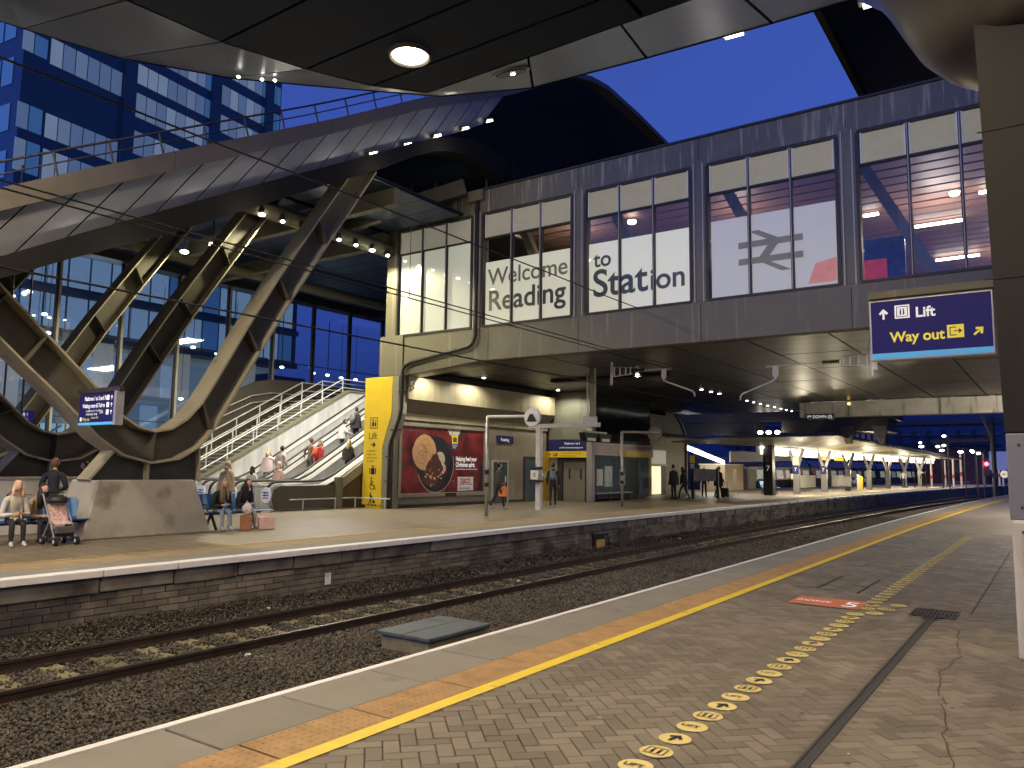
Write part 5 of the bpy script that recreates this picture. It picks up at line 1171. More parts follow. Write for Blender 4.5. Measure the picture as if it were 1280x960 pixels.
wins([1.75+i*.92 for i in range(7)]+[8.0], [(29.15, 31.0), (23.85, 25.55), (20.8, 23.0), (33.2, 35.0), (36.8, 38.6), (17.2, 19.3), (40.3, 42)])
wins([-.16, .66, 1.6], [(29.3, 30.7), (23.85, 25.6), (20.9, 23.1), (17.3, 19.3)])
wins([8.5+i*.91 for i in range(8)]+[16.2], [(30.85, 32.4), (28.15, 30.05), (33.3, 34.8), (25.2, 27.0), (36.6, 38.3), (22, 23.8)])
wins([16.6+i*.92 for i in range(6)]+[22.2], [(32.7, 34.4), (30.15, 31.7), (35.4, 37.1), (38.4, 40.2), (27.4, 29.3), (24.5, 26.4)])
wins([22.4, 22.95, 23.5], [(32.7, 34.4), (30.15, 31.7), (35.4, 37.1), (38.4, 40.2)], M_towerdim, False)
for k in range(8):           # the side face round the corner
    for j in range(5):
        b = MB(); a = -1.0-j*1.5; P = [TP+TNv*(a)-TD*.05, TP+TNv*(a-1.3)-TD*.05]; z0 = 17.2+k*3.3
        b.add([(P[0].x, P[0].y, z0), (P[1].x, P[1].y, z0), (P[1].x, P[1].y, z0+1.9), (P[0].x, P[0].y, z0+1.9)], [(0, 1, 2, 3)]); b.build('window', M_towerdim, tw)

# ================================================================== NEAR CANOPY AND ITS COLUMN
cn = thing('platform_canopy', 'large dark panelled canopy overhead with a paler folded edge', 'canopy', (-5, 5, 7.5))
flatp = [(-9.55, -6), (-9.52, 3.5), (-9.5, 4.83), (-9.36, 6.12), (-8.96, 7.29), (-8.50, 8.21), (-7.91, 8.86), (4, 8.82), (4, -6)]
def xl(y): return float(np.interp(y, [-6, 3.5, 4.83, 6.12, 7.29, 8.21, 8.86], [-9.55, -9.52, -9.5, -9.36, -8.96, -8.50, -7.91]))
rows_ = [-46, -38, -30, -22, -14, -6, -3.6, -1.2, 1.2, 3.6, 4.86, 6.12, 7.29, 8.21, 8.86]
for i in range(len(rows_)-1):
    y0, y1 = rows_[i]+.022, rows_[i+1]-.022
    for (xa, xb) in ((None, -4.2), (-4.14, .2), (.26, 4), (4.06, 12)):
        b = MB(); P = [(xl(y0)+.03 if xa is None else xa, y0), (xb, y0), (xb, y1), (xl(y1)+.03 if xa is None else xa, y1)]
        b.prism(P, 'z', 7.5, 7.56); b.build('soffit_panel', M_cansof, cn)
b = MB(); b.prism([(-9.6, -46), (-9.55, 4.8), (-9.4, 6.15), (-9.0, 7.3), (-8.5, 8.25), (-7.9, 8.9), (12, 8.9), (12, -46)], 'z', 7.6, 8.9); b.build('canopy_body', M_gap, cn)
innr = [(-9.56, -46), (-9.56, -6), (-9.53, 3.0), (-9.52, 4.83), (-9.37, 6.12), (-8.97, 7.29), (-8.52, 8.21), (-7.93, 8.88), (-6.0, 8.88), (-4.5, 8.87), (-3, 8.86), (-1, 8.85), (4, 8.84)]
outr = [(-13.5, -46), (-13.4, -6), (-13.2, 3.6), (-12.85, 5.0), (-12.46, 6.3), (-11.5, 7.75), (-10.4, 8.85), (-8.9, 10.28), (-7.3, 10.95), (-5.2, 11.15), (-3.2, 11.28), (-1, 11.35), (4, 11.4)]
for i in range(len(innr)-1):
    a, b_, c, d = innr[i], innr[i+1], outr[i+1], outr[i]
    def mix(p, q, t): return (p[0]+(q[0]-p[0])*t, p[1]+(q[1]-p[1])*t)
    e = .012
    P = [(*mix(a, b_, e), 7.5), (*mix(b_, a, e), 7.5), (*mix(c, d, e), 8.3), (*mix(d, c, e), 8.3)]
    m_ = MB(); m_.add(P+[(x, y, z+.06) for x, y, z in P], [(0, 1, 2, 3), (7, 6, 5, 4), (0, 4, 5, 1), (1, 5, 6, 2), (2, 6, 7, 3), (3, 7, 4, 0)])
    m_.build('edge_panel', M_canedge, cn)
m_ = MB(); n = len(outr); m_.add([(x, y, 8.28) for x, y in outr]+[(x, y, 8.62) for x, y in outr], [(i, i+1, n+i+1, n+i) for i in range(n-1)]); m_.build('fascia_edge', M_cansof, cn)
m_ = MB(); m_.add([(x, y, 8.6) for x, y in outr]+[(12, -46, 9.0)], [(i, i+1, n) for i in range(n-1)]); m_.build('canopy_roof', M_gap, cn)
def bigdown(x, y, lit, label, r=.26):
    t = thing('canopy_downlight', label, 'ceiling light', (x, y, 7.45), 'round downlights in the near canopy')
    m_ = MB(); m_.lathe((x, y, 7.44), [(r-.03, .045), (r+.02, .0), (r+.04, .0), (r+.05, .06)], 28); m_.build('trim_ring', M_polemet, t)
    m_ = MB(); m_.lathe((x, y, 7.452), [(r-.03, 0), (r-.03, .03)], 24); m_.build('lamp_glow' if lit else 'lens', E_warm if lit else M_blackpl, t)
    return t
bigdown(-7.35, 7.83, True, 'large round downlight glowing warm white in the dark canopy overhead')
for (x, y), q in zip(CDL, ('just above the camera', 'over the track above the camera', 'behind the camera over the platform edge', 'over the near platform right of the camera', 'far behind the camera over the platform', 'far behind the camera over the track')): bigdown(x, y, True, 'round downlight in the near canopy '+q)
for k, y in enumerate((2.2, -2.4)):
    t = thing('canopy_strip_light', 'added strip light on the left canopy edge beyond the picture, %s one' % ('nearer', 'farther')[k], 'strip light', (-13.3, y, 8.1))
    m_ = MB(); m_.beam((-13.3, y-.4, 8.2), (-13.3, y+.4, 8.2), .1, .07); m_.build('lamp_glow', E_white, t)
    m_ = MB(); m_.beam((-13.3, y-.45, 8.26), (-13.3, y+.45, 8.26), .14, .04); m_.build('lamp_body', M_polemet, t)
for k, (x, y) in enumerate(((-14.2, -1.6), (-21.0, 0.6))):
    t = thing('fill_globe_lamp', 'added globe lamp on a slim post left of the picture, %s the platform edge' % ('near', 'away from')[k], 'lamp post', (x, y, 0))
    m_ = MB(); m_.tube([(x, y, 0), (x, y, 3.3)], .05); m_.build('post', M_dark, t)
    m_ = MB(); m_.ellip((x, y, 3.5), .12, .12, .12, 12, 8); m_.build('lamp_glow', E_warm, t)
t = thing('oval_light_fitting', 'unlit oval recessed light fitting with a small glint on the pale canopy edge', 'light fitting', (-6.7, 9.4, 7.7))
m_ = MB(); 
nrm = Vector((0, -.8, 2.1)).normalized(); cc = Vector((-6.60, 9.28, 7.655))
def disc_on(c, n_, r, h, k=24):
    n_ = n_.normalized(); a = Vector((1, 0, 0)); a = (a-n_*a.dot(n_)).normalized(); b = n_.cross(a)
    P = [c+a*math.cos(2*math.pi*i/k)*r*1.15+b*math.sin(2*math.pi*i/k)*r for i in range(k)]; Q = [p-n_*h for p in P]
    mm = MB(); mm.add(P+Q, [tuple(range(k)), tuple(range(2*k-1, k-1, -1))]+[(i, i+k, (i+1) % k+k, (i+1) % k) for i in range(k)]); return mm
disc_on(cc, nrm, .27, .03).build('trim_ring', M_polemet, t); disc_on(cc-nrm*.032, nrm, .22, .012).build('lens', M_brownpan, t)
disc_on(cc-nrm*.046+Vector((.02, .02, 0)), nrm, .035, .006, 10).build('lamp_glow', E_small, t)  # glint painted as a small glowing disc; the fitting itself is unlit
for k, (x, y, z, L) in enumerate(((-5.88, 11.34, 8.60, .50), (-3.83, 11.42, 8.44, .28), (-1.82, 11.46, 8.28, .28))):
    t = thing('canopy_strip_light', ['longest white strip light on the canopy edge', 'shorter white strip light further right on the canopy edge', 'small strip light at the very top of the picture on the canopy edge'][k], 'strip light', (x, y, z))
    m_ = MB(); m_.beam((x-L/2, y, z-.05), (x+L/2, y+.02, z-.05), .06, .06); m_.build('lamp_glow', E_strip, t)
    m_ = MB(); m_.beam((x-L/2-.06, y-.02, z+.0), (x+L/2+.08, y, z+.0), .16, .04); m_.build('lamp_body', M_polemet, t)
for k, (x, y) in enumerate(((-10.7, 7.35), (-10.45, 7.62), (-10.3, 7.76))):
    m_ = MB(); m_.ellip((x, y, 7.93-.02), .03, .03, .02, 8, 5); tag(m_.build('edge_spot', E_white), ['leftmost', 'middle', 'rightmost'][k]+' of three tiny spot lamps on the left canopy edge', 'spotlight')

col = thing('canopy_column', 'broad dark clad canopy column on a pale concrete foot at the right edge', 'column', (.35, 8.9, 0))
m_ = MB(); m_.box(-.365, 1.2, 8.16, 9.6, 0, 1.19); m_.build('column_foot', mat('pale_foot', (.50, .47, .40), .7, 0, .18, 1.5, stain=((.20, .18, .14), 2.2, .56, (1, 1, .4))), col, bevel=.025)
m_ = MB(); m_.box(-.375, 1.17, 8.2, 9.58, 1.192, 1.95); m_.build('column_band', mat('mid_grey_panel', (.20, .205, .215), .45, .2, .08, 1), col, bevel=.01)
m_ = MB(); m_.prism([(-.38, 1.955), (1.18, 1.955), (1.25, 7.5), (-.48, 7.5)], 'y', 8.195, 9.59); m_.build('column_cladding', mat('dark_column_panel', (.020, .020, .018), .6, .05, .14, .8, spec=.2, stain=((.032, .03, .026), 1.2, .58, (3, 1, .25))), col, bevel=.01)
m_ = MB(); m_.lathe((.35, 9.0, 0), [(.3, 5.66), (.75, 5.68), (1.0, 5.74), (1.2, 5.87), (1.38, 6.08), (1.52, 6.36), (1.68, 6.7), (1.9, 7.05), (2.25, 7.38), (2.3, 7.5)], 48)
m_.build('column_head', mat('bronze_head', (.13, .12, .11), .32, .45, .12, .9), col, smooth=True)
m_ = MB()
for z in (3.35, 4.75): m_.box(-.47, 1.2, 8.188, 8.1945, z, z+.012)
m_.box(.36, .372, 8.188, 8.1945, 1.96, 5.6); m_.build('column_seam', M_gap, col)
m_ = MB()
for x in (-.28, .25, .8):
    for z in (.1, 1.09, 1.3, 1.85): m_.lathe((x, 8.16 if z < 1.15 else 8.2, z), [(.012, -.008), (.012, 0)], 8, axis='y')
m_.build('fixing_screw', M_dark, col)
# dark roof edge over the bridge, upper right
t = thing('upper_roof', 'dark navy roof slab above the bridge parapet at upper right', 'roof', (0, 40, 16))
m_ = MB(); m_.box(-5.5, 12, 21.5, 70, 16.0, 16.1); m_.build('roof_underside', M_navy, t)
m_ = MB(); m_.box(-5.56, -5.35, 21.5, 70, 15.85, 16.35); m_.build('roof_edge', M_cap, t)
m_ = MB(); m_.box(-5.35, 12, 21.4, 21.49, 15.9, 16.3); m_.build('roof_front', M_navy, t)

# ================================================================== SIGNS
t = thing('way_out_sign', 'large lit navy hanging sign reading Lift and Way out by the dark column', 'sign', (-1.35, 12, 3.2))
sy = 12.0
m_ = MB(); m_.box(-2.13, -.60, sy, sy+.14, 3.165, 4.04); m_.build('sign_case', M_polemet, t, bevel=.01)
m_ = MB(); m_.box(-2.105, -.625, sy-.012, sy-.001, 3.27, 4.015); m_.build('sign_face', M_signlit, t)
m_ = MB(); m_.box(-2.105, -.625, sy-.012, sy-.001, 3.19, 3.268); m_.build('blue_band', M_skyblue, t)
m_ = MB(); m_.box(-2.14, -.45, sy+.0, sy+.16, 4.07, 4.17); m_.build('support_beam', M_clad, t)
m_ = MB(); m_.tube([(-.56, sy+.07, 3.9), (-.56, sy+.07, 4.1)], .05); m_.tube([(-.5, sy+.1, 4.12), (-.38, 9.6, 4.12)], .05); m_.build('bracket', M_clad, t)
m_ = MB(); m_.box(-2.12, -2.06, sy+.02, sy+.08, 3.05, 3.165); m_.build('bracket', M_polewhite, t)
O = (-2.105, sy-.012, 3.27)
poly_text('Lift', .20, (-2.105+.57, sy-.014, 3.75), XP, ZP, M_wtext, t, bold=.005, depth=.002, sx=.95)
poly_text('Way out', .20, (-2.105+.24, sy-.014, 3.42), XP, ZP, M_ytext, t, bold=.005, depth=.002, sx=.95)
def fl(shapes, nm_, m, dd=.002):
    b = MB()
    for p in shapes: flat(b, (-2.105, sy-.012, 3.27), XP, ZP, p, dd)
    b.build(nm_, m, t)
fl(arrow(.165, .56, .15, math.pi/2), 'arrow', M_wtext); fl(arrow(1.32, .22, .15, math.radians(42)), 'arrow', M_ytext)
fl([rect(.31, .50, .48, .67)], 'symbol_tile', M_wtext)
fl([rect(.33, .48, .50, .51), rect(.33, .48, .64, .65), rect(.33, .34, .51, .64), rect(.47, .48, .51, .64), rect(.375, .395, .53, .59), circle(.385, .605, .012, 8), rect(.415, .435, .53, .59), circle(.425, .605, .012, 8)], 'lift_symbol', M_black, .004)
fl([rect(.95, 1.15, .15, .33)], 'symbol_tile', M_ytext)
fl([rect(.98, 1.06, .18, .192), rect(.98, 1.06, .288, .30), rect(.98, .992, .18, .30), rect(1.03, 1.11, .235, .247), [(1.13, .241), (1.09, .275), (1.09, .207)]], 'exit_symbol', M_black, .004)

t = thing('platform_sign', 'navy hanging direction sign with four white text lines in front of the steel tree', 'sign', (-15.8, 8, 2.3))
m_ = MB(); m_.box(-16.50, -15.12, 8.0, 8.12, 2.40, 2.97); m_.build('sign_face', M_signlit, t)
m_ = MB(); m_.box(-16.50, -15.12, 7.995, 8.12, 2.345, 2.395); m_.build('blue_band', M_skyblue, t)
m_ = MB(); m_.box(-15.115, -15.03, 7.98, 8.14, 2.33, 3.0); m_.build('case_end', M_polemet, t)
m_ = MB(); m_.box(-16.65, -15.0, 8.02, 8.12, 3.0, 3.09); m_.build('support_beam', M_dark, t)
m_ = MB(); m_.beam((-16.6, 8.07, 3.05), (-16.7, 8.6, 3.05), .08, .08); m_.build('bracket', M_dark, t)
for k, (q, xo, s_, m) in enumerate((('Platforms 1 to 3 and 7b', .22, .115, M_wtext), ('Waiting room & Toilets', .15, .115, M_wtext))):
    poly_text(q, s_, (-16.5+xo, 7.998, 2.84-.145*k), XP, ZP, m, t, sx=.78, bold=.003, depth=.002)
for k, q in enumerate(('to platforms 3 to 15, tickets', 'and passenger lounge')): poly_text(q, .065, (-16.2, 7.998, 2.61-.065*k), XP, ZP, M_wtext, t, sx=.8, depth=.002)
poly_text('Lift', .1, (-15.66, 7.998, 2.57), XP, ZP, M_wtext, t, depth=.002); poly_text('Way out', .1, (-16.33, 7.998, 2.43), XP, ZP, M_ytext, t, sx=.8, depth=.002)
poly_text('Station Hill', .06, (-15.98, 7.998, 2.47), XP, ZP, M_ytext, t, depth=.002)
b = MB()
for z in (2.83, 2.685, 2.54): flat(b, (-16.5, 8.0, z), XP, ZP, rect(1.08, 1.18, 0, .1))
flat(b, (-16.5, 8.0, 2.425), XP, ZP, rect(.07, .14, 0, .08)); b.build('symbol_tile', M_wtext, t)
b = MB()
for z in (2.88, 2.735, 2.59):
    for p in arrow(1.27, 0, .09, math.pi/2): flat(b, (-16.5, 8.0, z), XP, ZP, p)
b.build('arrow', M_wtext, t)
t = thing('hall_sign', 'smaller navy direction sign at the left edge beyond the steel arm', 'sign', (-24.3, 10, 2.5))
m_ = MB(); m_.box(-25.6, -23.35, 10, 10.12, 2.54, 3.0); m_.build('sign_face', M_signlit, t)
for k in range(3): poly_text(('Platforms 8 to 15', 'Waiting room', 'Lift')[k], .13, (-23.85, 9.998, 2.86-.14*k), XP, ZP, M_wtext, t, align='RIGHT', depth=.002)
b = MB()
for k in range(3): flat(b, (-23.75, 9.998, 2.84-.14*k), XP, ZP, rect(0, .13, 0, .11)); [flat(b, (-23.48, 9.998, 2.895-.14*k), XP, ZP, p) for p in arrow(0, 0, .1, math.pi/2)]
b.build('symbol_tile', M_wtext, t)
m_ = MB(); m_.tube([(-24.0, 10.06, 3.0), (-24.0, 10.06, 10.5)], .03); m_.build('hanger', M_dark, t)
m_ = MB(); m_.tube([(-25.2, 10.06, 3.0), (-25.2, 10.06, 10.5)], .03); m_.build('hanger', M_dark, t)
# white arrow board
t = thing('arrow_board', 'long white board with a black left arrow and the words Platforms and Gateline', 'sign board', (-18.6, 7.4, 0))
m_ = MB(); m_.box(-18.66, -18.60, 5.0, 9.35, .02, 1.2); m_.build('board', mat('white_board', (.66, .65, .6), .6, 0, .05, 1.5), t)
m_ = MB(); m_.box(-18.72, -18.56, 4.98, 9.37, 1.2, 1.25); m_.build('board_capping', M_conc, t)
m_ = MB(); O = (-18.6, 7.45, 0)
for p in ([(.18, .86), (.7, .86), (.7, .875), (.18, .875)], [(.17, .868), (.40, 1.07), (.425, 1.05), (.20, .868)], [(.17, .868), (.20, .868), (.39, .68), (.365, .66)]): flat(m_, O, YP, ZP, p)
m_.build('arrow', M_black, t)
m_ = MB(); 
for p in (rect(.93, 1.06, .985, 1.0), rect(.93, 1.06, 1.02, 1.035), [(.96, 1.0), (.975, 1.0), (1.03, 1.02), (1.015, 1.02)]): flat(m_, O, YP, ZP, p)
m_.build('double_arrow', mat('red_mark', (.7, .05, .06), .5), t)
poly_text('Platforms 4-6', .165, (-18.598, 8.59, .95), YP, ZP, M_black, t, sx=.72); poly_text('Gateline', .165, (-18.598, 8.59, .75), YP, ZP, M_black, t, sx=.72)
m_ = MB()
for p in (rect(1.62, 1.69, .345, .355), rect(1.65, 1.66, .30, .40)): flat(m_, O, YP, ZP, p)
m_.build('small_mark', M_black, t)

# ================================================================== POSTS, MIRROR, MONITORS
t = thing('mirror_post', 'grey gallows post carrying a round white mirror with a black triangle', 'post', (-15.4, 20.6, 0))
m_ = MB(); m_.tube([(-15.4, 20.6, 0), (-15.4, 20.6, 3.25)], .055, 10); m_.build('post', M_polemet, t, smooth=True)
m_ = MB(); m_.tube([(-15.4, 20.6, 3.25), (-13.9, 20.6, 3.22)], .05, 10); m_.build('arm', M_polewhite, t)
m_ = MB(); m_.tube([(-15.4, 20.6, 1.35), (-15.4, 20.6, 1.5)], .075, 10); m_.tube([(-15.4, 20.6, .95), (-15.4, 20.6, 1.08)], .075, 10); m_.build('clamp', M_blackpl, t)
m_ = MB(); m_.lathe((-13.62, 20.6, 3.18), [(0, .05), (.29, .05), (.31, 0), (.29, -.05), (0, -.06)], 30, axis='y'); m_.build('mirror_disc', mat('mirror_white', (.75, .75, .7), .4, 0, .04, 4), t)
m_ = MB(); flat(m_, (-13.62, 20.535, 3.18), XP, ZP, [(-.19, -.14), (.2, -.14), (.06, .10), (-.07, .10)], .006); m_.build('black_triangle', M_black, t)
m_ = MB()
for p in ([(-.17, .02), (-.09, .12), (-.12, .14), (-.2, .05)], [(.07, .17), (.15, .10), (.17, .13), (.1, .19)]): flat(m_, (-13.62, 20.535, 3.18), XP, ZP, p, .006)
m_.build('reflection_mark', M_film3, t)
t = thing('monitor_post', 'white painted T shaped post with a small white cabinet at chest height', 'post', (-16.15, 24.9, 0))
m_ = MB(); m_.box(-16.25, -16.05, 24.8, 25.0, 0, 3.2); m_.build('post', M_polewhite, t, bevel=.01)
m_ = MB(); m_.box(-16.6, -13.55, 24.82, 24.98, 3.08, 3.24); m_.build('crossarm', M_polewhite, t, bevel=.01)
m_ = MB(); m_.box(-16.36, -16.0, 24.62, 24.8, 1.14, 1.5); m_.build('cabinet', mat('cabinet_white', (.7, .7, .66), .5, 0, .05, 4), t, bevel=.015)
m_ = MB(); m_.box(-16.40, -15.9, 24.58, 24.84, 1.05, 1.12); m_.box(-16.35, -15.95, 24.6, 24.84, 1.52, 1.62); m_.build('cabinet_bracket', M_blackpl, t)
m_ = MB(); m_.box(-16.24, -16.12, 24.615, 24.62, 1.24, 1.40); m_.build('cabinet_label', mat('beige_label', (.5, .4, .3), .5), t)
m_ = MB(); m_.lathe((-15.86, 24.8, 1.3), [(0, -.03), (.1, -.03), (.1, .05), (0, .05)], 14, axis='x'); m_.build('dial', M_polemet, t)
t = thing('hanging_post', 'pale square post hanging from the soffit at the end of the white crossarm', 'post', (-13.9, 24.9, 3))
m_ = MB(); m_.box(-13.95, -13.75, 24.85, 25.0, 3.3, 5.24); m_.build('post', M_wallc, t); m_ = MB(); m_.box(-14.15, -13.6, 24.75, 24.81, 3.1, 3.45); m_.build('junction_box', M_polewhite, t)
m_ = MB(); m_.tube([(-14.0, 24.8, 3.4), (-14.0, 24.8, 5.24)], .03); m_.build('conduit', M_polewhite, t)
t = thing('monitor_post', 'thin galvanised gallows post with a round dark disc before the kiosk', 'post', (-15.25, 30, 0))
m_ = MB(); m_.tube([(-15.25, 30, 0), (-15.25, 30, 3.15)], .055, 10); m_.build('post', M_polemet, t, smooth=True)
m_ = MB(); m_.tube([(-15.25, 30, 3.15), (-13.5, 30, 3.1)], .05, 10); m_.build('arm', M_polemet, t)
m_ = MB(); m_.tube([(-15.25, 30, 1.3), (-15.25, 30, 1.45)], .08, 10); m_.tube([(-15.25, 30, .95), (-15.25, 30, 1.08)], .08, 10); m_.build('clamp', M_blackpl, t)
m_ = MB(); m_.lathe((-13.75, 30.06, 3.05), [(0, .03), (.30, .03), (.32, 0), (.30, -.03), (0, -.03)], 26, axis='y'); m_.build('disc', mat('disc_grey', (.15, .14, .12), .5, .2, .1, 3), t)
t = thing('wall_recess_box', 'yellow box in a dark recess of the far platform wall with black cables', 'equipment box', (-11.8, 21.6, -.9))
m_ = MB(); m_.box(-11.86, -11.80, hole[0], hole[1], -.98, -.42); m_.build('recess', M_gap, t)
m_ = MB(); m_.box(-11.80, -11.74, hole[0]+.15, hole[1]-.08, -.88, -.6); m_.build('yellow_box', M_yelold, t, bevel=.01)
m_ = MB(); m_.box(-11.80, -11.72, hole[0]-.1, hole[1]+.35, -.42, -.36); m_.build('lintel', M_stone, t)
m_ = MB(); m_.tube([(-11.7, 22.05, -.5), (-11.7, 22.15, -.8), (-11.65, 22.5, -.98), (-11.6, 24, -.93), (-11.6, 26.5, -.72), (-11.6, 28, -.9), (-11.5, 30, -1.0)], .03, 6)
m_.tube([(-11.6, 19.5, -1.0), (-11.55, 21, -.95), (-11.5, 22.3, -1.02)], .035, 6); m_.build('cable', M_blackpl, t, smooth=True)
# sag of cable on the ballast in the wall
# ================================================================== OVERHEAD LINE
def wire(pts, r, label, nm_='overhead_wire'):
    m = MB(); m.tube(pts, r*1.35, 5); return tag(m.build(nm_, M_black), label, 'wire')
zc = 3.93
wire([(-10.35+cx(y), y, zc) for y in np.linspace(-6, 24, 12)]+[(-10.35+cx(y), y, zc) for y in np.linspace(28, 140, 24)], .012, 'lowest overhead contact wire crossing from the left edge towards the bridge')
wire([(-10.35, y, 4.99+.0*y) for y in np.linspace(-6, 24, 8)], .010, 'upper of the two close parallel overhead wires crossing the building front')
wire([(-10.30, y, 4.88) for y in np.linspace(-6, 24, 8)], .010, 'lower of the two close parallel overhead wires crossing the building front')
wire([(-10.35, y, 6.50-.02*math.sin(y)) for y in np.linspace(-6, 29, 12)], .012, 'highest overhead wire slanting down past the word Welcome')
m_ = MB(); m_.tube([(-10.35, 11.2, 4.92), (-10.35, 11.2, 6.5)], .008, 5); tag(m_.build('dropper', M_black), 'thin vertical dropper wire linking the overhead wires in front of the left window', 'wire')
def arm(x0, x1, y, z, flip, label):
    # x0 = fixed end, x1 = free end of the tube; a white bent steady arm hangs from it
    t = thing('registration_arm', label, 'overhead line arm', ((x0+x1)/2, y, z))
    s = 1 if x1 > x0 else -1
    m = MB(); m.box(min(x0, x0-.06*s), max(x0, x0-.06*s), y-.04, y+.04, z-.45, z+.55); m.build('drop_tube', M_polemet, t)
    m = MB(); 
    for q in (0, .22, .44, .62): m.box(x0+s*(.08+q)-.02, x0+s*(.08+q)+.02, y-.02, y+.02, z-.17+.06*q, z+.17-.06*q)
    m.beam((x0, y, z+.17), (x0+s*.75, y, z+.11), .03, .03); m.beam((x0, y, z-.17), (x0+s*.75, y, z-.11), .03, .03); m.build('ladder_bracket', M_polewhite, t)
    m = MB(); xa = x0+s*.78
    prof = []
    for k in range(7): prof += [(.035, k*.07), (.075, k*.07+.02), (.035, k*.07+.04)]
    m.lathe((xa if s > 0 else xa-.48, y, z), prof, 10, axis='x'); m.build('insulator', M_brownpan, t)
    m = MB(); m.tube([(xa, y, z), (x1, y, z-.02)], .028, 8); m.build('tube', M_polewhite, t)
    xb = x1-s*.28
    m = MB(); m.add([(xb-.07, y-.02, z), (xb+.07, y-.02, z), (xb+.08*1, y-.02, z-.28), (xb-.02, y-.02, z-.42), (xb-.10, y-.02, z-.25), (xb-.07, y+.02, z), (xb+.07, y+.02, z), (xb+.08, y+.02, z-.28), (xb-.02, y+.02, z-.42), (xb-.10, y+.02, z-.25)],
        [(0, 1, 2, 3, 4), (9, 8, 7, 6, 5), (0, 5, 6, 1), (1, 6, 7, 2), (2, 7, 8, 3), (3, 8, 9, 4), (4, 9, 5, 0)]); m.build('hook_plate', M_polewhite, t)
    m = MB(); m.tube([(xb-.02, y, z-.2), (xb+.0*s, y, z-.38), (xb+s*.12*flip, y, z-.46), (xb+s*1.0*flip, y, z-.80), (xb+s*1.06*flip, y, z-.88), (xb+s*1.06*flip, y, z-.98)], .028, 8); m.build('steady_arm', M_polewhite, t, smooth=True)
    return t
arm(-12.57, -10.35, 24, 4.93, 1, 'left white registration arm with bent steady arm under the bridge soffit')
arm(-4.1, -6.95, 23, 4.66, 1, 'right white registration arm with bent steady arm beside the way out sign')

# concrete beam and its plate
t = thing('concrete_beam', 'long weathered pale concrete beam crossing the tracks beyond the bridge', 'beam', (-6.5, 43.4, 4.4))
m_ = MB(); m_.prism([(-11.26, 4.43), (-11.26, 5.21), (-1.78, 5.24), (-1.78, 4.43)], 'y', 43.0, 43.8); m_.build('beam', M_beamc, t, bevel=.03)
m_ = MB(); m_.box(-10.85, -9.5, 42.85, 42.97, 4.30, 4.58); m_.build('number_plate', M_black, t)
poly_text('P8 DOWN (3)', .21, (-10.82, 42.845, 4.365), XP, ZP, M_wtext, t, bold=.006, depth=.002, sx=.98)
for k in range(6):
    m_ = MB(); m_.box(-10.5+k*1.6, -10.3+k*1.6, 43.05, 43.4, 5.22, 5.262); m_.build('bearing_pad', M_beamc, t)
m_ = MB(); m_.ellip((-8.76, 42.97, 5.08), .07, .04, .07, 8, 6); m_.build('amber_lamp', emis('amber_glow', (1, .6, .15), 4), t)

# ================================================================== FAR END OF THE ISLAND PLATFORM
fc = thing('island_canopy', 'long folded canopy with a bright light strip on the island platform beyond the bridge', 'canopy', (-16, 70, 3))
M_can1 = mat('canopy_dark_board', (.105, .095, .08), .5, .2, .12, 1); M_can2 = mat('canopy_pale_underside', (.34, .30, .23), .5, .1, .15, .5, stain=((.25, .21, .16), .3, .5, (1, 1, 1)))
def facet(P, th, nm_, m, par=fc):
    b = MB(); b.add([(x+cx(y), y, z) for x, y, z in P]+[(x+cx(y), y, z+th) for x, y, z in P], [tuple(range(len(P))), tuple(range(2*len(P)-1, len(P)-1, -1))]+[(i, (i+1) % len(P), (i+1) % len(P)+len(P), i+len(P)) for i in range(len(P))]); return b.build(nm_, m, par)
N = 20
for k in range(N):           # dark slatted facet nearest the bridge, boards slanting
    a, b_ = k/N, (k+1)/N-.006
    f = lambda t, P, Q: tuple(P[i]+(Q[i]-P[i])*t for i in range(3))
    lo0, lo1 = (-16.2, 37, 2.95), (-16.2, 57.5, 3.22); hi0, hi1 = (-12.9, 35.5, 3.05), (-12.9, 55.0, 3.92)
    facet([f(a, lo0, lo1), f(b_, lo0, lo1), f(b_, hi0, hi1), f(a, hi0, hi1)], .05, 'canopy_board', M_can1)
Y = [55, 62, 69, 76, 83, 90, 98]
for k in range(6):
    y0, y1 = Y[k], Y[k+1]-.05; z = lambda y: 3.92-(y-55)/43*.95
    l0 = 57.6 if k == 0 else y0
    facet([(-16.2, l0, 3.2), (-16.2, y1, 3.18), (-12.9+ (y1-55)*.012, y1, z(y1)), (-12.9+(y0-55)*.012, y0, z(y0))], .05, 'canopy_panel', M_can2)
facet([(-12.88, 35.5, 3.07), (-12.88, 55, 3.95), (-12.82, 55, 3.95), (-12.82, 35.5, 3.07)], .14, 'canopy_edge', M_dark)
facet([(-12.88, 55, 3.95), (-12.3, 98, 3.0), (-12.24, 98, 3.0), (-12.82, 55, 3.95)], .16, 'canopy_edge', M_dark)
for k in range(9):
    y0 = 37+k*8; facet([(-16.25, y0, 3.15), (-16.25, y0+7.95, 3.15), (-21.5, y0+7.95, 3.9), (-21.5, y0, 3.9)], .05, 'canopy_panel', M_can2 if k > 1 else M_can1)
y = 50.2; k = 0
E_box = emis('light_box_glow', (1.0, .92, .66), 2.6); E_line = emis('light_line_glow', (1, .93, .72), 8)
while y < 104:
    b = MB(); b.box(-16.18+cx(y), -16.12+cx(y), y, y+1.25, 2.62, 2.98); b.build('light_box', E_box, fc)
    b = MB(); b.box(-16.15+cx(y), -16.05+cx(y), y, y+1.30, 3.0, 3.10); b.build('light_tube', E_line, fc)
    y += 1.42
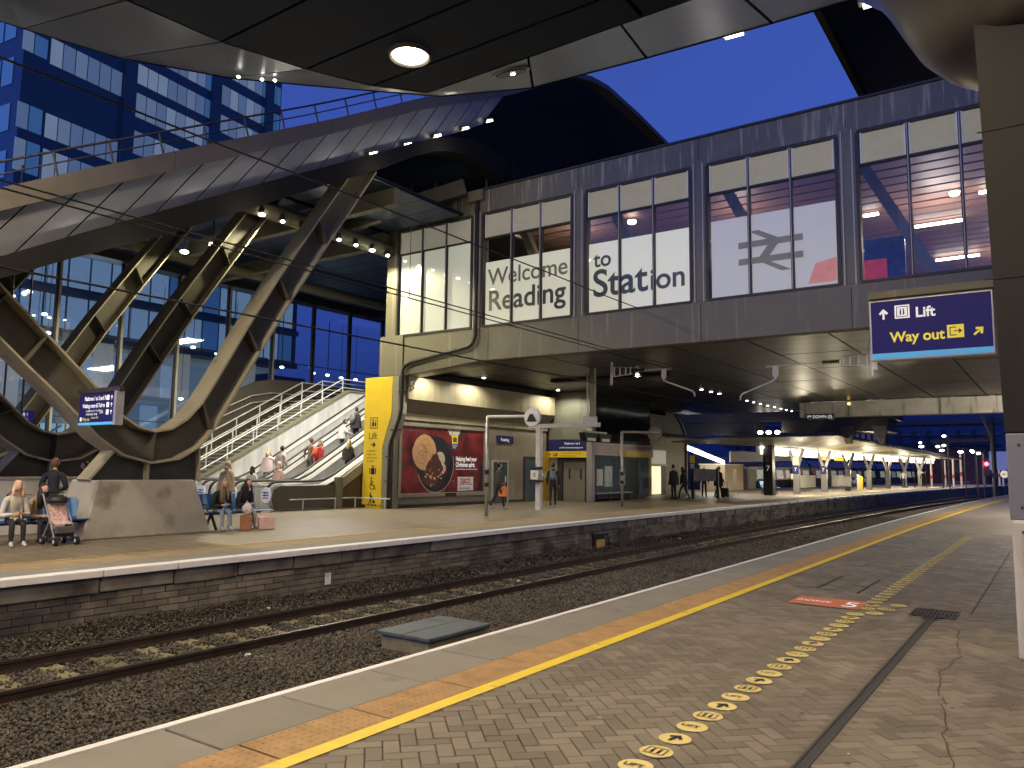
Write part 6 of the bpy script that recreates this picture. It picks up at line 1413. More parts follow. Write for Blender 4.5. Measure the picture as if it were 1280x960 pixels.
b = MB(); sweep(b, [(-16.19, 2.55), (-16.19, 3.12), (-16.25, 3.12), (-16.25, 2.55)], 49.5, 104); b.build('light_box_backing', M_polewhite, fc)
for y, p in ((52, 220), (60, 220), (70, 260), (82, 300), (94, 300)):
    area('island_canopy_light', (-15.6+cx(y), y, 2.95), p*1.5, .3, (1, .87, .62), d=(.25, 0, -1), shape='RECTANGLE', size_y=6)
    point('island_canopy_light', (-14.6+cx(y), y+2.5, 1.9), p*1.0, .3, (1, .87, .62))
for k in range(7):
    y = 56+6.5*k; x = -15.75+cx(y)
    t = thing('canopy_post', ['first', 'second', 'third', 'fourth', 'fifth', 'sixth', 'last'][k]+' grey V headed post of the island canopy counting from the blue bench', 'post', (x, y, 0), 'V headed canopy posts on the island platform')
    b = MB(); b.box(x-.2, x+.2, y-.2, y+.2, 0, 1.7); b.build('post', mat('post_grey', (.22, .21, .20), .5, .2, .1, 2), t, bevel=.02)
    for s in (-1, 1):
        b = MB(); b.beam((x+s*.02, y-.02*s, 1.68), (x+s*.42, y+s*.25, 3.1), .16, .2); b.build('branch', MATS['post_grey'], t)
    if k in (0, 1):
        b = MB(); b.box(x-.22, x+.23, y-.225, y-.202, 1.35, 1.95); b.build('number_plate', M_signblue, t); poly_text('7', .35, (x-.1, y-.228, 1.55), XP, ZP, M_wtext, t)
    if k == 0: b = MB(); b.box(x-.18, x+.2, y-.24, y-.203, 1.98, 2.5); b.build('cream_plate', mat('cream_plate', (.7, .62, .4), .5, 0, .05, 1, emit=(.8, .7, .4), es=.3), t)
t = thing('black_canopy_column', 'thick black square column numbered 7 beside the blue bench on the island platform', 'column', (-15.3, 50.8, 0))
b = MB(); b.box(-15.6, -15.0, 50.5, 51.1, 0, 3.9); b.build('column', M_black, t, bevel=.02); poly_text('7', .5, (-15.4, 50.49, 1.55), XP, ZP, M_film3, t); b = MB(); flat(b, (-15.4, 50.49, 2.1), XP, ZP, rect(0, .2, 0, .22)); b.build('plate', mat('brown_plate', (.12, .07, .05), .5), t)
for k, (px_, y, w, m, q) in enumerate(((-15.0, 62.5, 1.5, 'orange', 'small orange and yellow lit sign hanging in the island canopy'), (-13.4, 66, 2.6, 'yellow', 'larger yellow lit sign hanging in the island canopy'))):
    x = -15.9+cx(y); t = thing('lit_sign', q, 'sign', (x, y, 2.5))
    b = MB(); b.box(x-.05, x+.05, y, y+w*1.6, 2.42, 2.72); b.build('sign_face', mat('lit_'+m, (.8, .6, .05), .5, 0, .05, 1, emit=(.95, .62 if k else .35, .03), es=.9), t)
    b = MB(); b.tube([(x, y+.4, 2.7), (x, y+.4, 3.2)], .02); b.build('hanger', M_dark, t)
# train
tr = thing('train', 'dark blue passenger train standing at the far side of the island platform', 'train', (-24, 100, -1))
for c in range(3):
    y0, y1 = 60+c*23.2, 60+c*23.2+22.9
    for nm_, pr, m in (('car_body', [(-23.2, -.1), (-23.1, .7), (-23.2, 1.9), (-23.6, 2.5), (-25.4, 2.7), (-26, 1.9), (-26, -.1)], mat('train_navy', (.015, .02, .05), .25, .2, .1, 1)), ('underframe', [(-23.4, -.75), (-23.4, -.12), (-25.8, -.12), (-25.8, -.75)], M_black)):
        b = MB(); sweep(b, pr, y0, y1, 5); b.build(nm_, m, tr)
    b = MB(); sweep(b, [(-23.19, 1.96), (-23.17, 1.96), (-23.4, 2.35), (-23.42, 2.35)], y0+.2, y1-.2, 5); b.build('roof_stripe', mat('train_purple', (.06, .045, .16), .3, .2, .1, 1), tr)
    for k in range(9):
        y = y0+1.4+k*2.4; b = MB(); sweep(b, [(-23.11, .85), (-23.08, .85), (-23.16, 1.62), (-23.19, 1.62)], y, y+1.7, 5); b.build('window', random.choice((mat('train_window', (.05, .07, .08), .15, 0, .3, .6, emit=(.16, .2, .2), es=.5), mat('train_window2', (.05, .07, .08), .15, 0, .3, .6, emit=(.28, .32, .28), es=.6))), tr)
    b = MB(); sweep(b, [(-23.09, -.1), (-23.05, -.1), (-23.1, 1.75), (-23.14, 1.75)], y0+5.1, y0+5.75, 5); sweep(b, [(-23.09, -.1), (-23.05, -.1), (-23.1, 1.75), (-23.14, 1.75)], y0+16.9, y0+17.5, 5); b.build('door', M_black, tr)
b = MB(); sweep(b, [(-23.0, -.004), (-22.6, -.004), (-22.6, .003), (-23.0, .003)], 58, 130); 
# platform huts and fences
def hut(x0, x1, y0, y1, h, m, label, door_=True):
    t = thing('platform_hut', label, 'hut', ((x0+x1)/2, (y0+y1)/2, 0))
    b = MB(); b.box(x0, x1, y0, y1, 0, h); b.build('hut_wall', m, t, bevel=.02)
    b = MB(); b.box(x0-.05, x1+.05, y0-.05, y1+.05, h, h+.08); b.build('hut_roof', M_polewhite, t)
    if door_: b = MB(); b.box(x1+.002, x1+.02, (y0+y1)/2-.4, (y0+y1)/2+.4, .05, h*.85); b.build('door_leaf', M_wallup, t)
    return t
M_bei = mat('beige_render', (.50, .41, .28), .7, 0, .08, 1)
hut(-22.6, -20.6, 57.5, 61.6, 1.95, M_bei, 'plain beige hut on the island platform left of the black column')
hut(-22.4, -21.2, 64.5, 66.6, 1.7, mat('grey_cabinet', (.32, .31, .27), .6, 0, .08, 1), 'smaller grey cabinet hut between the beige hut and the black column')
for k, (y0, q) in enumerate(((70, 'left'), (79, 'right'))):
    t = thing('white_railing', 'pale slatted railing behind the blue bench, %s section' % q, 'railing', (-20.5, y0, 0))
    for j in range(9):
        b = MB(); b.box(-20.0+cx(y0), -19.92+cx(y0), y0+j*.6, y0+j*.6+.42, .1, 1.1); b.build('slat', mat('railing_cream', (.6, .58, .48), .6, 0, .05, 2), t)
    b = MB(); b.box(-20.02+cx(y0), -19.90+cx(y0), y0, y0+5.3, 1.1, 1.16); b.build('top_rail', M_polewhite, t)
t = thing('help_point', 'slim white help point post on the island platform', 'post', (-17, 63.5, 0))
b = MB(); b.box(-16.3, -16.1, 60.4, 60.6, 0, 1.3); b.build('post', M_polewhite, t); b = MB(); b.box(-16.55, -16.2, 60.3, 60.39, .95, 1.35); b.build('panel', M_cabw if 'M_cabw' in globals() else M_polewhite, t)
t = thing('yellow_bin_screen', 'bright yellow and white upright screens beside the third canopy post', 'screen', (-16.4, 71, 0))
for k in range(3):
    b = MB(); b.box(-15.5+cx(70)+k*.02, -15.4+cx(70)+k*.02, 70.8+k*.62, 71.2+k*.62, 0, 1.35-.1*k); b.build('screen_panel', M_pylon if k else M_polewhite, t)
t = thing('white_sheet_notice', 'white notice board fixed low on the third canopy post', 'notice board', (-15.3, 68.6, .2))
b = MB(); b.box(-15.75+cx(69)-.25, -15.75+cx(69)+.25, 68.6, 68.7, .35, 1.15); b.build('board', M_polewhite, t); b = MB(); b.box(-15.75+cx(69)-.2, -15.75+cx(69)+.2, 68.72, 68.76, 0, .35); b.build('stand', M_dark, t)
# lit sloping canopy left of the hut
t = thing('lit_link_roof', 'brilliantly lit pale sloping roof beyond the curved end wall', 'roof', (-22, 57, 3))
b = MB(); b.add([(-22, 50, 3.75), (-22, 61.2, 2.28), (-25.5, 63, 3.3), (-25.5, 50, 4.7), (-22, 50, 3.85), (-22, 61.2, 2.38), (-25.5, 63, 3.4), (-25.5, 50, 4.8)], [(0, 1, 2, 3), (7, 6, 5, 4), (0, 4, 5, 1), (1, 5, 6, 2), (2, 6, 7, 3), (3, 7, 4, 0)]); b.build('roof_panel', mat('pale_roof', (.6, .58, .5), .5, 0, .05, 1), t)
b = MB(); b.beam((-21.95, 50.5, 3.48), (-21.95, 61, 2.18), .12, .24); b.build('light_strip', emis('link_glow', (1, .95, .78), 9), t)
facet([(-22.0, 61.5, 2.3), (-22.0, 69, 2.5), (-25, 72, 3.3), (-22.4, 62, 3.3)], .05, 'roof_panel', mat('pale_roof'  , (.6, .58, .5)), t) if False else None
b = MB(); b.add([(-21.5, 61.3, 2.2), (-21.5, 80, 2.55), (-21.5, 80, 3.1), (-21.5, 64.5, 3.15), (-21.5, 61.3, 3.05), (-21.6, 61.3, 2.2), (-21.6, 80, 2.55), (-21.6, 80, 3.1), (-21.6, 64.5, 3.15), (-21.6, 61.3, 3.05)], [(0, 1, 2, 3, 4), (9, 8, 7, 6, 5), (0, 5, 6, 1), (1, 6, 7, 2), (2, 7, 8, 3), (3, 8, 9, 4), (4, 9, 5, 0)]); b.build('roof_fascia', mat('pale_fascia', (.42, .41, .36), .5, 0, .1, 1), t)
point('link_roof_light', (-21.2, 56, 2.5), 120, .2, (1, .92, .74))
t = thing('tensile_frame', 'dark triangular frame with pale rods behind the information stand', 'frame', (-27, 62, 1))
for k in range(6):
    b = MB(); b.tube([(-26, 57.2, 2.4-.02*k), (-26, 57.9+k*.75, .9)], .03); b.build('rod', M_polewhite, t)
b = MB(); b.prism([(55, .9), (63, .9), (62, 1.6), (55.5, 3.0)], 'x', -27, -26.6); b.build('frame_panel', M_offwall, t)
t = thing('red_brick_kiosk', 'low terracotta lit wall with a dark doorway behind the standing couple', 'wall', (-28, 66, 0))
b = MB(); b.box(-30, -28, 60, 73, 0, 1.7); b.build('brick_wall', mat('terracotta', (.38, .14, .08), .6, 0, .2, 1, emit=(.4, .16, .09), es=.3), t)
for y0 in (62.3, 66.5): b = MB(); b.box(-27.99, -27.9, y0, y0+1.1, .1, 1.2); b.build('dark_opening', M_black, t)
t = thing('information_stand', 'dark information stand with grey header board near the curved end wall', 'information board', (-16, 42, 0))
b = MB(); b.box(-16.62, -16.5, 41.0, 41.15, 0, 2.5); b.build('post', M_black, t)
b = MB(); b.box(-15.72, -15.6, 42.4, 42.55, 0, 1.7); b.build('post', M_black, t)
b = MB(); b.add([(-16.5, 41.1, .95), (-15.7, 42.4, .95), (-15.7, 42.4, 1.6), (-16.5, 41.1, 1.65), (-16.53, 41.13, .95), (-15.73, 42.43, .95), (-15.73, 42.43, 1.6), (-16.53, 41.13, 1.65)], [(0, 1, 2, 3), (7, 6, 5, 4), (0, 4, 5, 1), (1, 5, 6, 2), (2, 6, 7, 3), (3, 7, 4, 0)]); b.build('header_board', mat('stand_grey', (.12, .12, .13), .4, 0, .2, 3), t)
b = MB(); b.box(-16.66, -16.40, 40.94, 40.99, 1.95, 2.35); b.build('yellow_notice', M_pylon, t); b = MB(); b.box(-16.62, -16.44, 40.94, 40.99, 1.65, 1.9); b.build('white_notice', M_polewhite, t)

# background buildings beyond
M_navyb = mat('night_navy_facade', (.035, .06, .14), .5, 0, .25, .1); M_darkb = mat('night_dark_facade', (.03, .03, .035), .6, 0, .3, .2)
t = thing('far_building', 'long dark navy building closing the view beyond the platforms', 'building', (-30, 170, 0))
b = MB(); b.box(-75, -6.0, 168, 190, 0, 12.6); b.build('building_wall', M_navyb, t)
for k in range(4):
    b = MB(); b.box(-60, -8.5, 167.4, 167.98, 4.5+k*2.0, 4.9+k*2.0); b.build('balcony_band', M_darkb if k % 2 else mat('band_grey', (.09, .09, .11), .5, 0, .2, .3), t)
for k in range(20):
    b = MB(); b.box(-58+k*2.5, -57.4+k*2.5, 167.2, 167.9, 3.5, 9.5); b.build('pilaster', M_darkb, t)
t = thing('far_terrace', 'dark mid height block with vertical window slots right of the folded canopy', 'building', (-30, 150, 0))
b = MB(); b.box(-45, -26, 148, 160, 0, 9.2); b.build('building_wall', M_darkb, t)
for k in range(8):
    b = MB(); b.box(-33+k*.95, -32.5+k*.95, 147.9, 147.99, 6.0, 8.4); b.build('window', mat('slot_window', (.05, .05, .06), .3, 0, .2, 1, emit=(.06, .06, .08), es=.5), t)
t = thing('brick_building', 'reddish brown brick building with one window behind the red signal', 'building', (-11.5, 135, -1))
b = MB(); b.box(-16.2, -8.4, 130, 140, -1.4, 5.0); b.build('brick_wall', mat('night_brick', (.16, .065, .04), .7, 0, .2, .8), t)
b = MB(); b.box(-12.8, -11.3, 129.9, 129.99, 1.6, 3.0); b.build('window', M_blackgl, t)
b = MB(); b.box(-13.6, -10.6, 129.7, 129.99, .1, .3); b.build('ledge', M_beamc, t); b = MB(); b.box(-16.3, -8.3, 129.8, 140, 5.0, 5.2); b.build('roof_edge', M_darkb, t)
# truss of the north concourse crossing beyond the bridge
t = thing('far_footbridge', 'dark footbridge truss crossing the platforms beyond the canopy', 'footbridge', (-18, 60, 4.2))
b = MB(); b.box(-60, -9.0, 58, 62, 5.2, 8.4); b.build('deck', M_dark, t)
b = MB(); b.box(-60, -18.6, 58.3, 61, 4.3, 5.19); b.build('deck', M_dark, t); b = MB(); b.box(-16.5, -9.4, 58, 62, 4.35, 5.19); b.build('deck', M_brownpan, t)
for x in (-12.0, -9.9):
    b = MB(); b.add([(x-.5, 57.9, 4.7), (x+.5, 57.9, 4.7), (x+.25, 57.9, 3.5), (x-.1, 57.9, 3.5), (x-.5, 58.4, 4.7), (x+.5, 58.4, 4.7), (x+.25, 58.4, 3.5), (x-.1, 58.4, 3.5)], [(0, 1, 2, 3), (7, 6, 5, 4), (0, 4, 5, 1), (1, 5, 6, 2), (2, 6, 7, 3), (3, 7, 4, 0)]); b.build('bracket', M_clad, t)
for k in range(3):
    b = MB(); b.ellip((-17.9+k*.62, 57.5, 4.35), .2, .2, .14, 8, 5); tag(b.build('flood_light', E_white), ['left', 'middle', 'right'][k]+' of three floodlights under the far footbridge', 'floodlight')
# masts, signal, distant lamps
def mast(x, y, h, label, r=.14, m=M_dark, cat='mast'):
    t = thing('catenary_mast', label, cat, (x, y, 0)); b = MB(); b.tube([(x, y, -1.3), (x, y, h)], r, 8); b.build('mast', m, t); return t
t = mast(-4.15, 72, 6.0, 'grey mast standing at the platform edge right of the red signal', .18)
b = MB(); b.beam((-4.15, 72, 4.2), (-8.5, 72, 4.1), .12, .25); b.build('cantilever', M_dark, t)
b = MB(); b.beam((-4.9, 72, 6.4), (-4.2, 72, 4.1), .2, .2); b.build('stay', M_clad, t)
b = MB(); b.box(-4.35, -4.0, 71.8, 71.85, 1.2, 1.6); b.build('plate', M_signblue, t)
t = thing('signal', 'red signal light glowing on a slim post beyond the platform', 'signal', (-7.2, 110, 0))
b = MB(); b.tube([(-7.5, 110, -1), (-7.5, 110, 4.0)], .09); b.build('post', M_polewhite, t)
b = MB(); b.box(-7.45, -6.75, 110, 110.3, 1.3, 3.3); b.build('signal_head', M_black, t)
b = MB(); b.lathe((-7.12, 109.9, 2.65), [(.22, 0), (.22, .1)], 14, axis='y'); b.build('lamp_glow', E_red, t)
point('signal_light', (-7.2, 109.4, 2.65), 30, .1, (1, .03, .03))
t = thing('speed_sign', 'round white speed restriction sign reading 40 beyond the signal', 'sign', (-5, 108, 0))
b = MB(); b.lathe((-5.25, 108, 1.45), [(.42, 0), (.42, .05)], 20, axis='y'); b.build('disc', mat('speed_disc', (.8, .75, .6), .5, 0, .03, 2, emit=(.95, .85, .6), es=.6), t)
b = MB(); b.tube([(-5.25, 108.1, -1), (-5.25, 108.1, 1.3)], .05); b.build('post', M_dark, t); poly_text('40', .42, (-5.5, 107.98, 1.3), XP, ZP, M_black, t)
t = thing('blue_hoarding', 'pale blue panel sign beside the dark column in the distance', 'sign', (-5, 95, 2))
b = MB(); b.box(-5.9, -4.0, 95, 95.1, 1.9, 3.8); b.build('panel', mat('pale_blue_panel', (.12, .16, .32), .5, 0, .15, .8, emit=(.14, .17, .4), es=.5), t)
b = MB(); b.tube([(-4.3, 95.2, -1), (-4.3, 95.2, 3.8)], .07); b.build('post', M_dark, t)
lp = sorted([(-11.5, 90, 4.2), (-10.0, 90, 4.2), (-9.4, 90, 5.25), (-9.45, 90, 4.3), (-8.0, 90, 3.65), (-6.95, 90, 3.65), (-6.45, 90, 3.5), (-12.6, 90, 3.6), (-7.5, 96, 3.9), (-10.3, 96, 3.95), (-13.9, 108, 5.2)], key=lambda p: p[0]/p[1])
for k, (x, y, z) in enumerate(lp):
    t = thing('platform_lamp', '%s distant white lamp from the left above the far end of the platforms' % ordinal(k+1), 'lamp', (x, y, z), 'distant lamps at the far end of the station')
    b = MB(); b.ellip((x, y, z), .24 if k in (2, 4, 7) else .18, .2, .12, 8, 5); b.build('lamp_glow', E_white, t)
    b = MB(); b.tube([(x+.3, y, z+.1), (x+.34, y+.1, -.9)], .05, 6); b.build('pole', M_dark, t)
for k, (x, y, h) in enumerate(sorted(((-9.3, 104, 3.9), (-7.6, 112, 3.9), (-5.6, 112, 3.4), (-11.4, 96, 3.0), (-9.7, 100, 3.2), (-10.9, 104, 3.0), (-6.3, 118, 3.6)), key=lambda p: p[0]/p[1])):
    t = thing('marker_post', '%s slim pale post with a red band from the left at the far platform end' % ordinal(k+1), 'post', (x, y, 0), 'slim posts at the far platform end')
    b = MB(); b.tube([(x, y, 0), (x, y, h)], .10, 8); b.build('post', mat('pale_post', (.6, .5, .42), .6, 0, .05, 2, emit=(.5, .38, .3), es=.25), t)
    b = MB(); b.tube([(x, y, h*.3), (x, y, h*.42)], .13, 8); b.build('band', mat('red_band', (.5, .06, .05), .6), t)
t = thing('gantry', 'dark overhead line gantry with pale portal spanning the far tracks', 'gantry', (-9, 84, 0))
for x in (-21.5, -1.5): b = MB(); b.beam((x, 125, -1.2), (x, 125, 9), .4, .4, up=(0, 1, 0)); b.build('leg', M_dark, t)
b = MB(); b.beam((-22, 125, 8.7), (-1, 125, 8.7), .4, .6); b.build('boom', M_dark, t)
for k in range(5): b = MB(); b.beam((-20+k*4, 125, 8.5), (-20+k*4, 125, 6.5), .15, .15, up=(0, 1, 0)); b.build('drop_tube', M_dark, t)
for y, p in ((88, 150), (100, 200), (116, 200)):
    area('far_platform_light', (-9.5, y, 4.5), p, .5, (1, .72, .52))

# ================================================================== BENCHES
def bench(x, y, n, label, rot=0.0, skipback=()):
    # seats in a row along +Y, facing +X, origin at first seat's corner
    t = thing('bench', label, 'bench', (x, y, 0))
    W_ = .56
    for k in range(n):
        y0 = y+k*W_+.02; y1 = y0+W_-.05
        m = MB()
        prof_ = [(.03, .44), (.12, .415), (.35, .42), (.46, .45), (.49, .435)]
        m.add([(x+a, y0, z) for a, z in prof_]+[(x+a, y1, z) for a, z in prof_]+[(x+a, y0, z-.02) for a, z in prof_]+[(x+a, y1, z-.02) for a, z in prof_],
              [(i, i+1, 6+i, 5+i) for i in range(4)]+[(10+i, 15+i, 16+i, 11+i) for i in range(4)]+[(i, 10+i, 11+i, i+1) for i in range(4)]+[(5+i, 6+i, 16+i, 15+i) for i in range(4)])
        m.build('seat', M_bluemet, t)
        m = MB(); 
        for j in range(4):
            ya = y0+j*(y1-y0)/4+.006; yb = y0+(j+1)*(y1-y0)/4-.006
            m.add([(x+.02, ya, .47), (x+.02, yb, .47), (x-.10, yb, .86), (x-.10, ya, .86), (x-.0, ya, .47), (x-.0, yb, .47), (x-.12, yb, .86), (x-.12, ya, .86)], [(0, 1, 2, 3), (7, 6, 5, 4), (0, 4, 5, 1), (2, 6, 7, 3), (0, 3, 7, 4), (1, 5, 6, 2)], j % 2)
        m.build('backrest', [M_bluemet, M_bluelt], t)
        if k in (0, n-1) or k % 2 == 0:
            m = MB(); m.tube([(x+.05, y0-.02, .46), (x+.05, y0-.02, .62), (x+.32, y0-.02, .62), (x+.38, y0-.02, .47)], .018, 6); m.build('armrest', M_dark, t)
    m = MB(); m.box(x+.12, x+.20, y, y+n*W_, .36, .41); m.build('beam', M_dark, t)
    for yy in (y+.25, y+n*W_-.3):
        m = MB(); m.beam((x+.16, yy, .38), (x-.06, yy, .0), .05, .05, up=(0, 1, 0)); m.build('leg', M_dark, t)
        m = MB(); m.beam((x+.16, yy, .38), (x+.40, yy, .0), .05, .05, up=(0, 1, 0)); m.build('leg', M_dark, t)
    return t
bench(-16.9, 5.0, 6, 'long blue metal bench with a pushchair in front at the left edge')
bench(-17.1, 11.25, 3, 'blue metal bench with two seated women beside the concrete plinth')
bench(-16.2, 51.9, 5, 'blue bench between the black column and the first V headed post')
bench(-16.6, 87.5, 3, 'distant blue bench near the far end of the island canopy')
bench(-16.3, 79.0, 3, 'distant bench with slumped travellers under the yellow sign')

# ================================================================== PEOPLE
SKIN = mat('skin', (.52, .31, .22), .5, 0, .04, 6)
def seg_d(P, A, B):
    AB = B-A; t = np.clip(((P-A)@AB)/max(1e-9, AB@AB), 0, 1); return np.linalg.norm(P-(A+t[:, None]*AB), axis=1)
def cloth(nm_, c, r=.75): return mat('cloth_'+nm_, c, r, 0, .18, 5, .3, 60)
def person(loc, yaw, label, h=1.72, pose='stand', top=(.02, .02, .025), legs=(.02, .022, .03), shoes=(.03, .03, .03), hair=(.05, .03, .02), hairlen=0, bulk=1.0, arms=None, coat=0, hood=None, headtilt=0.0, group=None, zoff=0.0, skin=None):
    s = h/1.75
    t = thing('person', label, 'person', (0, 0, 0), group)
    V = []; E = []; R = []; Mi = []
    def v(p, r, par=None, mi=0):
        V.append(Vector(p)*s); R.append(r*s); i = len(V)-1
        if par is not None: E.append((par, i)); Mi.append(mi)
        return i
    # material slots: 0 top, 1 legs, 2 shoes, 3 skin
    sit = pose == 'sit'
    pz = .50 if sit else .95
    lean = .18 if sit else 0.02
    pel = v((0, 0, pz), .125)
    wai = v((0, lean*.3, pz+.16), .115*bulk, pel, 0)
    che = v((0, lean*.7, pz+.36), .135*bulk, wai, 0)
    nb = v((0, lean, pz+.50), .085, che, 0)
    nk = v((0, lean+.015, pz+.585), .048, nb, 3)
    hd = v((0, lean+.04+headtilt*.3, pz+.655), .05, nk, 3)
    arms = arms or {}
    for sx in (-1, 1):
        if sit:
            kn = (sx*.10, .44, .48); an = (sx*.11, .44+arms.get('foot', 0.0), .08); hp = (sx*.09, .05, .49)
        elif pose == 'walk':
            f = sx*arms.get('stride', .26)
            hp = (sx*.085, 0, .90); kn = (sx*.09, f*.55+.04, .50); an = (sx*.09, f-(.06 if f < 0 else 0), .10 if f > 0 else .14)
        else:
            hp = (sx*.085, 0, .90); kn = (sx*.10, .02, .50); an = (sx*.115, 0, .09)
        a = v(hp, .095 if not sit else .09, pel, 1); b = v(kn, .062, a, 1); mid = v(tuple((kn[i]*.55+an[i]*.45) for i in range(3)), .058, b, 1)
        c = v(an, .042, mid, 1); 
        v((an[0], an[1]-.05, .045), .036, c, 2); d = v((an[0]+sx*.01, an[1]+.09, .04), .04, c, 2); v((an[0]+sx*.015, an[1]+.17, .03), .03, d, 2)
        sh = v((sx*.165*(.6+.4*bulk), lean*.95, pz+.46), .065*bulk, nb, 0)
        el, wr = arms.get('L' if sx < 0 else 'R', ((sx*.24, -.02, pz+.18), (sx*.25, .09, pz-.06)))
        e = v(el, .050*bulk, sh, 0); fm = v(tuple((el[i]*.5+wr[i]*.5) for i in range(3)), .043*bulk, e, 0); w = v(wr, .030, fm, 0)
        d_ = (Vector(wr)-Vector(el)).normalized(); side = d_.cross(Vector((sx, 0, 0.2))).normalized()
        pa = v(tuple(Vector(wr)+d_*.055), .030, w, 3)
        for k in range(4):
            off = side*(k-1.5)*.019
            f1 = v(tuple(Vector(wr)+d_*(.105-.006*abs(k-1.5))+off), .0095, pa, 3); v(tuple(Vector(wr)+d_*(.15-.008*abs(k-1.5))+off+Vector((-sx*.012, .008, 0))), .008, f1, 3)
        v(tuple(Vector(wr)+d_*.075+side*.045), .0105, pa, 3)
    me = bpy.data.meshes.new('body'); me.from_pydata(V, E, []); ob = bpy.data.objects.new('body', me); COL.objects.link(ob)
    md = ob.modifiers.new('skin', 'SKIN'); md.use_smooth_shade = True; md.branch_smoothing = .4
    for i, q in enumerate(me.skin_vertices[0].data): q.radius = (R[i], R[i]*(.78 if i in (pel, wai, che) else 1)); q.use_root = (i == 0)
    sd = ob.modifiers.new('sub', 'SUBSURF'); sd.levels = 1; sd.render_levels = 1
    bpy.context.view_layer.update()
    m2 = bpy.data.meshes.new_from_object(ob.evaluated_get(bpy.context.evaluated_depsgraph_get()))
    ob.modifiers.clear(); bpy.data.objects.remove(ob); bpy.data.meshes.remove(me)
    # head joined into the same mesh
    hb = MB(); hc = Vector((0, lean+.05+headtilt*.5, pz+.735-abs(headtilt)*.12))*s
    def hf(p):
        p = p.copy()
        if p.z < 0: p.x *= 1+.28*p.z; 
        if p.z < -.2: p.y = p.y*(1+.12*p.z)+.0
        nose = math.exp(-((p.x/.17)**2+((p.z+.12)/.2)**2)) if p.y > 0 else 0
        p.y += .20*nose
        eye = sum(math.exp(-(((p.x-e)/.16)**2+((p.z-.10)/.10)**2)) for e in (-.36, .36)) if p.y > 0 else 0
        p.y -= .07*eye
        return Matrix.Rotation(-headtilt*1.6, 3, 'X') @ p
    hb.ellip(hc, .076*s, .094*s, .118*s, 20, 16, fn=hf)
    nface = len(hb.f)
    for e in (-1, 1): hb.ellip(hc+Matrix.Rotation(-headtilt*1.6, 3, 'X')@Vector((e*.029, .083, .012))*s, .011*s, .006*s, .006*s, 6, 4)
    mth = len(hb.f); hb.ellip(hc+Matrix.Rotation(-headtilt*1.6, 3, 'X')@Vector((0, .083, -.052))*s, .022*s, .006*s, .005*s, 6, 4)
    for e in (-1, 1): hb.ellip(hc+Vector((e*.077, -.005, -.0))*s, .010*s, .02*s, .03*s, 6, 5)
    co = np.array([q.co[:] for q in m2.vertices]); fs = [tuple(p.vertices) for p in m2.polygons]
    cen = np.array([np.mean(co[list(f)], axis=0) for f in fs])
    D = np.stack([seg_d(cen, np.array(V[a]), np.array(V[b]))/(R[a]+R[b]) for a, b in E], 1); idx = np.array(Mi)[D.argmin(1)]
    allv = co.tolist()+[tuple(p) for p in hb.v]; o_ = len(co)
    allf = fs+[tuple(i+o_ for i in f) for f in hb.f]
    midx = list(idx)+[3]*nface+[4]*(mth-nface)+[5]*24+[3]*(len(hb.f)-mth-24)
    me = bpy.data.meshes.new('body'); me.from_pydata(allv, [], allf)
    tc = cloth('%02x%02x%02x' % tuple(int(c*255) for c in top), top); lc = cloth('%02x%02x%02x' % tuple(int(c*255) for c in legs), legs); sc = cloth('s%02x%02x%02x' % tuple(int(c*255) for c in shoes), shoes, .5)
    for m in (tc, lc, sc, skin or SKIN, M_black, mat('lips', (.35, .12, .1), .5)): me.materials.append(m)
    me.polygons.foreach_set('material_index', [int(x) for x in midx]); me.polygons.foreach_set('use_smooth', [True]*len(allf)); me.update()
    bpy.data.meshes.remove(m2)
    b_ = bpy.data.objects.new('body', me); COL.objects.link(b_); b_.parent = t
    def child(mb, nm_, m, smooth=True):
        mm_ = mb.mesh(nm_, m, (0, 0, 0), smooth); o = bpy.data.objects.new(nm_, mm_); COL.objects.link(o); o.parent = t; return o
    hm = mat('hair_%02x%02x%02x' % tuple(int(c*255) for c in hair), hair, .6, 0, .3, 40)
    m = MB(); Rt = Matrix.Rotation(-headtilt*1.6, 3, 'X')
    m.ellip(hc+Rt@Vector((0, -.022, .022))*s, .085*s, .096*s, .117*s, 16, 12)
    # cut the face side back by pushing front verts in
    m.v = [(x, (min(y, hc.y+(.055 if z > hc.z+.06*s else -.005)*s)), z) for x, y, z in m.v]
    if hairlen:
        m.tube([hc+Vector((0, -.055, .03))*s, hc+Vector((0, -.085, -.10))*s, hc+Vector((0, -.095, -.10-hairlen*.5))*s, hc+Vector((0, -.085, -.10-hairlen))*s], [.075*s, .085*s, .09*s, .05*s], 10)
        for e in (-1, 1): m.tube([hc+Vector((e*.07, .0, .03))*s, hc+Vector((e*.085, .02, -.10))*s, hc+Vector((e*.09, .05, -.10-hairlen*.8))*s], [.025*s, .035*s, .02*s], 8)
    child(m, 'hair', hm)
    if hood is not None:
        m = MB(); m.ellip(hc+Vector((0, -.03, .01))*s, .105*s, .12*s, .145*s, 14, 10); m.v = [(x, min(y, hc.y+.02*s), z) for x, y, z in m.v]; child(m, 'hood', cloth('h%02x%02x%02x' % tuple(int(c*255) for c in hood), hood))
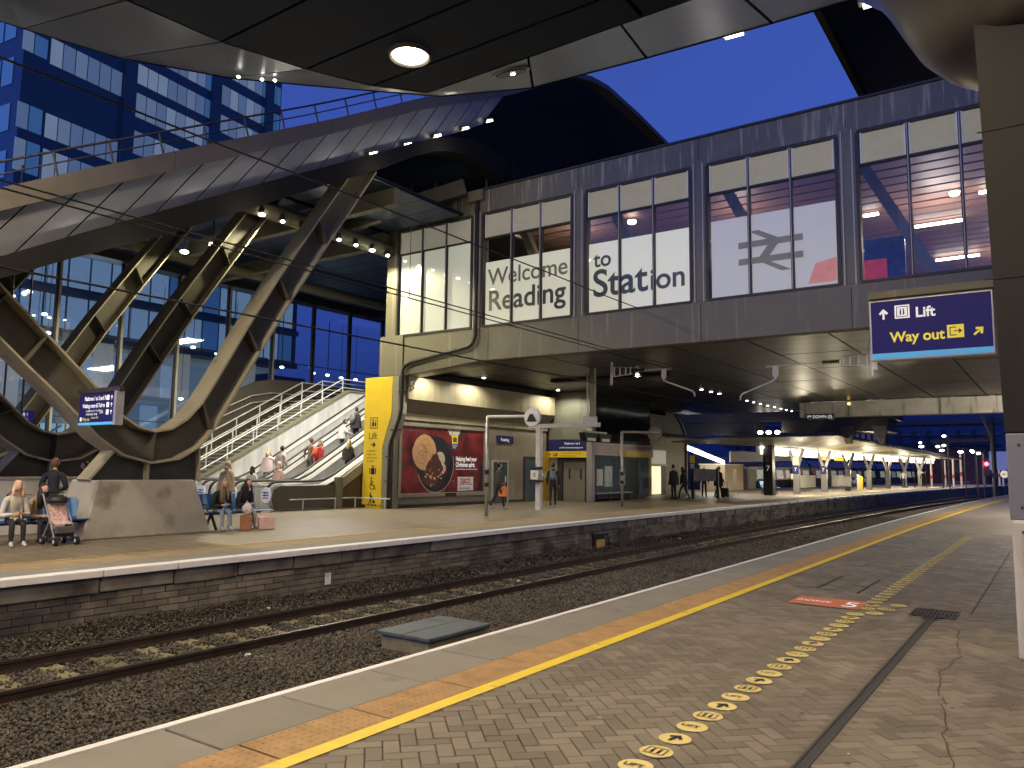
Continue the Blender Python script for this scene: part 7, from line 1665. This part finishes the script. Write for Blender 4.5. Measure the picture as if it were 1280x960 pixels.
    if coat:
        m = MB(); rows = []
        for f_ in np.linspace(0, 1, 7):
            z = pz+.42-f_*(.42+coat); rx = (.175+.055*f_)*bulk; ry = (.125+.05*f_)*bulk; rows.append((z, rx, ry))
        n = 18; vs_ = []
        for z, rx, ry in rows:
            for k in range(n): a = 2*math.pi*k/n; q = 1+.04*math.sin(3*a+z*9); vs_.append((rx*math.cos(a)*q*s, (lean*max(0, (z-pz)/.5)+ry*math.sin(a)*q)*s, z*s))
        m.add(vs_, [(i*n+k, i*n+(k+1) % n, (i+1)*n+(k+1) % n, (i+1)*n+k) for i in range(6) for k in range(n)]); child(m, 'coat', tc)
    t.location = (loc[0], loc[1], loc[2]+zoff); t.rotation_euler = (0, 0, yaw)
    return t
# yaw: 0 faces +Y, -pi/2 faces +X (towards the tracks)
FX = -math.pi/2
def Wd_(t, p): return Matrix.Rotation(t.rotation_euler.z, 3, 'Z') @ Vector(p)+Vector(t.location)
def bag(label, cat, loc, sz, col_, handles=True, name='shopping_bag', rz=0, mat2=None):
    t = thing(name, label, cat, loc); t.rotation_euler = (0, 0, rz); ORG[t.name] = (0, 0, 0)
    w, d, h = sz; m = MB(); m.add([(-w/2*.9, -d/2, 0), (w/2*.9, -d/2, 0), (w/2*.9, d/2, 0), (-w/2*.9, d/2, 0), (-w/2, -d/2, h), (w/2, -d/2, h), (w/2, d/2, h), (-w/2, d/2, h)], [(0, 3, 2, 1), (4, 5, 6, 7), (0, 1, 5, 4), (1, 2, 6, 5), (2, 3, 7, 6), (3, 0, 4, 7)])
    m.build('bag_body', cloth('b'+name+cat+str(col_), col_, .6) if mat2 is None else mat2, t, bevel=.02)
    if handles:
        for y in (-d/2, d/2):
            m = MB(); m.tube([(-w*.25, y, h-.02), (-w*.18, y, h+.12), (w*.18, y, h+.12), (w*.25, y, h-.02)], .008, 6); m.build('handle', cloth('b'+name+cat+str(col_), col_, .6), t)
    return t
def backpack(p, col_, label, back=-.2, z=1.25, s=1.0):
    t = thing('backpack', label, 'backpack', tuple(p.location)); t.rotation_euler = p.rotation_euler; ORG[t.name] = (0, 0, 0)
    m = MB(); m.ellip((0, back, z), .15*s, .09*s, .22*s, 12, 8); m.v = [(x, y, z_) for x, y, z_ in m.v]; m.build('pack_body', cloth('bp'+str(col_), col_, .6), t, smooth=True)
    m = MB(); m.ellip((0, back-.07, z-.07), .11*s, .05*s, .11*s, 10, 6); m.build('front_pocket', cloth('bp'+str(col_), col_, .6), t, smooth=True)
    for e in (-1, 1): m = MB(); m.tube([(e*.1, back+.06, z+.16), (e*.11, back+.2, z+.24), (e*.12, back+.33, z+.05), (e*.12, back+.1, z-.15)], .018, 6); m.build('strap', cloth('bp'+str(col_), col_, .6), t)
    return t
sitarm = {'L': ((-.25, .16, .62), (-.10, .38, .66)), 'R': ((.25, .16, .62), (.10, .38, .66)), 'foot': .02}
# left bench group
person((-16.55, 6.92, 0), FX-.15, 'woman in a white fleece and black trousers sitting leftmost on the long bench', 1.60, 'sit', (.55, .5, .42), (.012, .012, .014), (.5, .48, .45), (.62, .42, .30), .12, 1.15, sitarm, headtilt=.1)
person((-16.78, 7.38, 0), FX+.2, 'woman with long dark hair in a tan coat bending over the black pushchair', 1.52, 'sit', (.30, .20, .12), (.02, .02, .025), (.03, .03, .03), (.035, .018, .012), .34, 1.05, {'L': ((-.25, .2, .60), (-.12, .46, .6)), 'R': ((.25, .2, .6), (.1, .46, .62))}, headtilt=.22)
person((-17.9, 8.25, 0), .9, 'man in dark navy jacket standing in front of the white arrow board', 1.62, 'stand', (.012, .014, .024), (.012, .014, .03), (.02, .02, .02), (.16, .07, .04), 0, 1.25, {'L': ((-.27, .02, 1.13), (-.12, .2, 1.05)), 'R': ((.27, .02, 1.13), (.12, .2, 1.05))})
person((-20.4, 10.2, 0), 2.6, 'black haired person half hidden left of the big concrete plinth', 1.56, 'stand', (.015, .015, .02), (.02, .02, .025), (.02, .02, .02), (.012, .01, .01), 0, 1.2)
person((-20.2, 12.85, 0), -2.4, 'person in a black coat passing just right of the big plinth', 1.60, 'walk', (.012, .012, .015), (.05, .06, .09), (.03, .03, .03), (.25, .13, .08), .1, 1.1)
# two women on the second bench
w1 = person((-16.92, 11.66, 0), FX-.1, 'woman with long fair hair in a black coat on the second bench', 1.60, 'sit', (.012, .012, .014), (.22, .27, .33), (.55, .45, .4), (.30, .20, .12), .40, 1.2, sitarm, headtilt=.16)
w2 = person((-16.92, 12.30, 0), FX+.15, 'woman with dark hair in a black puffer jacket on the second bench', 1.60, 'sit', (.012, .012, .014), (.33, .32, .30), (.6, .57, .52), (.015, .012, .012), .22, 1.35, sitarm, headtilt=.1)
bag('brown paper shopping bag with white tissue standing between the two seated women', 'bag', (-16.22, 11.98, 0), (.27, .15, .36), (.36, .15, .07), rz=1.2)
t = thing('white_tissue_bag', 'white plastic bag stuffed on top of the brown paper bag', 'bag', (-16.25, 12.02, .38)); m_ = MB(); m_.ellip((-16.25, 12.02, .50), .13, .10, .15, 12, 8, fn=lambda p: p*(1+.12*math.sin(9*p.x+5*p.z)+.08*math.cos(13*p.y))); m_.build('bag_body', mat('tissue_white', (.66, .63, .58), .6, 0, .1, 20), t, smooth=True); m_ = MB(); m_.tube([(-16.25, 11.95, .6), (-16.24, 12.0, .7), (-16.25, 12.08, .6)], .01); m_.build('handle', MATS['tissue_white'], t)
bag('pale pink shopping bag with rope handles leaning by the right hand seated woman', 'bag', (-16.15, 12.52, 0), (.42, .15, .31), (.80, .52, .46), rz=1.35, name='pink_bag')
# pushchair
t = thing('pushchair', 'black pushchair with a pink patterned seat liner and four small wheels', 'pushchair', (-16.0, 7.2, 0))
ox, oy = -15.98, 7.56
m_ = MB(); m_.add([(ox-.12, oy-.17, .42), (ox-.12, oy+.17, .42), (ox-.26, oy+.17, .84), (ox-.26, oy-.17, .84), (ox+.14, oy-.17, .40), (ox+.14, oy+.17, .40), (ox-.09, oy-.17, .45), (ox-.09, oy+.17, .45), (ox-.23, oy-.17, .85), (ox-.23, oy+.17, .85)], [(0, 1, 2, 3), (6, 7, 9, 8), (4, 5, 7, 6), (0, 4, 5, 1)]); m_.build('seat_liner', mat('pink_pattern', (.62, .42, .38), .7, 0, .55, 22), t)
m_ = MB(); m_.ellip((ox-.22, oy, .84), .22, .20, .13, 14, 8); m_.v = [(x, y, max(z, .80)) for x, y, z in m_.v]; m_.build('hood', M_blackpl, t, smooth=True)
m_ = MB(); m_.box(ox+.12, ox+.2, oy-.18, oy+.18, .22, .36); m_.build('footrest', cloth('grey_brown', (.09, .075, .07)), t, bevel=.02)
m_ = MB(); m_.box(ox-.2, ox+.12, oy-.17, oy+.17, .16, .30); m_.build('basket', M_blackpl, t, bevel=.03)
for e in (-1, 1):
    m_ = MB(); m_.tube([(ox-.38, oy+e*.2, .98), (ox-.2, oy+e*.2, .7), (ox+.02, oy+e*.2, .4), (ox+.24, oy+e*.2, .09)], .014, 6); m_.build('frame_tube', M_polemet, t)
    m_ = MB(); m_.tube([(ox-.05, oy+e*.2, .45), (ox-.28, oy+e*.2, .09)], .014, 6); m_.build('frame_tube', M_polemet, t)
    for dx in (.24, -.28):
        m_ = MB(); m_.lathe((ox+dx, oy+e*.2, .08), [(.03, -.03), (.08, -.025), (.08, .025), (.03, .03)], 14, axis='y'); w_ = m_.build('wheel', M_blackpl, t)
        m_ = MB(); m_.lathe((ox+dx, oy+e*.2, .08), [(.025, -.034), (.035, -.034), (.035, .034), (.025, .034)], 10, axis='y'); m_.build('hub', M_polewhite, w_)
m_ = MB(); m_.tube([(ox-.38, oy-.2, .98), (ox-.42, oy-.1, 1.0), (ox-.42, oy+.1, 1.0), (ox-.38, oy+.2, .98)], .016, 6); m_.build('push_handle', M_blackpl, t)
# concourse / escalator people
person((-21.6, 15.15, 0), .3, 'person in a cream hooded coat walking towards the escalators', 1.62, 'walk', (.60, .46, .30), (.16, .12, .1), (.4, .36, .3), (.55, .42, .3), .05, 1.45, None, .15, hood=(.62, .5, .36))
person((-26.6, 20.55, ez(20.55)), .2, 'person in a pale pink coat, highest of the escalator group', 1.70, 'walk', (.62, .50, .52), (.1, .1, .12), (.3, .3, .3), (.5, .35, .22), .1, 1.5, {'L': ((-.3, .1, 1.3), (-.15, .3, 1.35)), 'R': ((.3, .1, 1.3), (.15, .3, 1.35)), 'stride': .15}, .1)
person((-26.0, 20.75, ez(20.75)), .3, 'person with dark hair behind the pink coats at the foot of the escalator', 1.72, 'stand', (.45, .38, .36), (.1, .1, .12), (.2, .2, .2), (.012, .012, .02), 0, 1.2)
person((-24.9, 19.75, .02), -.1, 'person in a dusty pink puffer coat standing on the middle escalator', 1.62, 'stand', (.55, .36, .33), (.08, .07, .07), (.2, .2, .2), (.62, .5, .45), .1, 1.5, None, .1, hood=(.58, .4, .37))
person((-24.9, 18.55, .0), .6, 'child with a black headscarf and white top stepping onto the escalator', 1.45, 'walk', (.62, .6, .58), (.02, .02, .02), (.1, .1, .1), (.012, .012, .012), .15, 1.3, hood=(.012, .012, .014))
p1 = person((-24.95, 21.35, ez(21.35)), .1, 'person in a brown top leaning on the escalator handrail left of the red backpack', 1.72, 'stand', (.22, .17, .12), (.10, .11, .10), (.05, .05, .05), (.17, .10, .06), 0, 1.05, {'L': ((-.34, .05, 1.25), (-.5, .2, 1.0)), 'R': ((.24, 0, 1.13), (.25, .1, .9))})
p2 = person((-24.5, 21.45, ez(21.45)-.0), -.1, 'person in a crimson coat carrying an orange red backpack on the escalator', 1.55, 'stand', (.45, .03, .05), (.4, .03, .05), (.05, .05, .05), (.2, .13, .09), .1, 1.2, None, .25)
backpack(p2, (.75, .12, .06), 'orange red backpack worn by the person in the crimson coat', -.22, 1.12)
person((-24.9, 23.0, ez(23.0)), -.5, 'man in a pale grey jacket leaning forward on the middle escalator', 1.62, 'stand', (.48, .48, .48), (.12, .12, .13), (.04, .04, .04), (.02, .015, .012), 0, 1.35, {'L': ((-.3, .1, 1.2), (-.3, .36, 1.12)), 'R': ((.3, .1, 1.2), (.3, .36, 1.12))}, .05, headtilt=.12)
p3 = person((-25.2, 24.05, ez(24.05)), .1, 'person in a black jacket with a grey backpack highest on the escalators', 1.60, 'stand', (.015, .015, .018), (.02, .02, .02), (.03, .03, .03), (.03, .02, .015), 0, 1.35, None, .15)
backpack(p3, (.12, .12, .13), 'small grey backpack on the person highest on the escalators', -.22, 1.15)
person((-23.0, 21.6, ez(21.6)), .15, 'woman with long blonde hair in a black and white coat on the nearest escalator', 1.50, 'stand', (.02, .02, .022), (.05, .05, .05), (.2, .2, .2), (.55, .40, .22), .38, 1.25, {'L': ((-.3, 0, 1.15), (-.38, .15, .95)), 'R': ((.28, 0, 1.13), (.3, .12, .95))}, .1)
# platform walkers
o1 = person((-17.74, 24.46, 0), -.5, 'man in dark hooded jacket carrying an orange bag walking past the poster', 1.72, 'walk', (.05, .05, .045), (.02, .024, .035), (.55, .5, .45), (.015, .015, .015), 0, 1.25, {'stride': .22, 'R': ((.24, -.02, 1.13), (.26, .02, .86)), 'L': ((-.24, .0, 1.13), (-.25, .1, .88))})
q = Wd_(o1, (.1, .16, .47)); bag('bright orange carrier bag swinging from the walking man', 'bag', tuple(q), (.34, .14, .38), (.95, .26, .03), rz=.5, name='carrier_bag')
o2 = person((-17.58, 28.2, 0), .5, 'man in dark clothes with a grey backpack standing before the lift doors', 1.76, 'walk', (.014, .016, .024), (.012, .014, .02), (.02, .02, .02), (.05, .03, .02), 0, 1.3, {'stride': .12})
backpack(o2, (.14, .16, .2), 'grey blue backpack on the man before the lift doors', -.22, 1.25)
person((-16.9, 39.3, 0), 1.2, 'taller dark figure of the couple near the information stand', 1.78, 'stand', (.01, .01, .012), (.012, .012, .014), (.02, .02, .02), (.015, .012, .01), 0, 1.4, None, .2)
person((-16.6, 39.9, 0), 2.0, 'shorter dark figure of the standing couple near the information stand', 1.66, 'walk', (.01, .01, .012), (.012, .012, .014), (.02, .02, .02), (.015, .012, .01), .1, 1.3, None, .15)
person((-17.0, 43.9, 0), .2, 'person seen behind the information stand with legs showing below the board', 1.62, 'stand', (.012, .012, .014), (.015, .015, .02), (.02, .02, .02), (.02, .015, .01), 0, 1.2)
o3 = person((-16.1, 43.8, 0), -.5, 'traveller in a long dark hooded coat wheeling a black suitcase', 1.72, 'walk', (.014, .014, .016), (.015, .015, .018), (.02, .02, .02), (.02, .015, .012), 0, 1.4, {'stride': .15, 'R': ((.27, .0, 1.13), (.38, .1, .9))}, .28)
q = Wd_(o3, (.42, .12, .0)); t = thing('suitcase', 'small black wheeled suitcase beside the traveller in the long coat', 'suitcase', tuple(q)); ORG[t.name] = (0, 0, 0)
m_ = MB(); m_.box(-.2, .2, -.13, .13, .06, .56); m_.build('case_body', M_blackpl, t, bevel=.03); m_ = MB(); m_.tube([(-.12, 0, .55), (-.12, 0, .88), (.12, 0, .88), (.12, 0, .55)], .012, 6); m_.build('handle', M_dark, t)
for e in (-1, 1): m_ = MB(); m_.lathe((e*.15, 0, .04), [(.03, -.02), (.04, 0), (.03, .02)], 8, axis='x'); m_.build('wheel', M_blackpl, t)
person((-15.95, 79.4, 0), FX, 'distant person in white leaning from the bench under the yellow sign', 1.6, 'sit', (.65, .62, .58), (.1, .14, .25), (.1, .1, .1), (.1, .06, .04), 0, 1.3, headtilt=.2)
person((-15.95, 80.3, 0), FX, 'distant person in a tan jacket bent forward on the bench under the yellow sign', 1.55, 'sit', (.5, .3, .17), (.45, .42, .4), (.4, .4, .4), (.03, .02, .02), 0, 1.3, headtilt=.25)
person((-13.0, 88, 0), .3, 'distant person in a white top standing beyond the last canopy post', 1.7, 'stand', (.7, .68, .66), (.03, .03, .04), (.1, .1, .1), (.1, .06, .05), 0, 1.1)
person((-11.7, 92, 0), .3, 'distant dark figure standing at the far platform end', 1.7, 'stand', (.02, .02, .03), (.03, .03, .04), (.05, .05, .05), (.03, .02, .02), 0, 1.1)
#@@PART5

# small pieces of litter
for k, (x, y, z, r_, q) in enumerate(((-9.3, 7.0, -1.03, .035, 'small white scrap of litter in the ballast left of the cable chamber'), (-7.1, 13.4, -1.0, .03, 'white scrap of litter in the ballast beyond the cable chamber'),
        (-10.4, 15.2, -1.03, .04, 'pale crumpled litter between the rails'), (-11.4, 27.0, -.92, .05, 'pale litter by the far wall near the sagging cable'), (-11.45, 9.0, -.92, .035, 'white scrap among the stones heaped at the far wall'),
        (-1.06, 4.88, .004, .008, 'tiny white cigarette end on the paving right of the drain channel'))):
    m_ = MB(); m_.ellip((x, y, z+r_*.4), r_, r_*1.3, r_*.5, 9, 6, fn=lambda p: p*(1+.25*math.sin(7*p.x+3*p.y)+.2*math.cos(11*p.z+4*p.x))); tag(m_.build('litter', M_polewhite), q, 'litter')

# gum spots and a hairline crack on the near paving
m_ = MB()
for k in range(150):
    y = random.uniform(2.2, 13); x = random.uniform(-3.3, 3.5); r_ = random.uniform(.008, .02); a0 = random.uniform(0, 6)
    m_.add([(x+r_*(1+.25*math.sin(3*a+a0))*math.cos(a), y+r_*(1+.25*math.sin(3*a+a0))*math.sin(a), .0032) for a in np.linspace(0, 2*math.pi, 9)[:-1]], [tuple(range(8))], k % 3 == 0)
o = m_.build('gum_spots', [mat('old_gum', (.07, .062, .05), .8), mat('pale_gum', (.26, .24, .2), .8)], near_platform); o['kind'] = 'stuff'
P = [(-.92, 9.3), (-.86, 8.6), (-.80, 8.0), (-.86, 7.3), (-.80, 6.7), (-.70, 6.1), (-.66, 5.6), (-.56, 5.1), (-.5, 4.5)]
m_ = MB()
for i in range(len(P)-1):
    for j in range(3):
        a = [P[i][q]+(P[i+1][q]-P[i][q])*j/3+random.uniform(-.02, .02)*(q == 0) for q in (0, 1)] if j else list(P[i]) if i == 0 else last
        b_ = [P[i][q]+(P[i+1][q]-P[i][q])*(j+1)/3+random.uniform(-.02, .02)*(q == 0) for q in (0, 1)]; last = b_
        w_ = random.uniform(.003, .006); m_.add([(a[0]-w_, a[1], .0034), (a[0]+w_, a[1], .0034), (b_[0]+w_, b_[1], .0034), (b_[0]-w_, b_[1], .0034)], [(0, 1, 2, 3)])
m_.build('crack', M_joint, near_platform)
